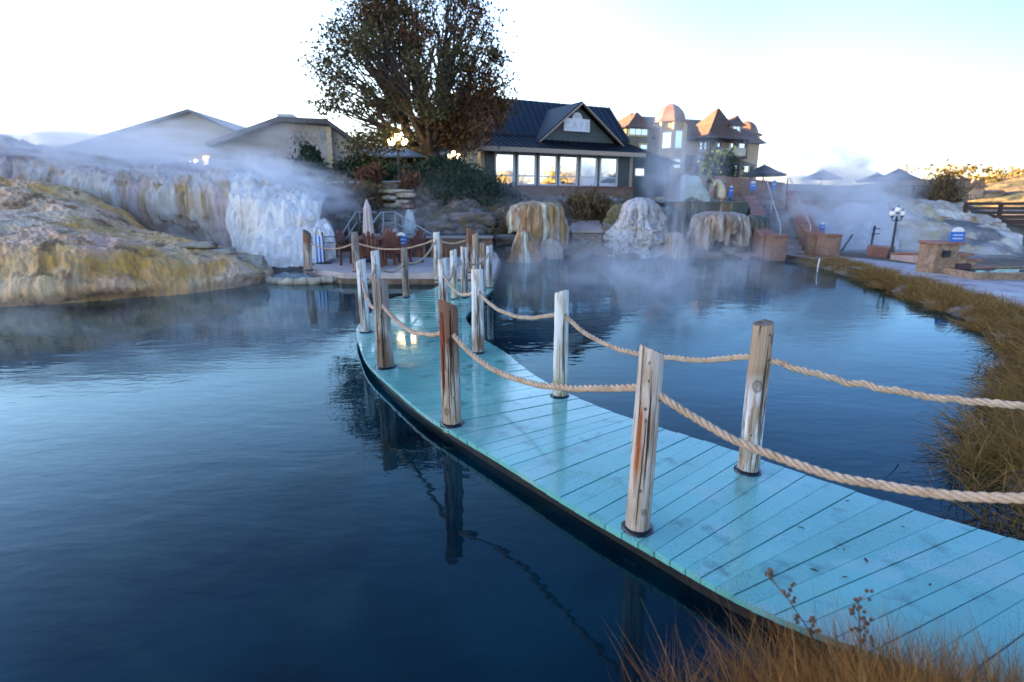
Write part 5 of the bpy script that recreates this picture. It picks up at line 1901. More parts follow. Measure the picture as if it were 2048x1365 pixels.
# ------------------------------------------------------------------ the cafe
FC = Frame((D(965, 375, 28).x, 28.0), (0.887, 0.46), 1.90)
m_clap = MAT('grey_green_cladding', (0.075, 0.095, 0.085), 0.6, [((0.055, 0.07, 0.065), 3, 0.45, 0.6, (0.2, 0.2, 6))], [(1.6, 0.4, 0.02, (0.02, 0.02, 8))])
m_roof = MAT('dark_metal_roof', (0.006, 0.013, 0.022), 0.5, [((0.004, 0.007, 0.012), 0.7, 0.4, 0.7)], [(30, 0.15, 0.01)], spec=0.3)
m_trim = MAT('tan_trim', (0.42, 0.33, 0.24), 0.6)
m_winframe = MAT('white_window_frame', (0.66, 0.68, 0.70), 0.45)
m_glass = MAT('mirror_tinted_glass', (0.86, 0.86, 0.84), 0.02, metallic=1.0)
m_brickbase = stone_mat('brown_stone_base', (0.32, 0.20, 0.14), (0.25, 0.16, 0.12), (0.36, 0.19, 0.12), (0.15, 0.12, 0.10), 2.2, (1, 1, 1.4))
cafe = thing('cafe', 'dark green cafe with steep blue-black roof, gable sign and six reflecting windows', 'cafe', (FC.o[0], FC.o[1], FC.z0), FC.rot)


def cz(px, py, ly=0.0):
    return FC.pt(px, py, ly)


xL, xR = cz(965, 340).x, cz(1262, 340).x
zs = cz(990, 371).z          # sill
ze = cz(965, 300).z          # eave underside
mb = MB()
mb.box(xL - 0.3, xR + 0.1, -0.16, 6.5, -0.9, zs - 0.06)
mb.build('stone_base', m_brickbase, cafe, bevel=0.02)
mb = MB()
mb.box(xL - 0.35, xR + 0.15, -0.22, 0.03, zs - 0.057, zs + 0.0)
mb.build('sill', M['steel'] if False else m_redcap, cafe, bevel=0.01)
mb = MB()
mb.box(xL, xR, 0.02, 7.2, zs - 0.1, ze + 0.25)
mb.build('wall', m_clap, cafe)
# corner trims
for x in (xL, xR):
    mb = MB()
    mb.box(x - 0.10, x + 0.10, -0.01, 0.05, zs + 0.003, ze + 0.1)
    mb.build('corner_trim', m_trim, cafe)
wx = [(989, 1029), (1034, 1072), (1077, 1114), (1118, 1156), (1160, 1195), (1200, 1236)]
for i, (p0, p1) in enumerate(wx):
    a_, c_ = cz(p0, 305).x, cz(p1, 305).x
    zt = cz(1029, 305).z
    mb = MB()
    for x0, x1, z0, z1 in [(a_, a_ + 0.07, zs + 0.02, zt), (c_ - 0.07, c_, zs + 0.02, zt), (a_ + 0.07, c_ - 0.07, zs + 0.02, zs + 0.09), (a_ + 0.07, c_ - 0.07, zt - 0.07, zt)]:
        mb.box(x0, x1, -0.06, 0.017, z0, z1)
    zm = zs + (zt - zs) * 0.30
    mb.box(a_ + 0.07, c_ - 0.07, -0.05, 0.017, zm - 0.03, zm + 0.03)
    f = mb.build('window', m_winframe, cafe)
    mb = MB()
    mb.box(a_ + 0.07, c_ - 0.07, -0.012, 0.012, zs + 0.09, zm - 0.03)
    mb.box(a_ + 0.07, c_ - 0.07, -0.012, 0.012, zm + 0.03, zt - 0.07)
    mb.build('pane', m_glass, f)
# roofs
exL, exR = cz(940, 290, -0.9).x, cz(1291, 305, -0.9).x
zE = cz(945, 291, -0.9).z
zB = cz(1000, 270, 0.9).z
zB = max(zB, zE + 0.55)
mb = MB()
mb.hexa([(exL, -0.9, zE - 0.06), (exR, -0.9, zE - 0.06), (exR - 0.5, 1.0, zB - 0.06), (exL, 1.0, zB - 0.06), (exL, -0.9, zE), (exR, -0.9, zE), (exR - 0.5, 1.0, zB), (exL, 1.0, zB)])
nseam = 30
for k in range(nseam + 1):
    f = k / nseam
    x0 = exL + 0.03 + (exR - exL - 0.06) * f
    x1 = exL + 0.03 + (exR - 0.5 - exL - 0.06) * f
    mb.bar((x0, -0.88, zE + 0.02), (x1, 0.98, zB + 0.02), 0.035, 0.045)
mb.build('eave_roof', m_roof, cafe)
mb = MB()
mb.box(exL, exR, -0.96, -0.903, zE - 0.20, zE + 0.005)
mb.hexa([(exL - 0.06, -0.96, zE - 0.2), (exL - 0.003, -0.96, zE - 0.2), (exL - 0.003, 1.0, zB - 0.2), (exL - 0.06, 1.0, zB - 0.2), (exL - 0.06, -0.96, zE), (exL - 0.003, -0.96, zE), (exL - 0.003, 1.0, zB), (exL - 0.06, 1.0, zB)])
mb.build('fascia', m_trim, cafe)
yr = 4.6
rL, rR = cz(893, 188, yr), cz(1216, 214, yr)
zr = (rL.z + rR.z) / 2
bL, bR = exL - 0.1, cz(1258, 284, 1.0).x
mb = MB()
th = 0.12
mb.hexa([(bL, 1.003, zB - 0.05), (bR, 1.003, zB - 0.05), (rR.x, yr, zr - th), (rL.x, yr, zr - th), (bL, 1.003, zB + 0.07), (bR, 1.003, zB + 0.07), (rR.x, yr, zr), (rL.x, yr, zr)])
mb.hexa([(bL, 8.2, zB - 0.05), (rL.x, yr + 0.003, zr - th), (rR.x, yr + 0.003, zr - th), (bR, 8.2, zB - 0.05), (bL, 8.2, zB + 0.07), (rL.x, yr + 0.003, zr), (rR.x, yr + 0.003, zr), (bR, 8.2, zB + 0.07)])
for k in range(28):
    f = (k + 0.5) / 28
    a_ = Vector((bL + (bR - bL) * f, 1.02, zB + 0.09))
    c_ = Vector((rL.x + (rR.x - rL.x) * f, yr, zr + 0.02))
    mb.bar(a_, c_, 0.02, 0.02)
mb.build('main_roof', m_roof, cafe)
mb = MB()
mb.add([(bR - 0.25, 1.1, zB), (rR.x - 0.15, yr, zr - 0.15), (bR - 0.25, 8.1, zB), (bR - 0.35, 1.1, zB), (rR.x - 0.25, yr, zr - 0.15), (bR - 0.35, 8.1, zB)], [(0, 2, 1), (3, 4, 5), (0, 1, 4, 3), (1, 2, 5, 4), (2, 0, 3, 5)])
mb.build('end_gable', m_clap, cafe)
mb = MB()
mb.bar((bL - 0.02, 1.0, zB + 0.0), (rL.x - 0.02, yr, zr - 0.02), 0.05, 0.2)
mb.bar((bR + 0.03, 1.0, zB + 0.0), (rR.x + 0.03, yr, zr - 0.02), 0.05, 0.2)
mb.build('barge_board', m_clap, cafe)
# front dormer gable
yg = 0.55
gA, gB, gT = cz(1082, 277, yg), cz(1228, 284, yg), cz(1157, 208, yg)
zb_ = min(gA.z, gB.z)
mb = MB()
mb.prism([(gA.x, yg, zb_ - 0.25), (gB.x, yg, zb_ - 0.25), (gB.x, yg, zb_), (gT.x, yg, gT.z - 0.10), (gA.x, yg, zb_)], (0, 1.2, 0))
mb.build('dormer_wall', m_clap, cafe)
slope = (zr - zB) / (yr - 1.0)
yi = 1.0 + (gT.z - zB) / slope + 0.4
mb = MB()
for e, sgn in ((gA, -1), (gB, 1)):
    ex = e.x + sgn * 0.35
    ez = zb_ - 0.22
    mb.hexa([(ex, yg - 0.35, ez), (gT.x, yg - 0.35, gT.z - 0.02), (gT.x, yi, gT.z - 0.02), (ex, 1.1, ez), (ex, yg - 0.35, ez + 0.08), (gT.x, yg - 0.35, gT.z + 0.08), (gT.x, yi, gT.z + 0.08), (ex, 1.1, ez + 0.08)])
mb.build('dormer_roof', m_roof, cafe)
for e, sgn in ((gA, -1), (gB, 1)):
    mb = MB()
    mb.bar((e.x + sgn * 0.33, yg - 0.39, zb_ - 0.22), (gT.x, yg - 0.39, gT.z - 0.02), 0.05, 0.15, up=(0, 1, 0))
    mb.build('dormer_barge', m_trim, cafe)
# the sign: white board with a half-round crest
s0, s1 = cz(1127, 262, yg - 0.1), cz(1179, 240, yg - 0.1)
sg = thing('cafe_sign', 'white board sign with a half-round crest lettered CAFE on the front gable', 'sign',
           (FC.o[0] + FC.u[0] * (s0.x + s1.x) / 2 + FC.n[0] * (yg - 0.1), FC.o[1] + FC.u[1] * (s0.x + s1.x) / 2 + FC.n[1] * (yg - 0.1), FC.z0 + s0.z), FC.rot)
sw, sh = s1.x - s0.x, s1.z - s0.z
mb = MB()
mb.prism([(-sw / 2, -0.05, 0), (sw / 2, -0.05, 0), (sw / 2, -0.05, sh), (sw * 0.19, -0.05, sh)] + [(sw * 0.19 * math.cos(a_), -0.05, sh + sw * 0.19 * math.sin(a_)) for a_ in np.linspace(0.15, math.pi - 0.15, 14)] + [(-sw * 0.19, -0.05, sh), (-sw / 2, -0.05, sh)], (0, 0.1, 0))
mb.build('board', M['sign_white'], sg)
cu = bpy.data.curves.new('lettering', 'FONT')
cu.body = 'C A F E'
cu.size = sh * 0.78
cu.align_x = 'CENTER'
cu.extrude = 0.006
tmp = bpy.data.objects.new('lettering_source', cu)
COL.objects.link(tmp)
bpy.context.view_layer.update()
lme = bpy.data.meshes.new_from_object(tmp.evaluated_get(bpy.context.evaluated_depsgraph_get()))
bpy.data.objects.remove(tmp)
lo = bpy.data.objects.new('lettering', lme)
COL.objects.link(lo)
lo.data.materials.clear()
lo.data.materials.append(M['sign_grey'])
lo.parent = sg
lo.location = (0, -0.058, sh * 0.2)
lo.rotation_euler = (math.pi / 2, 0, 0)
mb = MB()
mb.prism([(sw * 0.13 * math.cos(a_), -0.056, sh + sw * 0.02 + sw * 0.13 * math.sin(a_)) for a_ in np.linspace(0, math.pi, 14)], (0, 0.0045, 0))
mb.build('crest_relief', MAT('crest_grey', (0.60, 0.62, 0.64), 0.5), sg)
# annex to the right
ax0, ax1 = xR + 0.12, cz(1330, 340, 1.6).x
mb = MB()
mb.box(ax0, ax1, 1.2, 6.5, 0.2, cz(1268, 312, 1.2).z)
mb.build('annex_wall', m_clap, cafe)
za0, za1 = cz(1262, 283, 1.0).z, cz(1330, 325, 1.0).z
mb = MB()
mb.hexa([(xR + 0.05, 1.003, za0 - 0.08), (ax1 + 0.6, 1.003, za1 - 0.08), (ax1 + 0.6, 7, za1 - 0.08), (xR + 0.05, 7, za0 - 0.08), (xR + 0.05, 1.003, za0), (ax1 + 0.6, 1.003, za1), (ax1 + 0.6, 7, za1), (xR + 0.05, 7, za0)])
mb.build('annex_roof', m_roof, cafe)
w0, w1 = cz(1268, 353, 1.2), cz(1288, 337, 1.2)
mb = MB()
mb.box(w0.x, w1.x, 1.15, 1.197, w0.z, w1.z)
f = mb.build('window', m_winframe, cafe)
mb = MB()
mb.box(w0.x + 0.05, w1.x - 0.05, 1.13, 1.147, w0.z + 0.05, w1.z - 0.05)
mb.build('pane', m_glass, f)

# ------------------------------------------------------------------ the hotel behind
FH = Frame((D(1240, 360, 62).x, 62.0), (0.93, 0.37), 1.9)
m_tan = MAT('tan_render', (0.48, 0.36, 0.17), 0.8, [((0.40, 0.30, 0.15), 0.5, 0.45, 0.6)])
m_green = MAT('grey_green_render', (0.14, 0.15, 0.11), 0.8)
m_shing = MAT('brown_shingles', (0.11, 0.068, 0.05), 0.8, [((0.075, 0.045, 0.036), 1.2, 0.45, 0.65), ((0.15, 0.095, 0.065), 3, 0.55, 0.7)], [(1.5, 0.5, 0.05, (1, 1, 6))])
m_copper = MAT('copper_brown_dome', (0.20, 0.11, 0.075), 0.5, [((0.26, 0.17, 0.13), 1, 0.45, 0.65)])
m_cream = MAT('cream_trim', (0.55, 0.42, 0.22), 0.6)
m_dkwood = MAT('dark_porch_wood', (0.035, 0.028, 0.022), 0.6)
m_hglass = MAT('pale_sky_glass', (0.55, 0.62, 0.66), 0.03, metallic=1.0)
m_dglass = MAT('dark_glass', (0.05, 0.07, 0.09), 0.05)
hotel = thing('hotel', 'tan turreted hotel with brown hipped roofs catching the sun behind the cafe', 'hotel', (FH.o[0], FH.o[1], FH.z0), FH.rot)


def hz(px, py, ly=0.0):
    return FH.pt(px, py, ly)


def hbox(name, px0, px1, pytop, ly0, ly1, mat, zbot=-0.5):
    a_, c_ = hz(px0, pytop, ly0), hz(px1, pytop, ly0)
    mb = MB()
    mb.box(a_.x, c_.x, ly0, ly1, zbot, (a_.z + c_.z) / 2)
    return mb.build(name, mat, hotel)


def hwin(px0, py0, px1, py1, ly, mat=None, div=(1, 1), frame=None):
    a_, c_ = hz(px0, py1, ly), hz(px1, py0, ly)
    e = 0.12
    mb = MB()
    mb.box(a_.x - e, c_.x + e, ly - 0.10, ly - 0.003, a_.z - e, c_.z + e)
    f = mb.build('window', frame or m_cream, hotel)
    mb = MB()
    nx, nz = div
    for i in range(nx):
        for k in range(nz):
            w_, h_ = (c_.x - a_.x) / nx, (c_.z - a_.z) / nz
            mb.box(a_.x + w_ * i + 0.05, a_.x + w_ * (i + 1) - 0.05, ly - 0.13, ly - 0.103, a_.z + h_ * k + 0.05, a_.z + h_ * (k + 1) - 0.05)
    mb.build('pane', mat or m_hglass, f)


def pyramid(name, x0, x1, y0, y1, zb, apex, mat, over=0.6, bell=0.35):
    """a bell-cast hipped roof"""
    mb = MB()
    cx_, cy_ = apex[0], apex[1]
    rings = []
    for f, dz in ((0.0, 0.0), (0.35, -0.0), (1.0, 0.0)):
        pass
    pr = [(0.0, 0.0), (0.30, 0.30 - bell * 0.30), (0.6, 0.6 - bell * 0.22), (0.97, 1.0)]
    vs, fs = [], []
    H_ = apex[2] - zb
    for f, h_ in pr:
        for X, Y_ in ((x0 - over, y0 - over), (x1 + over, y0 - over), (x1 + over, y1 + over), (x0 - over, y1 + over)):
            vs.append((X + (cx_ - X) * f, Y_ + (cy_ - Y_) * f, zb + H_ * h_))
    for r_ in range(3):
        for k in range(4):
            k2 = (k + 1) % 4
            fs.append((r_ * 4 + k, r_ * 4 + k2, r_ * 4 + 4 + k2, r_ * 4 + 4 + k))
    fs.append((3, 2, 1, 0))
    fs.append((12, 13, 14, 15))
    mb.add(vs, fs)
    return mb.build(name, mat, hotel)


# main body and roof
xa, xb = hz(1296, 300, 2.0).x, hz(1518, 300, 2.0).x
zev = (hz(1400, 278, 1.2).z + hz(1320, 277, 1.2).z) / 2
zev = hz(1350, 279, 1.2).z
mb = MB()
mb.box(xa, xb, 2.0, 14, -0.5, zev)
mb.build('wall', m_tan, hotel)
zrg = hz(1330, 236, 8.0).z
mb = MB()
xr0, xr1 = hz(1262, 236, 8.0).x, hz(1470, 250, 8.0).x
mb.hexa([(xa - 4, 1.2, zev), (xb + 0.5, 1.2, zev), (xb + 0.5, 15, zev), (xa - 4, 15, zev), (xr0, 7.9, zrg), (xr1, 7.9, zrg), (xr1, 8.1, zrg), (xr0, 8.1, zrg)])
mb.build('main_roof', m_shing, hotel)
# pavilion on the left
pv0, pv1 = hz(1251, 300, 0.5), hz(1303, 300, 0.5)
zpv = hz(1275, 257, 0.5).z
mb = MB()
mb.box(pv0.x, pv1.x, 0.5, 6.5, -0.5, zpv)
mb.build('pavilion_wall', m_green, hotel)
ap = hz(1274, 225, 3.5)
pyramid('pavilion_roof', pv0.x, pv1.x, 0.5, 6.5, zpv, (ap.x, 3.5, ap.z), m_shing, 0.55, 0.3)
# a higher roof further left, lit
ql, qr = hz(1222, 262, 10), hz(1262, 262, 10)
at_ = hz(1262, 228, 13)
mb = MB()
mb.hexa([(ql.x - 2, 6, zpv - 1.0), (qr.x + 2, 6, zpv - 1.0), (qr.x + 2, 19, zpv - 1.0), (ql.x - 2, 19, zpv - 1.0), (at_.x - 0.3, 12.4, at_.z), (at_.x + 0.3, 12.4, at_.z), (at_.x + 0.3, 12.6, at_.z), (at_.x - 0.3, 12.6, at_.z)])
mb.build('wing_roof', m_shing, hotel)
mb = MB()
mb.box(ql.x - 1.4, qr.x + 1.4, 6.6, 18.5, -0.5, zpv - 1.003)
mb.build('wing_wall', m_tan, hotel)
hwin(1257, 259, 1294, 270, 0.5, div=(3, 1))
hwin(1279, 290, 1293, 299, 0.5)
hwin(1300, 279, 1310, 294, 2.0, m_dglass, (2, 2))
hwin(1398, 284, 1411, 302, 2.0, m_hglass, (1, 2), m_winframe)
# turrets
def turret(px0, px1, pyt, dome_top, pyeave, ly, wins, body, domeh_px=None, over=1.22):
    a_, c_ = hz(px0, pyt, ly), hz(px1, pyt, ly)
    r_ = (c_.x - a_.x) / 2 / 0.98
    cx_ = (a_.x + c_.x) / 2
    cyy = ly + r_
    zt, zd = hz((px0 + px1) / 2, pyeave, ly).z, hz((px0 + px1) / 2, dome_top, cyy).z
    mb = MB()
    mb.lathe([(r_, -0.5), (r_, zt)], (cx_, cyy, 0), 8, ph=math.pi / 8)
    tw = mb.build('turret_wall', body, hotel)
    mb = MB()
    H_ = zd - zt
    mb.lathe([(r_ * over, 0), (r_ * over, 0.10), (r_ * 1.02, H_ * 0.16), (r_ * 0.95, H_ * 0.38), (r_ * 0.80, H_ * 0.62), (r_ * 0.55, H_ * 0.82), (r_ * 0.22, H_ * 0.96), (0.05, H_), (0.04, H_ * 1.25)], (cx_, cyy, zt), 8, ph=math.pi / 8)
    mb.build('turret_dome', m_copper, hotel)
    # corner boards
    mb = MB()
    for k in range(8):
        a2 = math.pi / 8 + k * math.pi / 4
        x, y = cx_ + r_ * 1.005 * math.cos(a2), cyy + r_ * 1.005 * math.sin(a2)
        mb.box(x - 0.14, x + 0.14, y - 0.14, y + 0.14, -0.4, zt - 0.01)
    mb.build('corner_board', m_cream, hotel)
    for side, z0, z1 in wins:
        a2 = -math.pi / 2 + side * math.pi / 4
        d = Vector((math.cos(a2), math.sin(a2), 0))
        s_2 = Vector((-d.y, d.x, 0))
        rr = r_ * math.cos(math.pi / 8)
        w_ = r_ * math.sin(math.pi / 8) * 0.62
        c0 = Vector((cx_, cyy, 0)) + d * rr
        zz0, zz1 = hz((px0 + px1) / 2, z1, ly).z, hz((px0 + px1) / 2, z0, ly).z
        def slab(off0, off1, g):
            P = []
            for z in (zz0 - g, zz1 + g):
                for o_, s2 in ((off1, -1), (off1, 1), (off0, 1), (off0, -1)):
                    q = c0 + d * o_ + s_2 * s2 * (w_ + g)
                    P.append((q.x, q.y, z))
            return P
        mb = MB()
        mb.hexa(slab(-0.02, 0.06, 0.12))
        f = mb.build('window', m_winframe, hotel)
        mb = MB()
        mb.hexa(slab(0.063, 0.09, 0.0))
        mb.build('pane', m_hglass, f)


turret(1333, 1384, 262, 209, 243, -0.6, [(0, 263, 296), (1, 264, 298), (0, 319, 336), (1, 320, 338), (-1, 266, 296)], m_tan)
turret(1489, 1527, 290, 243, 270, 4.5, [(1, 288, 320), (0, 288, 318)], m_tan, over=1.35)
# porch block with pyramid roofs
pA, pB = hz(1424, 285, 0.2), hz(1497, 290, 0.2)
zp_ = hz(1440, 277, -0.4).z
ap = hz(1431, 217, 3.6)
pyramid('porch_roof', pA.x - 1.0, pB.x - 0.6, 0.2, 7.0, zp_, (ap.x + 0.4, 3.6, ap.z), m_shing, 0.8, 0.55)
d0, d1 = hz(1459, 262, 1.6), hz(1482, 262, 1.6)
zd_ = hz(1470, 252, 1.6).z
mb = MB()
mb.box(d0.x, d1.x, 1.6, 6, zp_ - 0.2, zd_)
mb.build('dormer_wall', m_tan, hotel)
ap = hz(1475, 231, 3.6)
pyramid('dormer_roof', d0.x, d1.x, 1.6, 5.8, zd_, (ap.x, 3.6, ap.z), m_shing, 0.45, 0.25)
hwin(1464, 254, 1478, 270, 1.6, m_hglass, (2, 1), m_winframe)
# small left dormer on the main roof
e0 = hz(1402, 262, 3.0)
mb = MB()
mb.prism([(e0.x - 1.0, 2.6, e0.z - 1.0), (e0.x + 1.0, 2.6, e0.z - 1.0), (e0.x, 2.6, e0.z + 0.2)], (0, 3, 0))
mb.build('roof_vent', m_shing, hotel)
# porch columns, balcony, lower porch roof
zb0, zb1 = hz(1440, 312, 0.2).z, hz(1440, 297, 0.2).z
zf = zb0
mb = MB()
mb.box(pA.x, pB.x, 0.2, 2.0, zf - 0.25, zf)
mb.build('balcony_floor', m_dkwood, hotel)
for px in (1424, 1443, 1470, 1494):
    x = hz(px, 290, 0.3).x
    mb = MB()
    mb.box(x - 0.12, x + 0.12, 0.25, 0.49, zf + 0.003, zp_ - 0.01)
    mb.build('porch_column', m_dkwood, hotel)
xm = hz(1457, 300, 0.2).x
mb = MB()
mb.box(pA.x, xm, 0.20, 0.26, zf + 0.08, zf + 0.95)
mb.build('balcony_rail', m_green, hotel)
mb = MB()
mb.box(xm + 0.02, pB.x - 0.3, 0.20, 0.26, zf + 0.08, zf + 0.95)
mb.build('balcony_rail', MAT('pale_balcony_rail', (0.46, 0.46, 0.38), 0.6), hotel)
for p0, p1 in ((1432, 1441), (1459, 1467), (1476, 1488)):
    hwin(p0, 287, p1, 300, 2.0, m_hglass, (1, 1), m_winframe)
zl = hz(1440, 314, -1.2).z
mb = MB()
l0, l1 = hz(1385, 316, -1.2).x, hz(1512, 322, -1.2).x
mb.hexa([(l0, -1.2, zl - 0.9), (l1, -1.2, zl - 0.9), (l1, 2.0, zl - 0.7), (l0, 2.0, zl - 0.7), (l0, -1.2, zl - 0.75), (l1, -1.2, zl - 0.75), (l1 - 1, 1.99, zl + 0.35), (l0 + 1, 1.99, zl + 0.35)])
mb.build('lower_porch_roof', m_shing, hotel)
for px in (1396, 1420, 1450, 1478, 1505):
    x = hz(px, 330, -1.0).x
    mb = MB()
    mb.box(x - 0.14, x + 0.14, -1.1, -0.82, -0.3, zl - 0.9)
    mb.build('porch_column', m_dkwood, hotel)
for p0, p1 in ((1402, 1412), (1466, 1474), (1486, 1496)):
    hwin(p0, 330, p1, 345, 2.0, m_hglass)

# ------------------------------------------------------------------ buildings on the left
m_stucco = MAT('cream_stucco', (0.42, 0.37, 0.27), 0.85, [((0.36, 0.32, 0.24), 0.4, 0.45, 0.6)])
m_stucco2 = MAT('beige_stucco', (0.40, 0.35, 0.27), 0.85, [((0.33, 0.29, 0.23), 0.5, 0.45, 0.6)])
m_slate = MAT('grey_metal_roof', (0.10, 0.13, 0.15), 0.5)
FL = Frame((D(330, 345, 42).x, 42.0), (1.0, 0.06), 1.9)
bld = thing('gabled_hall', 'broad cream hall with a low gable half hidden by steam', 'hall', (FL.o[0], FL.o[1], FL.z0), FL.rot)
g0, gt, g1 = FL.pt(130, 303), FL.pt(383, 226), FL.pt(500, 280)
mb = MB()
mb.prism([(g0.x, 0, -0.6), (g1.x, 0, -0.6), (g1.x, 0, g1.z), (gt.x, 0, gt.z), (g0.x, 0, g0.z)], (0, 12, 0))
mb.build('wall', m_stucco, bld)
mb = MB()
for a_, c_ in ((g0, gt), (gt, g1)):
    d = (c_ - a_)
    ext = d.normalized() * 0.5
    p_, q_ = a_ - (ext if a_ is g0 else Vector((0, 0, 0))), c_ + (ext if c_ is g1 else Vector((0, 0, 0)))
    mb.hexa([(p_.x, -0.5, p_.z + 0.004), (q_.x, -0.5, q_.z + 0.004), (q_.x, 12.5, q_.z + 0.004), (p_.x, 12.5, p_.z + 0.004), (p_.x, -0.5, p_.z + 0.2), (q_.x, -0.5, q_.z + 0.2), (q_.x, 12.5, q_.z + 0.2), (p_.x, 12.5, p_.z + 0.2)])
mb.build('roof', m_slate, bld)
# porch with small lit lamps
pr0, pr1 = FL.pt(345, 312, -2.0), FL.pt(425, 300, -2.0)
mb = MB()
mb.hexa([(pr0.x, -2.2, pr0.z - 0.1), (pr1.x, -2.2, pr1.z - 0.1), (pr1.x, -0.003, pr1.z + 0.2), (pr0.x, -0.003, pr0.z + 0.2), (pr0.x, -2.2, pr0.z), (pr1.x, -2.2, pr1.z), (pr1.x, -0.003, pr1.z + 0.3), (pr0.x, -0.003, pr0.z + 0.3)])
mb.build('porch_roof', m_slate, bld)
m_por = EMIT('lit_porch_lamp', (1.0, 0.80, 0.55), 5.0)
for px, py in ((361, 333), (379, 327), (392, 324)):
    q = FL.pt(px, py, -1.2)
    mb = MB()
    mb.lathe([(0.02, 0.16), (0.10, 0.10), (0.13, 0.0), (0.10, -0.10), (0.02, -0.14)], q, 10)
    mb.build('porch_lamp', m_por, bld, smooth=True)
for px in (348, 421):
    q = FL.pt(px, 330, -2.0)
    mb = MB()
    mb.box(q.x - 0.08, q.x + 0.08, -2.08, -1.92, -0.4, min(pr0.z, pr1.z) - 0.1)
    mb.build('porch_column', m_cream, bld)
q0, q1 = FL.pt(409, 340, -0.02), FL.pt(419, 313, -0.02)
mb = MB()
mb.box(q0.x, q1.x, -0.06, -0.003, q0.z - 0.6, q1.z)
mb.build('door', EMIT('lit_doorway', (0.95, 0.75, 0.42), 0.7), bld)

FS = Frame((D(560, 345, 36).x, 36.0), (0.98, 0.12), 1.9)
shed = thing('beige_building', 'beige block with a dark low-pitched roof and rooftop unit left of the big tree', 'building', (FS.o[0], FS.o[1], FS.z0), FS.rot)
v0, v1, v2 = FS.pt(420, 296), FS.pt(560, 246), FS.pt(657, 250)
v3 = FS.pt(722, 296)
mb = MB()
mb.prism([(v0.x, 0, -0.8), (v2.x, 0, -0.8), (v2.x, 0, v2.z - 0.1), (v1.x, 0, v1.z), (v0.x, 0, v0.z)], (0, 9, 0))
mb.build('wall', m_stucco2, shed)
mb = MB()
mb.prism([(v2.x + 0.004, 0.25, -0.8), (v3.x, 0.25, -0.8), (v3.x, 0.25, v3.z - 0.1), (v2.x + 0.004, 0.25, v2.z - 0.1)], (0, 8, 0))
mb.build('side_wing', m_stucco2, shed)
mb = MB()
for a_, c_ in ((v0, v1), (v1, v2), (v2, v3)):
    mb.hexa([(a_.x, -0.55, a_.z + 0.006), (c_.x, -0.55, c_.z + 0.006), (c_.x, 9.4, c_.z + 0.006), (a_.x, 9.4, a_.z + 0.006), (a_.x, -0.55, a_.z + 0.28), (c_.x, -0.55, c_.z + 0.28), (c_.x, 9.4, c_.z + 0.28), (a_.x, 9.4, a_.z + 0.28)])
mb.build('roof', MAT('dark_brown_roof', (0.06, 0.055, 0.055), 0.6), shed)
mb = MB()
q = FS.pt(661, 300)
mb.box(q.x - 0.16, q.x + 0.14, -0.12, -0.003, -0.8, v2.z - 0.12)
mb.build('corner_pilaster', m_cream, shed)
for x0, y0, x1, y1 in ((456, 306, 493, 345), (520, 309, 553, 345), (590, 264, 601, 282), (641, 262, 652, 281)):
    a_, c_ = FS.pt(x0, y1), FS.pt(x1, y0)
    mb = MB()
    mb.box(a_.x - 0.06, c_.x + 0.06, -0.06, -0.003, a_.z - 0.06, c_.z + 0.06)
    f = mb.build('window', m_trim, shed)
    mb = MB()
    mb.box(a_.x, c_.x, -0.085, -0.063, a_.z, c_.z)
    mb.build('pane', m_dglass, f)
a_, c_ = FS.pt(555, 246, 1.5), FS.pt(586, 228, 1.5)
mb = MB()
mb.box(a_.x, c_.x, 1.5, 2.6, a_.z - 0.2, c_.z)
mb.build('rooftop_unit', MAT('galvanised_unit', (0.40, 0.42, 0.43), 0.5, metallic=0.4), shed, bevel=0.03)

# roofed shelter behind the big tree
t = thing('shelter', 'low dark shelter with a grey metal roof behind the tree trunk', 'shelter', D(800, 345, 33))
mb = MB()
mb.hexa([(-2.4, -0.6, 0.75), (3.6, -0.6, 0.75), (3.6, 3, 1.6), (-2.4, 3, 1.6), (-2.4, -0.6, 0.85), (3.6, -0.6, 0.85), (3.6, 3, 1.7), (-2.4, 3, 1.7)])
mb.build('roof', m_slate, t)
mb = MB()
mb.box(-2.2, 3.4, 2.4, 2.6, -0.5, 1.35)
mb.build('wall', m_dkwood, t)
for x in (-2.1, 0.4, 3.2):
    mb = MB()
    mb.box(x - 0.08, x + 0.08, -0.4, -0.24, -0.5, 0.80)
    mb.build('post', m_dkwood, t)

# parked car behind the terrace
cp = D(560, 352, 31)
cp.z = 2.25
car = thing('parked_car', 'pale grey estate car parked behind the steaming terrace', 'car', cp, R(8))
m_carp = MAT('silver_car_paint', (0.35, 0.38, 0.43), 0.25, metallic=0.3, coat=0.8)
prof = [(-1.55, 0.25), (1.55, 0.25), (1.55, 0.62), (1.05, 0.72), (0.55, 1.12), (-1.15, 1.15), (-1.45, 0.75), (-1.55, 0.7)]
mb = MB()
mb.prism([(x, -0.7, z) for x, z in prof], (0, 1.4, 0))
mb.build('body', m_carp, car, bevel=0.05)
mb = MB()
mb.prism([(x, -0.715, z) for x, z in [(-1.28, 0.76), (0.85, 0.76), (0.5, 1.05), (-1.08, 1.07)]], (0, 0.012, 0))
mb.build('side_window', m_dglass, car)
mb = MB()
mb.hexa([(-1.52, -0.6, 0.76), (-1.50, -0.6, 0.76), (-1.50, 0.6, 0.76), (-1.52, 0.6, 0.76), (-1.26, -0.55, 1.06), (-1.23, -0.55, 1.06), (-1.23, 0.55, 1.06), (-1.26, 0.55, 1.06)])
mb.build('rear_window', m_dglass, car)
m_tail = MAT('tail_lamp_red', (0.55, 0.03, 0.03), 0.3)
for y in (-0.6, 0.6):
    mb = MB()
    mb.box(-1.585, -1.553, y - 0.09, y + 0.09, 0.52, 0.68)
    mb.build('tail_light', m_tail, car)
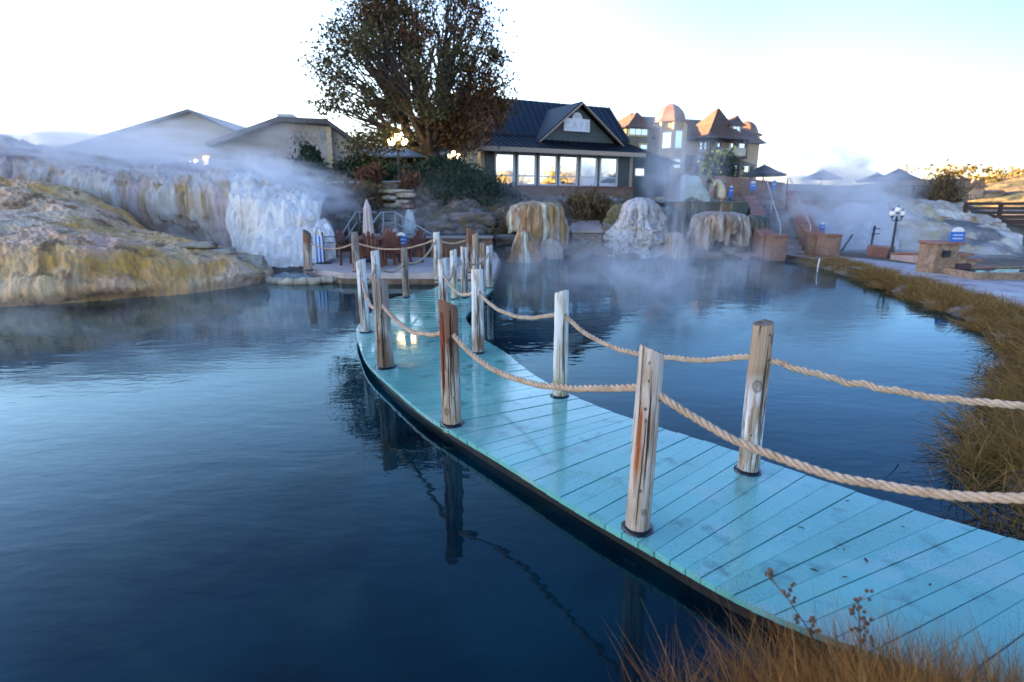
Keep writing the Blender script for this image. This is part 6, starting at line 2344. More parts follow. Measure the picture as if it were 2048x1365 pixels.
for x in (-0.95, 0.95):
    for y in (-0.72, 0.56):
        mb = MB()
        mb.tube([(x, y, 0.28), (x, y + 0.16, 0.28)], 0.28, 18)
        wv_ = mb.build('wheel', M['dark'], car)

# ------------------------------------------------------------------ vegetation
def in_poly(px, py, poly):
    c = False
    n = len(poly)
    for i in range(n):
        x0, y0 = poly[i]
        x1, y1 = poly[(i + 1) % n]
        if (y0 > py) != (y1 > py) and px < (x1 - x0) * (py - y0) / (y1 - y0) + x0:
            c = not c
    return c


def sample_crown(poly, Y, dY, n, edge=0.0):
    """n points inside a crown whose side view is poly (survey outline) and whose thickness is dY"""
    xs, ys = [p[0] for p in poly], [p[1] for p in poly]
    cx_, cy_ = sum(xs) / len(xs), sum(ys) / len(ys)
    out = []
    while len(out) < n:
        px, py = random.uniform(min(xs), max(xs)), random.uniform(min(ys), max(ys))
        if not in_poly(px, py, poly):
            continue
        ex, ey = (px - cx_) / (max(xs) - min(xs)) * 2, (py - cy_) / (max(ys) - min(ys)) * 2
        th = math.sqrt(max(0.05, 1 - min(1, ex * ex + ey * ey)))
        y = Y + random.uniform(-1, 1) * dY * th
        out.append(D(px, py, y))
    return out


def leaf_quads(centers, size, aspect=1.8, upright=0.0, rngs=rng):
    """one small bent leaf per centre"""
    C = np.asarray(centers)
    n = len(C)
    a = rngs.normal(size=(n, 3))
    a[:, 2] += upright
    a /= np.linalg.norm(a, axis=1, keepdims=True)
    b = rngs.normal(size=(n, 3))
    b = np.cross(a, b)
    b /= np.maximum(np.linalg.norm(b, axis=1, keepdims=True), 1e-6)
    s = size * rngs.uniform(0.6, 1.4, size=(n, 1))
    l, w = a * s * aspect * 0.5, b * s * 0.5
    V = np.stack([C - l, C + w * 0.9 - l * 0.1, C + l, C - w * 0.9 - l * 0.1], 1).reshape(-1, 3)
    F = np.arange(4 * n).reshape(-1, 4)
    return V, F


def cloud(clumps, per, sigma, flat=0.8):
    """leaf centres scattered round clump centres"""
    pts = []
    for c in clumps:
        m_ = max(4, int(per * random.uniform(0.4, 1.5)))
        s = sigma * random.uniform(0.6, 1.3)
        q = rng.normal(size=(m_, 3)) * np.array((s, s, s * flat)) + np.array(c)
        pts.append(q)
    return np.concatenate(pts)


def limb(mb, p, q, r0, r1, sag=0.12, n=7, wob=0.12):
    P = []
    d = q - p
    L = d.length
    for i in range(n + 1):
        f = i / n
        x = p + d * f
        x.z += sag * L * math.sin(f * math.pi) * 0.6
        if 0 < i < n:
            x += Vector((random.gauss(0, 1), random.gauss(0, 1), random.gauss(0, 1))) * wob * L * 0.08
        P.append(x)
    mb.tube(P, [r0 + (r1 - r0) * (i / n) ** 0.8 for i in range(n + 1)], 7)
    return P


def tree(name, label, base, forks, clumps_by_mat, per, sigma, leaf, bark, trunk_r, cat='tree', group=None, twig=True, fork_h=0.25):
    """trunk, limbs reaching to groups of leaf clumps, and crowns of single leaves"""
    base = Vector(base)
    t = thing(name, label, cat, base, 0.0, group)
    mb = MB()
    allc = [c for cs, _ in clumps_by_mat for c in cs]
    # k-means to find main limbs
    cent = random.sample(allc, min(forks, len(allc)))
    for _ in range(8):
        gr = [[] for _ in cent]
        for c in allc:
            gr[min(range(len(cent)), key=lambda k: (c - cent[k]).length)].append(c)
        cent = [sum(g_, Vector()) / len(g_) if g_ else cent[k] for k, g_ in enumerate(gr)]
    top = max(c.z for c in allc)
    fz = base.z + (top - base.z) * fork_h
    foot = limb(mb, Vector((0, 0, -0.3)), Vector((0.1, 0, (fz - base.z) * 0.45)), trunk_r * 1.35, trunk_r, 0, 4, 0.05)[-1]
    for k, g_ in enumerate(gr):
        if not g_:
            continue
        c = cent[k] - base
        mid = foot.lerp(c, 0.55) + Vector((0, 0, -0.03 * c.length))
        r0 = trunk_r * 0.62
        limb(mb, foot + Vector((random.uniform(-1, 1), random.uniform(-1, 1), -0.3)) * trunk_r * 0.4, mid, r0, r0 * 0.5, -0.05)
        for q in g_:
            q2 = q - base
            st = foot.lerp(mid, random.uniform(0.55, 1.0))
            limb(mb, st, q2, r0 * 0.40, r0 * 0.06, 0.03, 6, 0.4)
            if twig:
                for _ in range(3):
                    e = q2 + Vector((random.gauss(0, 1), random.gauss(0, 1), abs(random.gauss(0, 1)))) * sigma * 0.9
                    limb(mb, st.lerp(q2, random.uniform(0.6, 1.0)), e, r0 * 0.10, 0.004, 0, 3, 0.5)
    mb.build('trunk', bark, t, smooth=True, fix=False)
    for cs, mt in clumps_by_mat:
        P = cloud(cs, per, sigma)
        V, F = leaf_quads(P - np.array(base), leaf)
        np_mesh('crown', V, F, mt, t)
    return t


m_bark = MAT('grey_brown_bark', (0.10, 0.075, 0.058), 0.9, [((0.05, 0.038, 0.03), 6, 0.4, 0.65, (1, 1, 0.2))], [(14, 0.7, 0.03, (1, 1, 0.2))])
m_birch = MAT('pale_birch_bark', (0.42, 0.38, 0.33), 0.8, [((0.12, 0.09, 0.07), 5, 0.5, 0.62, (1, 1, 3))])
LF_olive = LEAF('leaves_olive', [(0.06, 0.062, 0.022), (0.11, 0.10, 0.034), (0.08, 0.075, 0.032), (0.16, 0.11, 0.04)])
LF_rust = LEAF('leaves_rust', [(0.08, 0.035, 0.016), (0.13, 0.05, 0.022), (0.06, 0.035, 0.016), (0.20, 0.08, 0.03), (0.09, 0.055, 0.02)])
LF_brown = LEAF('leaves_brown', [(0.14, 0.065, 0.028), (0.09, 0.05, 0.02), (0.19, 0.085, 0.03), (0.06, 0.045, 0.02)])
LF_gold = LEAF('leaves_gold', [(0.22, 0.18, 0.05), (0.16, 0.13, 0.04), (0.26, 0.20, 0.06), (0.11, 0.10, 0.04)])
LF_jun = LEAF('juniper_sprays', [(0.010, 0.026, 0.014), (0.018, 0.042, 0.022), (0.030, 0.060, 0.028), (0.012, 0.030, 0.020), (0.045, 0.070, 0.022)], trans=0.05)
LF_dry = LEAF('dry_brush', [(0.16, 0.10, 0.045), (0.22, 0.14, 0.07), (0.10, 0.07, 0.035), (0.12, 0.11, 0.05)])
LF_orange = LEAF('dry_orange_fronds', [(0.17, 0.07, 0.03), (0.11, 0.05, 0.025), (0.24, 0.12, 0.06)])

crown = [(612, 125), (625, 92), (672, 66), (690, 20), (715, -15), (790, -52), (900, -55), (955, -18), (984, 35), (1000, 100), (1013, 150), (1000, 190), (960, 198), (925, 232), (880, 262), (850, 285), (800, 285), (770, 265), (730, 245), (690, 222), (640, 222), (622, 214), (645, 185), (652, 160), (625, 150)]
pts = [q for q in sample_crown(crown, 26, 3.2, 420) if fbm(q.x * 0.55, q.y * 0.55, q.z * 0.55, 2) > -0.14]
cl_r, cl_o = [], []
for p in pts:
    f = (p.z - 8.0) * 0.13 + (p.x + 3.0) * 0.12 + random.gauss(0, 0.3)
    (cl_r if f > 0.1 else cl_o).append(p)
low = [(700, 248), (765, 262), (800, 300), (770, 330), (715, 318), (695, 285)]
cl_o += sample_crown(low, 25, 1.2, 16)
tree('big_tree', 'large spreading tree with rust and olive autumn leaves towering over the pools', D(862, 345, 26), 8, [(cl_r, LF_rust), (cl_o, LF_olive)], 95, 0.34, 0.085, m_bark, 0.30, fork_h=0.22)
crown2 = [(893, 195), (960, 192), (1016, 196), (1010, 225), (985, 248), (958, 268), (935, 300), (900, 312), (888, 270), (888, 230)]
tree('birch', 'brown-leaved birch with a pale trunk leaning in front of the cafe roof', D(938, 350, 25.2), 5, [(sample_crown(crown2, 25.4, 1.2, 60), LF_brown)], 130, 0.32, 0.09, m_birch, 0.09, fork_h=0.3)
crown3 = [(1412, 325), (1420, 312), (1440, 308), (1462, 318), (1468, 340), (1455, 352), (1420, 350)]
tree('pine_tree', 'small dark pine in front of the hotel porch', D(1440, 362, 45), 4, [(sample_crown(crown3, 45, 1.0, 26), LF_jun)], 110, 0.35, 0.16, m_bark, 0.1, fork_h=0.15)
crown4 = [(560, 345), (575, 300), (590, 255), (625, 250), (640, 290), (632, 335)]
tree('bare_tree', 'thin pinkish leafless tree against the beige building', D(600, 352, 30), 5, [(sample_crown(crown4, 30, 0.8, 34), LF_brown)], 10, 0.45, 0.05, MAT('pinkish_twigs', (0.22, 0.15, 0.13), 0.9), 0.05, fork_h=0.2)


def bush(name, label, poly, Y, dY, n, per, sigma, leaf, mat, cat='shrub', group=None, upright=0.6, aspect=3.0):
    cl = sample_crown(poly, Y, dY, n)
    base = D(sum(p[0] for p in poly) / len(poly), max(p[1] for p in poly), Y)
    t = thing(name, label, cat, base, 0.0, group)
    P = cloud(cl, per, sigma, 0.75)
    V, F = leaf_quads(P - np.array(base), leaf, aspect, upright)
    np_mesh('foliage', V, F, mat, t)
    mb = MB()
    for c in cl[:: max(1, len(cl) // 14)]:
        limb(mb, Vector((random.uniform(-0.2, 0.2), 0, -0.2)), c - base, 0.03, 0.006, 0.05, 4, 0.3)
    mb.build('stem', m_bark, t, fix=False)
    return t


bush('juniper', 'big spreading dark green juniper below the cafe windows', [(842, 350), (870, 325), (915, 332), (955, 352), (985, 372), (1012, 386), (1042, 410), (1010, 420), (985, 432), (945, 428), (905, 408), (862, 398), (846, 375)], 23.6, 1.5, 150, 150, 0.23, 0.075, LF_jun, group='dark junipers')
bush('juniper', 'rounded blue-green juniper mound left of the lit lamp', [(668, 350), (690, 325), (735, 318), (760, 335), (765, 362), (670, 364)], 25.5, 1.0, 50, 120, 0.22, 0.08, LF_jun, group='dark junipers')
bush('juniper', 'low dark juniper between the lit lamp and the tree trunk', [(765, 345), (800, 335), (850, 340), (862, 362), (830, 372), (770, 364)], 25.3, 1.0, 40, 120, 0.22, 0.08, LF_jun, group='dark junipers')
bush('juniper', 'upright pointed evergreen beside the parked car', [(598, 350), (605, 320), (618, 296), (632, 318), (645, 350)], 28, 0.7, 36, 120, 0.22, 0.09, LF_jun, group='dark junipers')
bush('dry_shrub', 'orange dry frond clump above the garden wall', [(722, 362), (728, 340), (748, 334), (752, 362), (740, 378)], 23.2, 0.4, 16, 60, 0.16, 0.07, LF_orange, upright=1.2, aspect=4)
bush('dry_shrub', 'orange trailing dry plant right of the lit lamp', [(800, 372), (825, 355), (842, 372), (820, 384)], 23.0, 0.4, 12, 60, 0.15, 0.07, LF_orange, upright=0.8, aspect=4)
bush('dry_shrub', 'tall dry brush at the edge of the white cascade', [(650, 440), (655, 395), (690, 372), (715, 390), (705, 440), (680, 470)], 20.3, 0.8, 44, 90, 0.24, 0.06, LF_dry, upright=1.0, aspect=5)
bush('dry_shrub', 'dry brown brush on the bank above the stair rails', [(715, 420), (730, 385), (775, 378), (785, 420)], 21.3, 0.6, 30, 80, 0.22, 0.06, LF_dry, upright=1.0, aspect=5)
bush('dry_shrub', 'low green-brown plants under the stair rails', [(680, 480), (690, 450), (740, 440), (760, 470), (740, 490)], 18.9, 0.5, 26, 70, 0.17, 0.05, LF_olive, upright=0.8, aspect=3)
bush('dry_shrub', 'brown dry brush under the cafe base wall', [(1135, 425), (1150, 395), (1200, 398), (1235, 405), (1225, 440), (1160, 440)], 22.8, 0.6, 40, 80, 0.22, 0.06, LF_dry, upright=0.8, aspect=4)
bush('dry_shrub', 'bare dark bush against the tan panel wall', [(1855, 405), (1870, 370), (1890, 350), (1915, 365), (1918, 395), (1890, 408)], 27.2, 0.5, 30, 60, 0.30, 0.05, LF_dry, upright=1.0, aspect=7)
# rough undergrowth over the bank
UG = []
for _ in range(1500):
    px, py = random.uniform(650, 1010), random.uniform(372, 470)
    UG.append(D(px, py, 24.3 - 4.6 * (py - 372) / 98 + random.gauss(0, 0.1)) + Vector((0, 0, -0.03)))
P = cloud(UG, 9, 0.10, 0.8)
V, F = leaf_quads(P, 0.06, 4.0, 0.8)
setp(np_mesh('undergrowth', V, F, LF_dry), kind='stuff')

# trees and slope behind the viewer: only their reflections show in the cafe windows
back = []
for i, (x, y, r_, h_) in enumerate([(44, 14, 3.5, 3.6), (50, 8, 3.5, 3.8), (56, 2, 4, 4.0), (62, -5, 4, 5.6), (60, -14, 4, 4.6), (67, -20, 4.5, 6.0), (70, -10, 4, 5.0), (72, -30, 5, 5.6)]):
    for _ in range(40):
        a_, b_ = random.uniform(0, 2 * math.pi), math.sqrt(random.random())
        z = random.uniform(0.15, 1.0)
        rr = r_ * math.sqrt(max(0.03, 1 - (z * 1.6 - 0.75) ** 2)) * 0.8
        back.append((x + rr * b_ * math.cos(a_), y + rr * b_ * math.sin(a_), 0.5 + h_ * z))
P = cloud([Vector(p) for p in back], 50, 0.75, 0.8)
V, F = leaf_quads(P, 0.42, 1.4)
setp(np_mesh('treeline', V, F, LF_gold), kind='stuff')
# scrub and rooftops on the sunlit hill beyond the fence
HS = []
for _ in range(700):
    x, y = random.uniform(112, 300), random.uniform(118, 190)
    HS.append(Vector((x, y, 2.0 + random.uniform(0, 10.0) * min(1, (y - 110) / 70))))
P = cloud(HS, 26, 0.9, 0.7)
V, F = leaf_quads(P, 0.7, 1.3)
setp(np_mesh('hill_vegetation', V, F, LEAF('hill_leaves', [(0.16, 0.12, 0.03), (0.08, 0.08, 0.03), (0.26, 0.16, 0.04), (0.05, 0.055, 0.02)])), kind='stuff')
m_far = MAT('far_house_wall', (0.45, 0.34, 0.24), 0.8)
for i, (px, py, w_, h_, lb) in enumerate([(1946, 398, 4.5, 3.4, 'pinkish far house at the foot of the sunlit hill'), (1992, 396, 3.6, 1.4, 'tiny pale far house low on the sunlit hill')]):
    p = D(px, py, 112)
    t = thing('far_house', lb, 'house', p, 0.2, None)
    mb = MB()
    mb.box(-w_ / 2, w_ / 2, 0, 5, -1, h_ * 0.6)
    mb.build('wall', m_far, t)
    mb = MB()
    mb.prism([(-w_ / 2 - 0.4, -0.4, h_ * 0.6 + 0.01), (w_ / 2 + 0.4, -0.4, h_ * 0.6 + 0.01), (w_ * 0.2, -0.4, h_), (-w_ * 0.2, -0.4, h_)], (0, 5.8, 0))
    mb.build('roof', m_copper, t)


# ------------------------------------------------------------------ grass
def blades(roots, length, width, lean, mat, name, bend=0.6, label=None, jitter=0.5, segs=4):
    """curved tapering blades; lean is an (n,3) drift direction"""
    n = len(roots)
    Rts = np.asarray(roots)
    L = (np.asarray(length)[:, None] if np.ndim(length) else length) * rng.uniform(0.45, 1.35, size=(n, 1))
    up = np.zeros((n, 3))
    up[:, 2] = 1
    side = rng.normal(size=(n, 3))
    side[:, 2] = 0
    d = up + rng.normal(size=(n, 3)) * jitter * 0.5 + lean * 0.6
    d /= np.linalg.norm(d, axis=1, keepdims=True)
    droop = lean * bend + rng.normal(size=(n, 3)) * 0.25 * bend
    droop[:, 2] -= bend * 0.55
    side = np.cross(d, side)
    side /= np.maximum(np.linalg.norm(side, axis=1, keepdims=True), 1e-6)
    wd = width * rng.uniform(0.6, 1.4, size=(n, 1))
    V = []
    for i in range(segs + 1):
        f = i / segs
        p = Rts + d * L * f + droop * L * f * f
        wv_ = side * wd * (1 - f * 0.92) * 0.5
        V += [p - wv_, p + wv_]
    V = np.stack(V, 1)                       # n, 2(segs+1), 3
    k = 2 * (segs + 1)
    fl = []
    for i in range(segs):
        fl.append([2 * i, 2 * i + 1, 2 * i + 3, 2 * i + 2])
    F = (np.array(fl)[None] + (np.arange(n) * k)[:, None, None]).reshape(-1, 4)
    return np_mesh(name, V.reshape(-1, 3), F, mat)


GR1 = LEAF('bank_grass', [(0.38, 0.21, 0.06), (0.22, 0.13, 0.035), (0.085, 0.080, 0.022), (0.50, 0.29, 0.09), (0.12, 0.08, 0.022), (0.32, 0.16, 0.045)], trans=0.2)
GR2 = LEAF('dry_foreground_grass', [(0.46, 0.18, 0.035), (0.16, 0.06, 0.018), (0.70, 0.38, 0.11), (0.05, 0.028, 0.014), (0.42, 0.21, 0.05), (0.12, 0.055, 0.02), (0.60, 0.26, 0.06)], trans=0.2)
# the right bank: tussocks leaning over the water
shore = catmull([(9.0, 19.2, 0), (8.9, 17.8, 0), (8.38, 14.06, 0), (7.69, 11.15, 0), (7.24, 9.21, 0), (6.53, 7.54, 0), (5.74, 6.36, 0), (4.78, 5.33, 0), (3.9, 4.45, 0), (3.2, 3.75, 0), (3.05, 3.0, 0), (3.3, 2.3, 0)], 400)
tan = np.gradient(shore, axis=0)
tan /= np.linalg.norm(tan, axis=1, keepdims=True)
outn = np.stack([-tan[:, 1], tan[:, 0], np.zeros(400)], 1)      # candidate normal
if np.mean(outn[:, 0]) < 0:
    outn = -outn
tus, lean = [], []
for _ in range(1500):
    i = int(399 * random.random() ** 0.7)
    wdt = 0.85 if shore[i, 1] > 8 else 1.7
    o_ = random.random() ** 1.2 * wdt
    c = shore[i] + outn[i] * (o_ + (0.30 if shore[i, 1] > 6.5 else 0.06) + 0.14 * math.sin(i * 0.21) + 0.08 * math.sin(i * 0.67))
    if fbm(c[0] * 1.6, c[1] * 1.6, 4, 3) < -0.18:
        continue
    s = random.uniform(0.05, 0.13)
    m_ = 62
    q = np.tile(c, (m_, 1)) + rng.normal(size=(m_, 3)) * s
    q[:, 2] = land_h(q[:, 0], q[:, 1]) - 0.02
    q[:, 2] = np.maximum(q[:, 2], -0.03)
    tus.append(q)
    l_ = -outn[i] * (0.25 * (1 - o_ / wdt)) + np.array((random.gauss(0, 0.45), random.gauss(0, 0.45), 0))
    lean.append(np.tile(l_, (m_, 1)))
tus, lean = np.concatenate(tus), np.concatenate(lean)
setp(blades(tus, np.where(tus[:, 1] < 7.5, 0.36, 0.25), 0.008, lean, GR1, 'bank_grass', 0.5, jitter=1.3), kind='stuff')
# foreground dry grass in front of the boardwalk
fg, lean = [], []
while len(fg) < 400:
    x, y = random.uniform(0.55, 2.3), random.uniform(1.05, 1.85)
    if (x * 0.456 + y * 0.89 > 2.42 if x > 1.26 else x * 0.742 + y * 0.67 > 2.32) or random.random() > 0.12 + 0.8 * sstep(0.75, 1.05, x):
        continue
    m_ = 60
    s = random.uniform(0.02, 0.07)
    q = np.tile((x, y, 0), (m_, 1)) + rng.normal(size=(m_, 3)) * s
    q[:, 2] = np.maximum(land_h(q[:, 0], q[:, 1]), -0.05) - 0.02
    fg.append(q)
    lean.append(np.tile((random.gauss(-0.12, 0.28), random.gauss(0.12, 0.25), 0), (m_, 1)))
fg, lean = np.concatenate(fg), np.concatenate(lean)
setp(blades(fg, 0.40, 0.0035, lean, GR2, 'dry_grass', 0.30), kind='stuff')

# two dry seed-head stalks rising from the foreground grass
m_seed = MAT('dry_seed_heads', (0.10, 0.055, 0.03), 0.9, [((0.20, 0.13, 0.08), 60, 0.5, 0.7)])
for lb, foot_, tip_, nb in (('taller dry seed-head weed crossing the boardwalk edge', (1.20, 1.72, 0.10), D(1530, 1143, 1.80), 11), ('shorter bushy dry seed-head weed in the foreground grass', (1.25, 1.66, 0.12), D(1716, 1200, 1.72), 14)):
    foot_ = Vector(foot_)
    t = thing('dry_weed', lb, 'weed', foot_, 0.0, 'dry seed-head weeds')
    mb = MB()
    e_ = tip_ - foot_
    stem = [Vector((e_.x * f ** 1.6, e_.y * f, e_.z * f)) for f in np.linspace(0, 1, 12)]
    mb.tube(stem, [0.0030] * 6 + [0.0022] * 6, 6)
    heads = MB()
    for k in range(nb):
        f = 0.45 + 0.55 * k / (nb - 1)
        p = stem[min(11, int(f * 11))]
        a_ = k * 2.4
        e = p + Vector((math.cos(a_) * 0.035, math.sin(a_) * 0.035, 0.035 + 0.015 * math.sin(k))) * (1.15 - 0.5 * f)
        mb.tube([p, p.lerp(e, 0.5) + Vector((0, 0, -0.005)), e], 0.0012, 5)
        ms = MB()
        for z_ in range(4):
            s = e + Vector((random.gauss(0, 0.007), random.gauss(0, 0.007), random.gauss(0, 0.007)))
            ms.lathe([(0.001, -0.006), (0.0055, -0.002), (0.0065, 0.003), (0.002, 0.009)], s, 7)
        ms.build('seed_head', m_seed, t, fix=False)
    mb.build('stem', m_seed, t, fix=False)
# fallen leaves on the boards
m_lf = MAT('fallen_leaf', (0.05, 0.028, 0.02), 0.8)
for i, (px, py) in enumerate([(1695, 1003), (1672, 1098), (1688, 1100), (1628, 1141), (1732, 1121), (1690, 1155), (1806, 1055), (1860, 1170), (1602, 1056)]):
    p = G(px, py, ZD + 0.008)
    a_ = i * 1.9
    s = 0.011 + 0.004 * math.sin(i * 5)
    mb = MB()
    c_, s_2 = math.cos(a_) * s, math.sin(a_) * s
    mb.prism([(-c_ * 1.6, -s_2 * 1.6, 0), (s_2 * 0.6, -c_ * 0.6, 0.003), (c_ * 1.6, s_2 * 1.6, 0.001), (-s_2 * 0.6, c_ * 0.6, 0.004)], (0, 0, 0.001))
    o = mb.build('fallen_leaf', m_lf)
    o.location = p
    setp(o, 'small dark fallen leaf lying on the near turquoise boards', 'leaf', 'fallen leaves on the boards')

# ------------------------------------------------------------------ the stooping bather by the ledge pool
pp = D(1440, 412, 24.4)
per = thing('person', 'person stooping in a pale yellow robe at the ledge pool, dark hair, arm reaching down', 'person', pp, 0.0)
SCL = 0.82


def skin_body(name, verts, edges, radii, mat, parent, sub=2):
    me = bpy.data.meshes.new(name)
    me.from_pydata([Vector(v) * SCL for v in verts], edges, [])
    o = bpy.data.objects.new(name, me)
    COL.objects.link(o)
    o.parent = parent
    me.materials.append(mat)
    md = o.modifiers.new('skin', 'SKIN')
    md.use_smooth_shade = True
    for i, r_ in enumerate(radii):
        me.skin_vertices[0].data[i].radius = (r_ * SCL, r_ * SCL)
    me.skin_vertices[0].data[0].use_root = True
    s2 = o.modifiers.new('sub', 'SUBSURF')
    s2.levels = s2.render_levels = sub
    return o


m_skin = MAT('skin', (0.46, 0.27, 0.20), 0.55)
m_robe = MAT('pale_yellow_robe', (0.62, 0.56, 0.38), 0.9, [((0.50, 0.45, 0.30), 4, 0.45, 0.65)], [(14, 0.4, 0.02)])
vs = [(0, 0, 0.86), (-0.10, 0, 1.02), (-0.26, 0, 1.16), (-0.42, 0, 1.22), (-0.52, -0.02, 1.22), (-0.62, -0.03, 1.20), (-0.70, -0.03, 1.14),
      (0.03, -0.11, 0.82), (-0.02, -0.12, 0.46), (0.05, -0.12, 0.08), (-0.06, -0.13, 0.02),
      (0.03, 0.11, 0.82), (0.06, 0.12, 0.46), (0.10, 0.12, 0.08), (0.0, 0.13, 0.02),
      (-0.40, -0.17, 1.18), (-0.48, -0.21, 0.92), (-0.60, -0.18, 0.70), (-0.64, -0.17, 0.62),
      (-0.40, 0.17, 1.18), (-0.42, 0.20, 0.92), (-0.52, 0.16, 0.72), (-0.56, 0.15, 0.64)]
es = [(0, 1), (1, 2), (2, 3), (3, 4), (4, 5), (5, 6), (0, 7), (7, 8), (8, 9), (9, 10), (0, 11), (11, 12), (12, 13), (13, 14), (3, 15), (15, 16), (16, 17), (17, 18), (3, 19), (19, 20), (20, 21), (21, 22)]
# five fingers and a thumb side on each hand
rad = [0.15, 0.14, 0.15, 0.14, 0.055, 0.085, 0.095, 0.085, 0.058, 0.042, 0.035, 0.085, 0.058, 0.042, 0.035, 0.055, 0.042, 0.032, 0.034, 0.055, 0.042, 0.032, 0.034]
for root, sy in ((18, -1), (22, 1)):
    bx, by, bz = vs[root]
    for k, (dx, dy, ln) in enumerate([(-0.02, -0.032, 0.075), (-0.005, -0.012, 0.085), (0.0, 0.010, 0.08), (0.0, 0.030, 0.065), (0.03, -0.03, 0.05)]):
        vs += [(bx - 0.02 + dx, by + dy * 0.8, bz - 0.035), (bx - 0.035 + dx * 1.6, by + dy * 1.2, bz - 0.035 - ln)]
        n = len(vs)
        es += [(root, n - 2), (n - 2, n - 1)]
        rad += [0.011, 0.008]
body = skin_body('body', vs, es, rad, m_skin, per)
hb = MB()
hb.lathe([(0.01, -0.11), (0.075, -0.09), (0.105, -0.02), (0.105, 0.05), (0.075, 0.10), (0.02, 0.125)], (0, 0, 0), 16)
o = hb.build('hair', MAT('dark_hair', (0.03, 0.02, 0.015), 0.7), per, smooth=True)
o.location = Vector((-0.645, -0.03, 1.215)) * SCL
o.rotation_euler = (0, R(-60), 0)
o.scale = (SCL, SCL, SCL)
rv = [(0.02, 0, 0.30), (0.03, 0, 0.60), (0.02, 0, 0.88), (-0.10, 0, 1.04), (-0.26, 0, 1.18), (-0.42, 0, 1.23), (-0.40, -0.18, 1.17), (-0.47, -0.22, 0.95), (-0.40, 0.18, 1.17), (-0.42, 0.21, 0.95)]
skin_body('robe', rv, [(0, 1), (1, 2), (2, 3), (3, 4), (4, 5), (5, 6), (6, 7), (5, 8), (8, 9)], [0.24, 0.23, 0.20, 0.185, 0.185, 0.16, 0.085, 0.085, 0.085, 0.085], m_robe, per)


# ------------------------------------------------------------------ steam
def STEAM(name, dens, scale, lo, hi, stretch=(1, 1, 1), wid=0.0, seed=0.0):
    m = bpy.data.materials.new(name)
    m.use_nodes = True
    nt = m.node_tree
    nt.nodes.remove(nt.nodes['Principled BSDF'])
    out = nt.nodes['Material Output']
    pv = nt.nodes.new('ShaderNodeVolumePrincipled')
    pv.inputs['Color'].default_value = (0.93, 0.95, 0.98, 1)
    pv.inputs['Anisotropy'].default_value = 0.25
    nt.links.new(pv.outputs[0], out.inputs['Volume'])
    tc = nt.nodes.new('ShaderNodeTexCoord')
    ln = nt.nodes.new('ShaderNodeVectorMath')
    ln.operation = 'LENGTH'
    nt.links.new(tc.outputs['Object'], ln.inputs[0])
    mr = nt.nodes.new('ShaderNodeMapRange')
    mr.interpolation_type = 'SMOOTHSTEP'
    mr.inputs['From Min'].default_value = 1.0
    mr.inputs['From Max'].default_value = 0.25
    nt.links.new(ln.outputs['Value'], mr.inputs['Value'])
    mp = nt.nodes.new('ShaderNodeMapping')
    mp.inputs['Scale'].default_value = stretch
    mp.inputs['Location'].default_value = (seed, seed * 1.7, seed * 0.6)
    nt.links.new(tc.outputs['Object'], mp.inputs[0])
    nz = nt.nodes.new('ShaderNodeTexNoise')
    nz.inputs['Scale'].default_value = scale
    nz.inputs['Detail'].default_value = 5
    nz.inputs['Roughness'].default_value = 0.55
    nz.inputs['Distortion'].default_value = 1.1
    nt.links.new(mp.outputs[0], nz.inputs['Vector'])
    m2 = nt.nodes.new('ShaderNodeMapRange')
    m2.inputs['From Min'].default_value = lo
    m2.inputs['From Max'].default_value = hi
    m2.inputs['To Max'].default_value = dens
    nt.links.new(nz.outputs[0], m2.inputs['Value'])
    nt.links.new(mul(nt, mr.outputs[0], m2.outputs[0]), pv.inputs['Density'])
    return m


steam_n = [0]


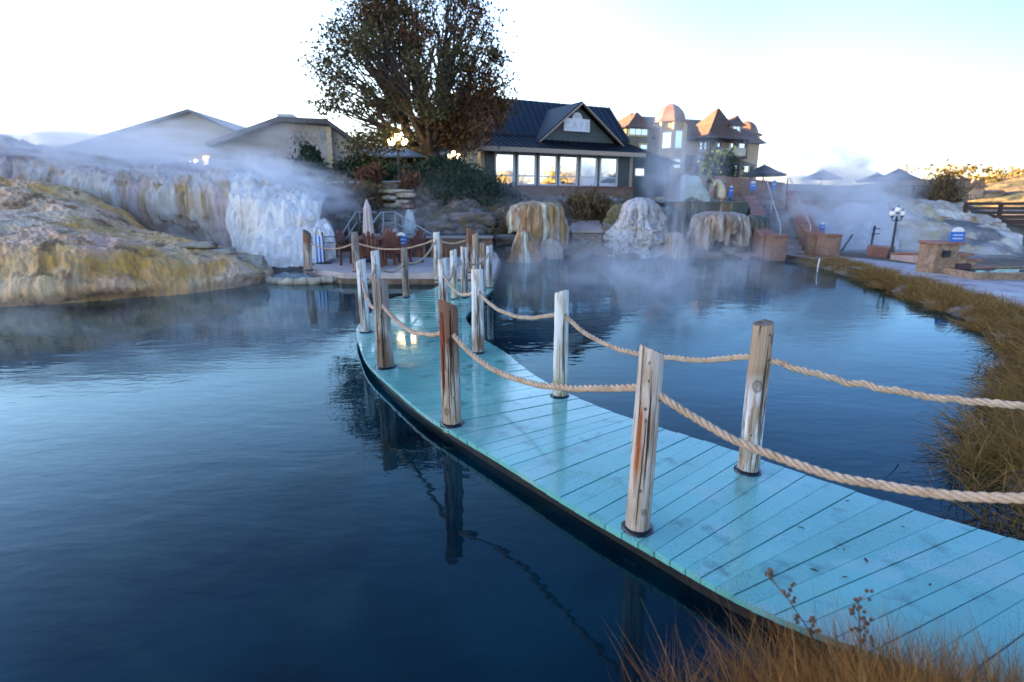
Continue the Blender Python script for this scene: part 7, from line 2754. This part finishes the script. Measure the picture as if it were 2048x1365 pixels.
def steam(label, c, size, dens, scale=1.6, lo=0.44, hi=0.66, stretch=(1, 1, 1), rot=(0, 0, 0)):
    steam_n[0] += 1
    bm = bmesh.new()
    bmesh.ops.create_icosphere(bm, subdivisions=3, radius=1.0)
    me = bpy.data.meshes.new('steam')
    bm.to_mesh(me)
    bm.free()
    me.materials.append(STEAM('steam', dens, scale, lo, hi, stretch, seed=steam_n[0] * 3.1))
    o = bpy.data.objects.new('steam', me)
    COL.objects.link(o)
    o.location = c
    o.scale = (size[0] / 2, size[1] / 2, size[2] / 2)
    o.rotation_euler = rot
    setp(o, kind='stuff')


steam('crest', D(250, 326, 19.0), (17, 4.0, 2.6), 2.6, 3.6, rot=(0, R(7), 0))
steam('crest right', D(560, 385, 17.6), (6.5, 3.6, 2.6), 1.8, 3.0, rot=(0, R(14), 0))
steam('cascade', D(585, 450, 15.4), (2.6, 2.0, 3.0), 0.9, 1.8)
steam('recess', D(400, 465, 16.8), (5, 1.6, 2.2), 1.0, 2.4)
steam('hall', D(330, 300, 32), (24, 10, 5.0), 0.32, 3.2)
steam('left far', D(30, 305, 22), (18, 7, 4.6), 0.9, 3.2)
steam('left pool', D(170, 650, 8.0), (11, 4.5, 1.6), 0.30, 2.4, 0.46, 0.68, stretch=(1.3, 1.2, 0.5))
steam('left pool far', D(480, 560, 13.0), (6, 3, 1.0), 0.35, 2.2)
steam('pool', D(1290, 545, 13.0), (9, 8, 2.4), 0.50, 2.6, 0.46, 0.68, stretch=(1.4, 1.2, 0.5))
steam('pool near', D(1330, 590, 9.6), (6.5, 4.5, 1.8), 0.34, 2.6, 0.46, 0.68, stretch=(1.4, 1.2, 0.5))
steam('column', D(1368, 440, 18.6), (2.0, 1.8, 6.0), 1.1, 2.2, stretch=(1, 1, 0.6))
steam('ledge', D(1370, 362, 24.5), (4.6, 2.4, 4.6), 1.6, 1.8)
steam('column top', D(1335, 285, 30), (4.2, 3.0, 9.0), 0.65, 2.0, stretch=(1, 1, 0.6))
steam('right low', D(1700, 450, 21.0), (7, 3.5, 4.2), 1.8, 2.4)
steam('right high', D(1665, 365, 25.6), (9, 3.5, 5.0), 2.4, 2.4)
steam('right sky', D(1640, 290, 30), (11, 5, 8), 0.22, 1.8)
steam('slide foot', D(1900, 500, 18.4), (6, 2.4, 2.0), 0.8, 2.2)
steam('pillar', D(1770, 490, 19.0), (4.6, 2, 1.5), 1.0, 2.0)
steam('bank', D(980, 400, 22.5), (9, 3, 3.2), 0.28, 2.0)
steam('patio', D(820, 455, 18.2), (3.4, 1.6, 1.8), 0.8, 2.0)
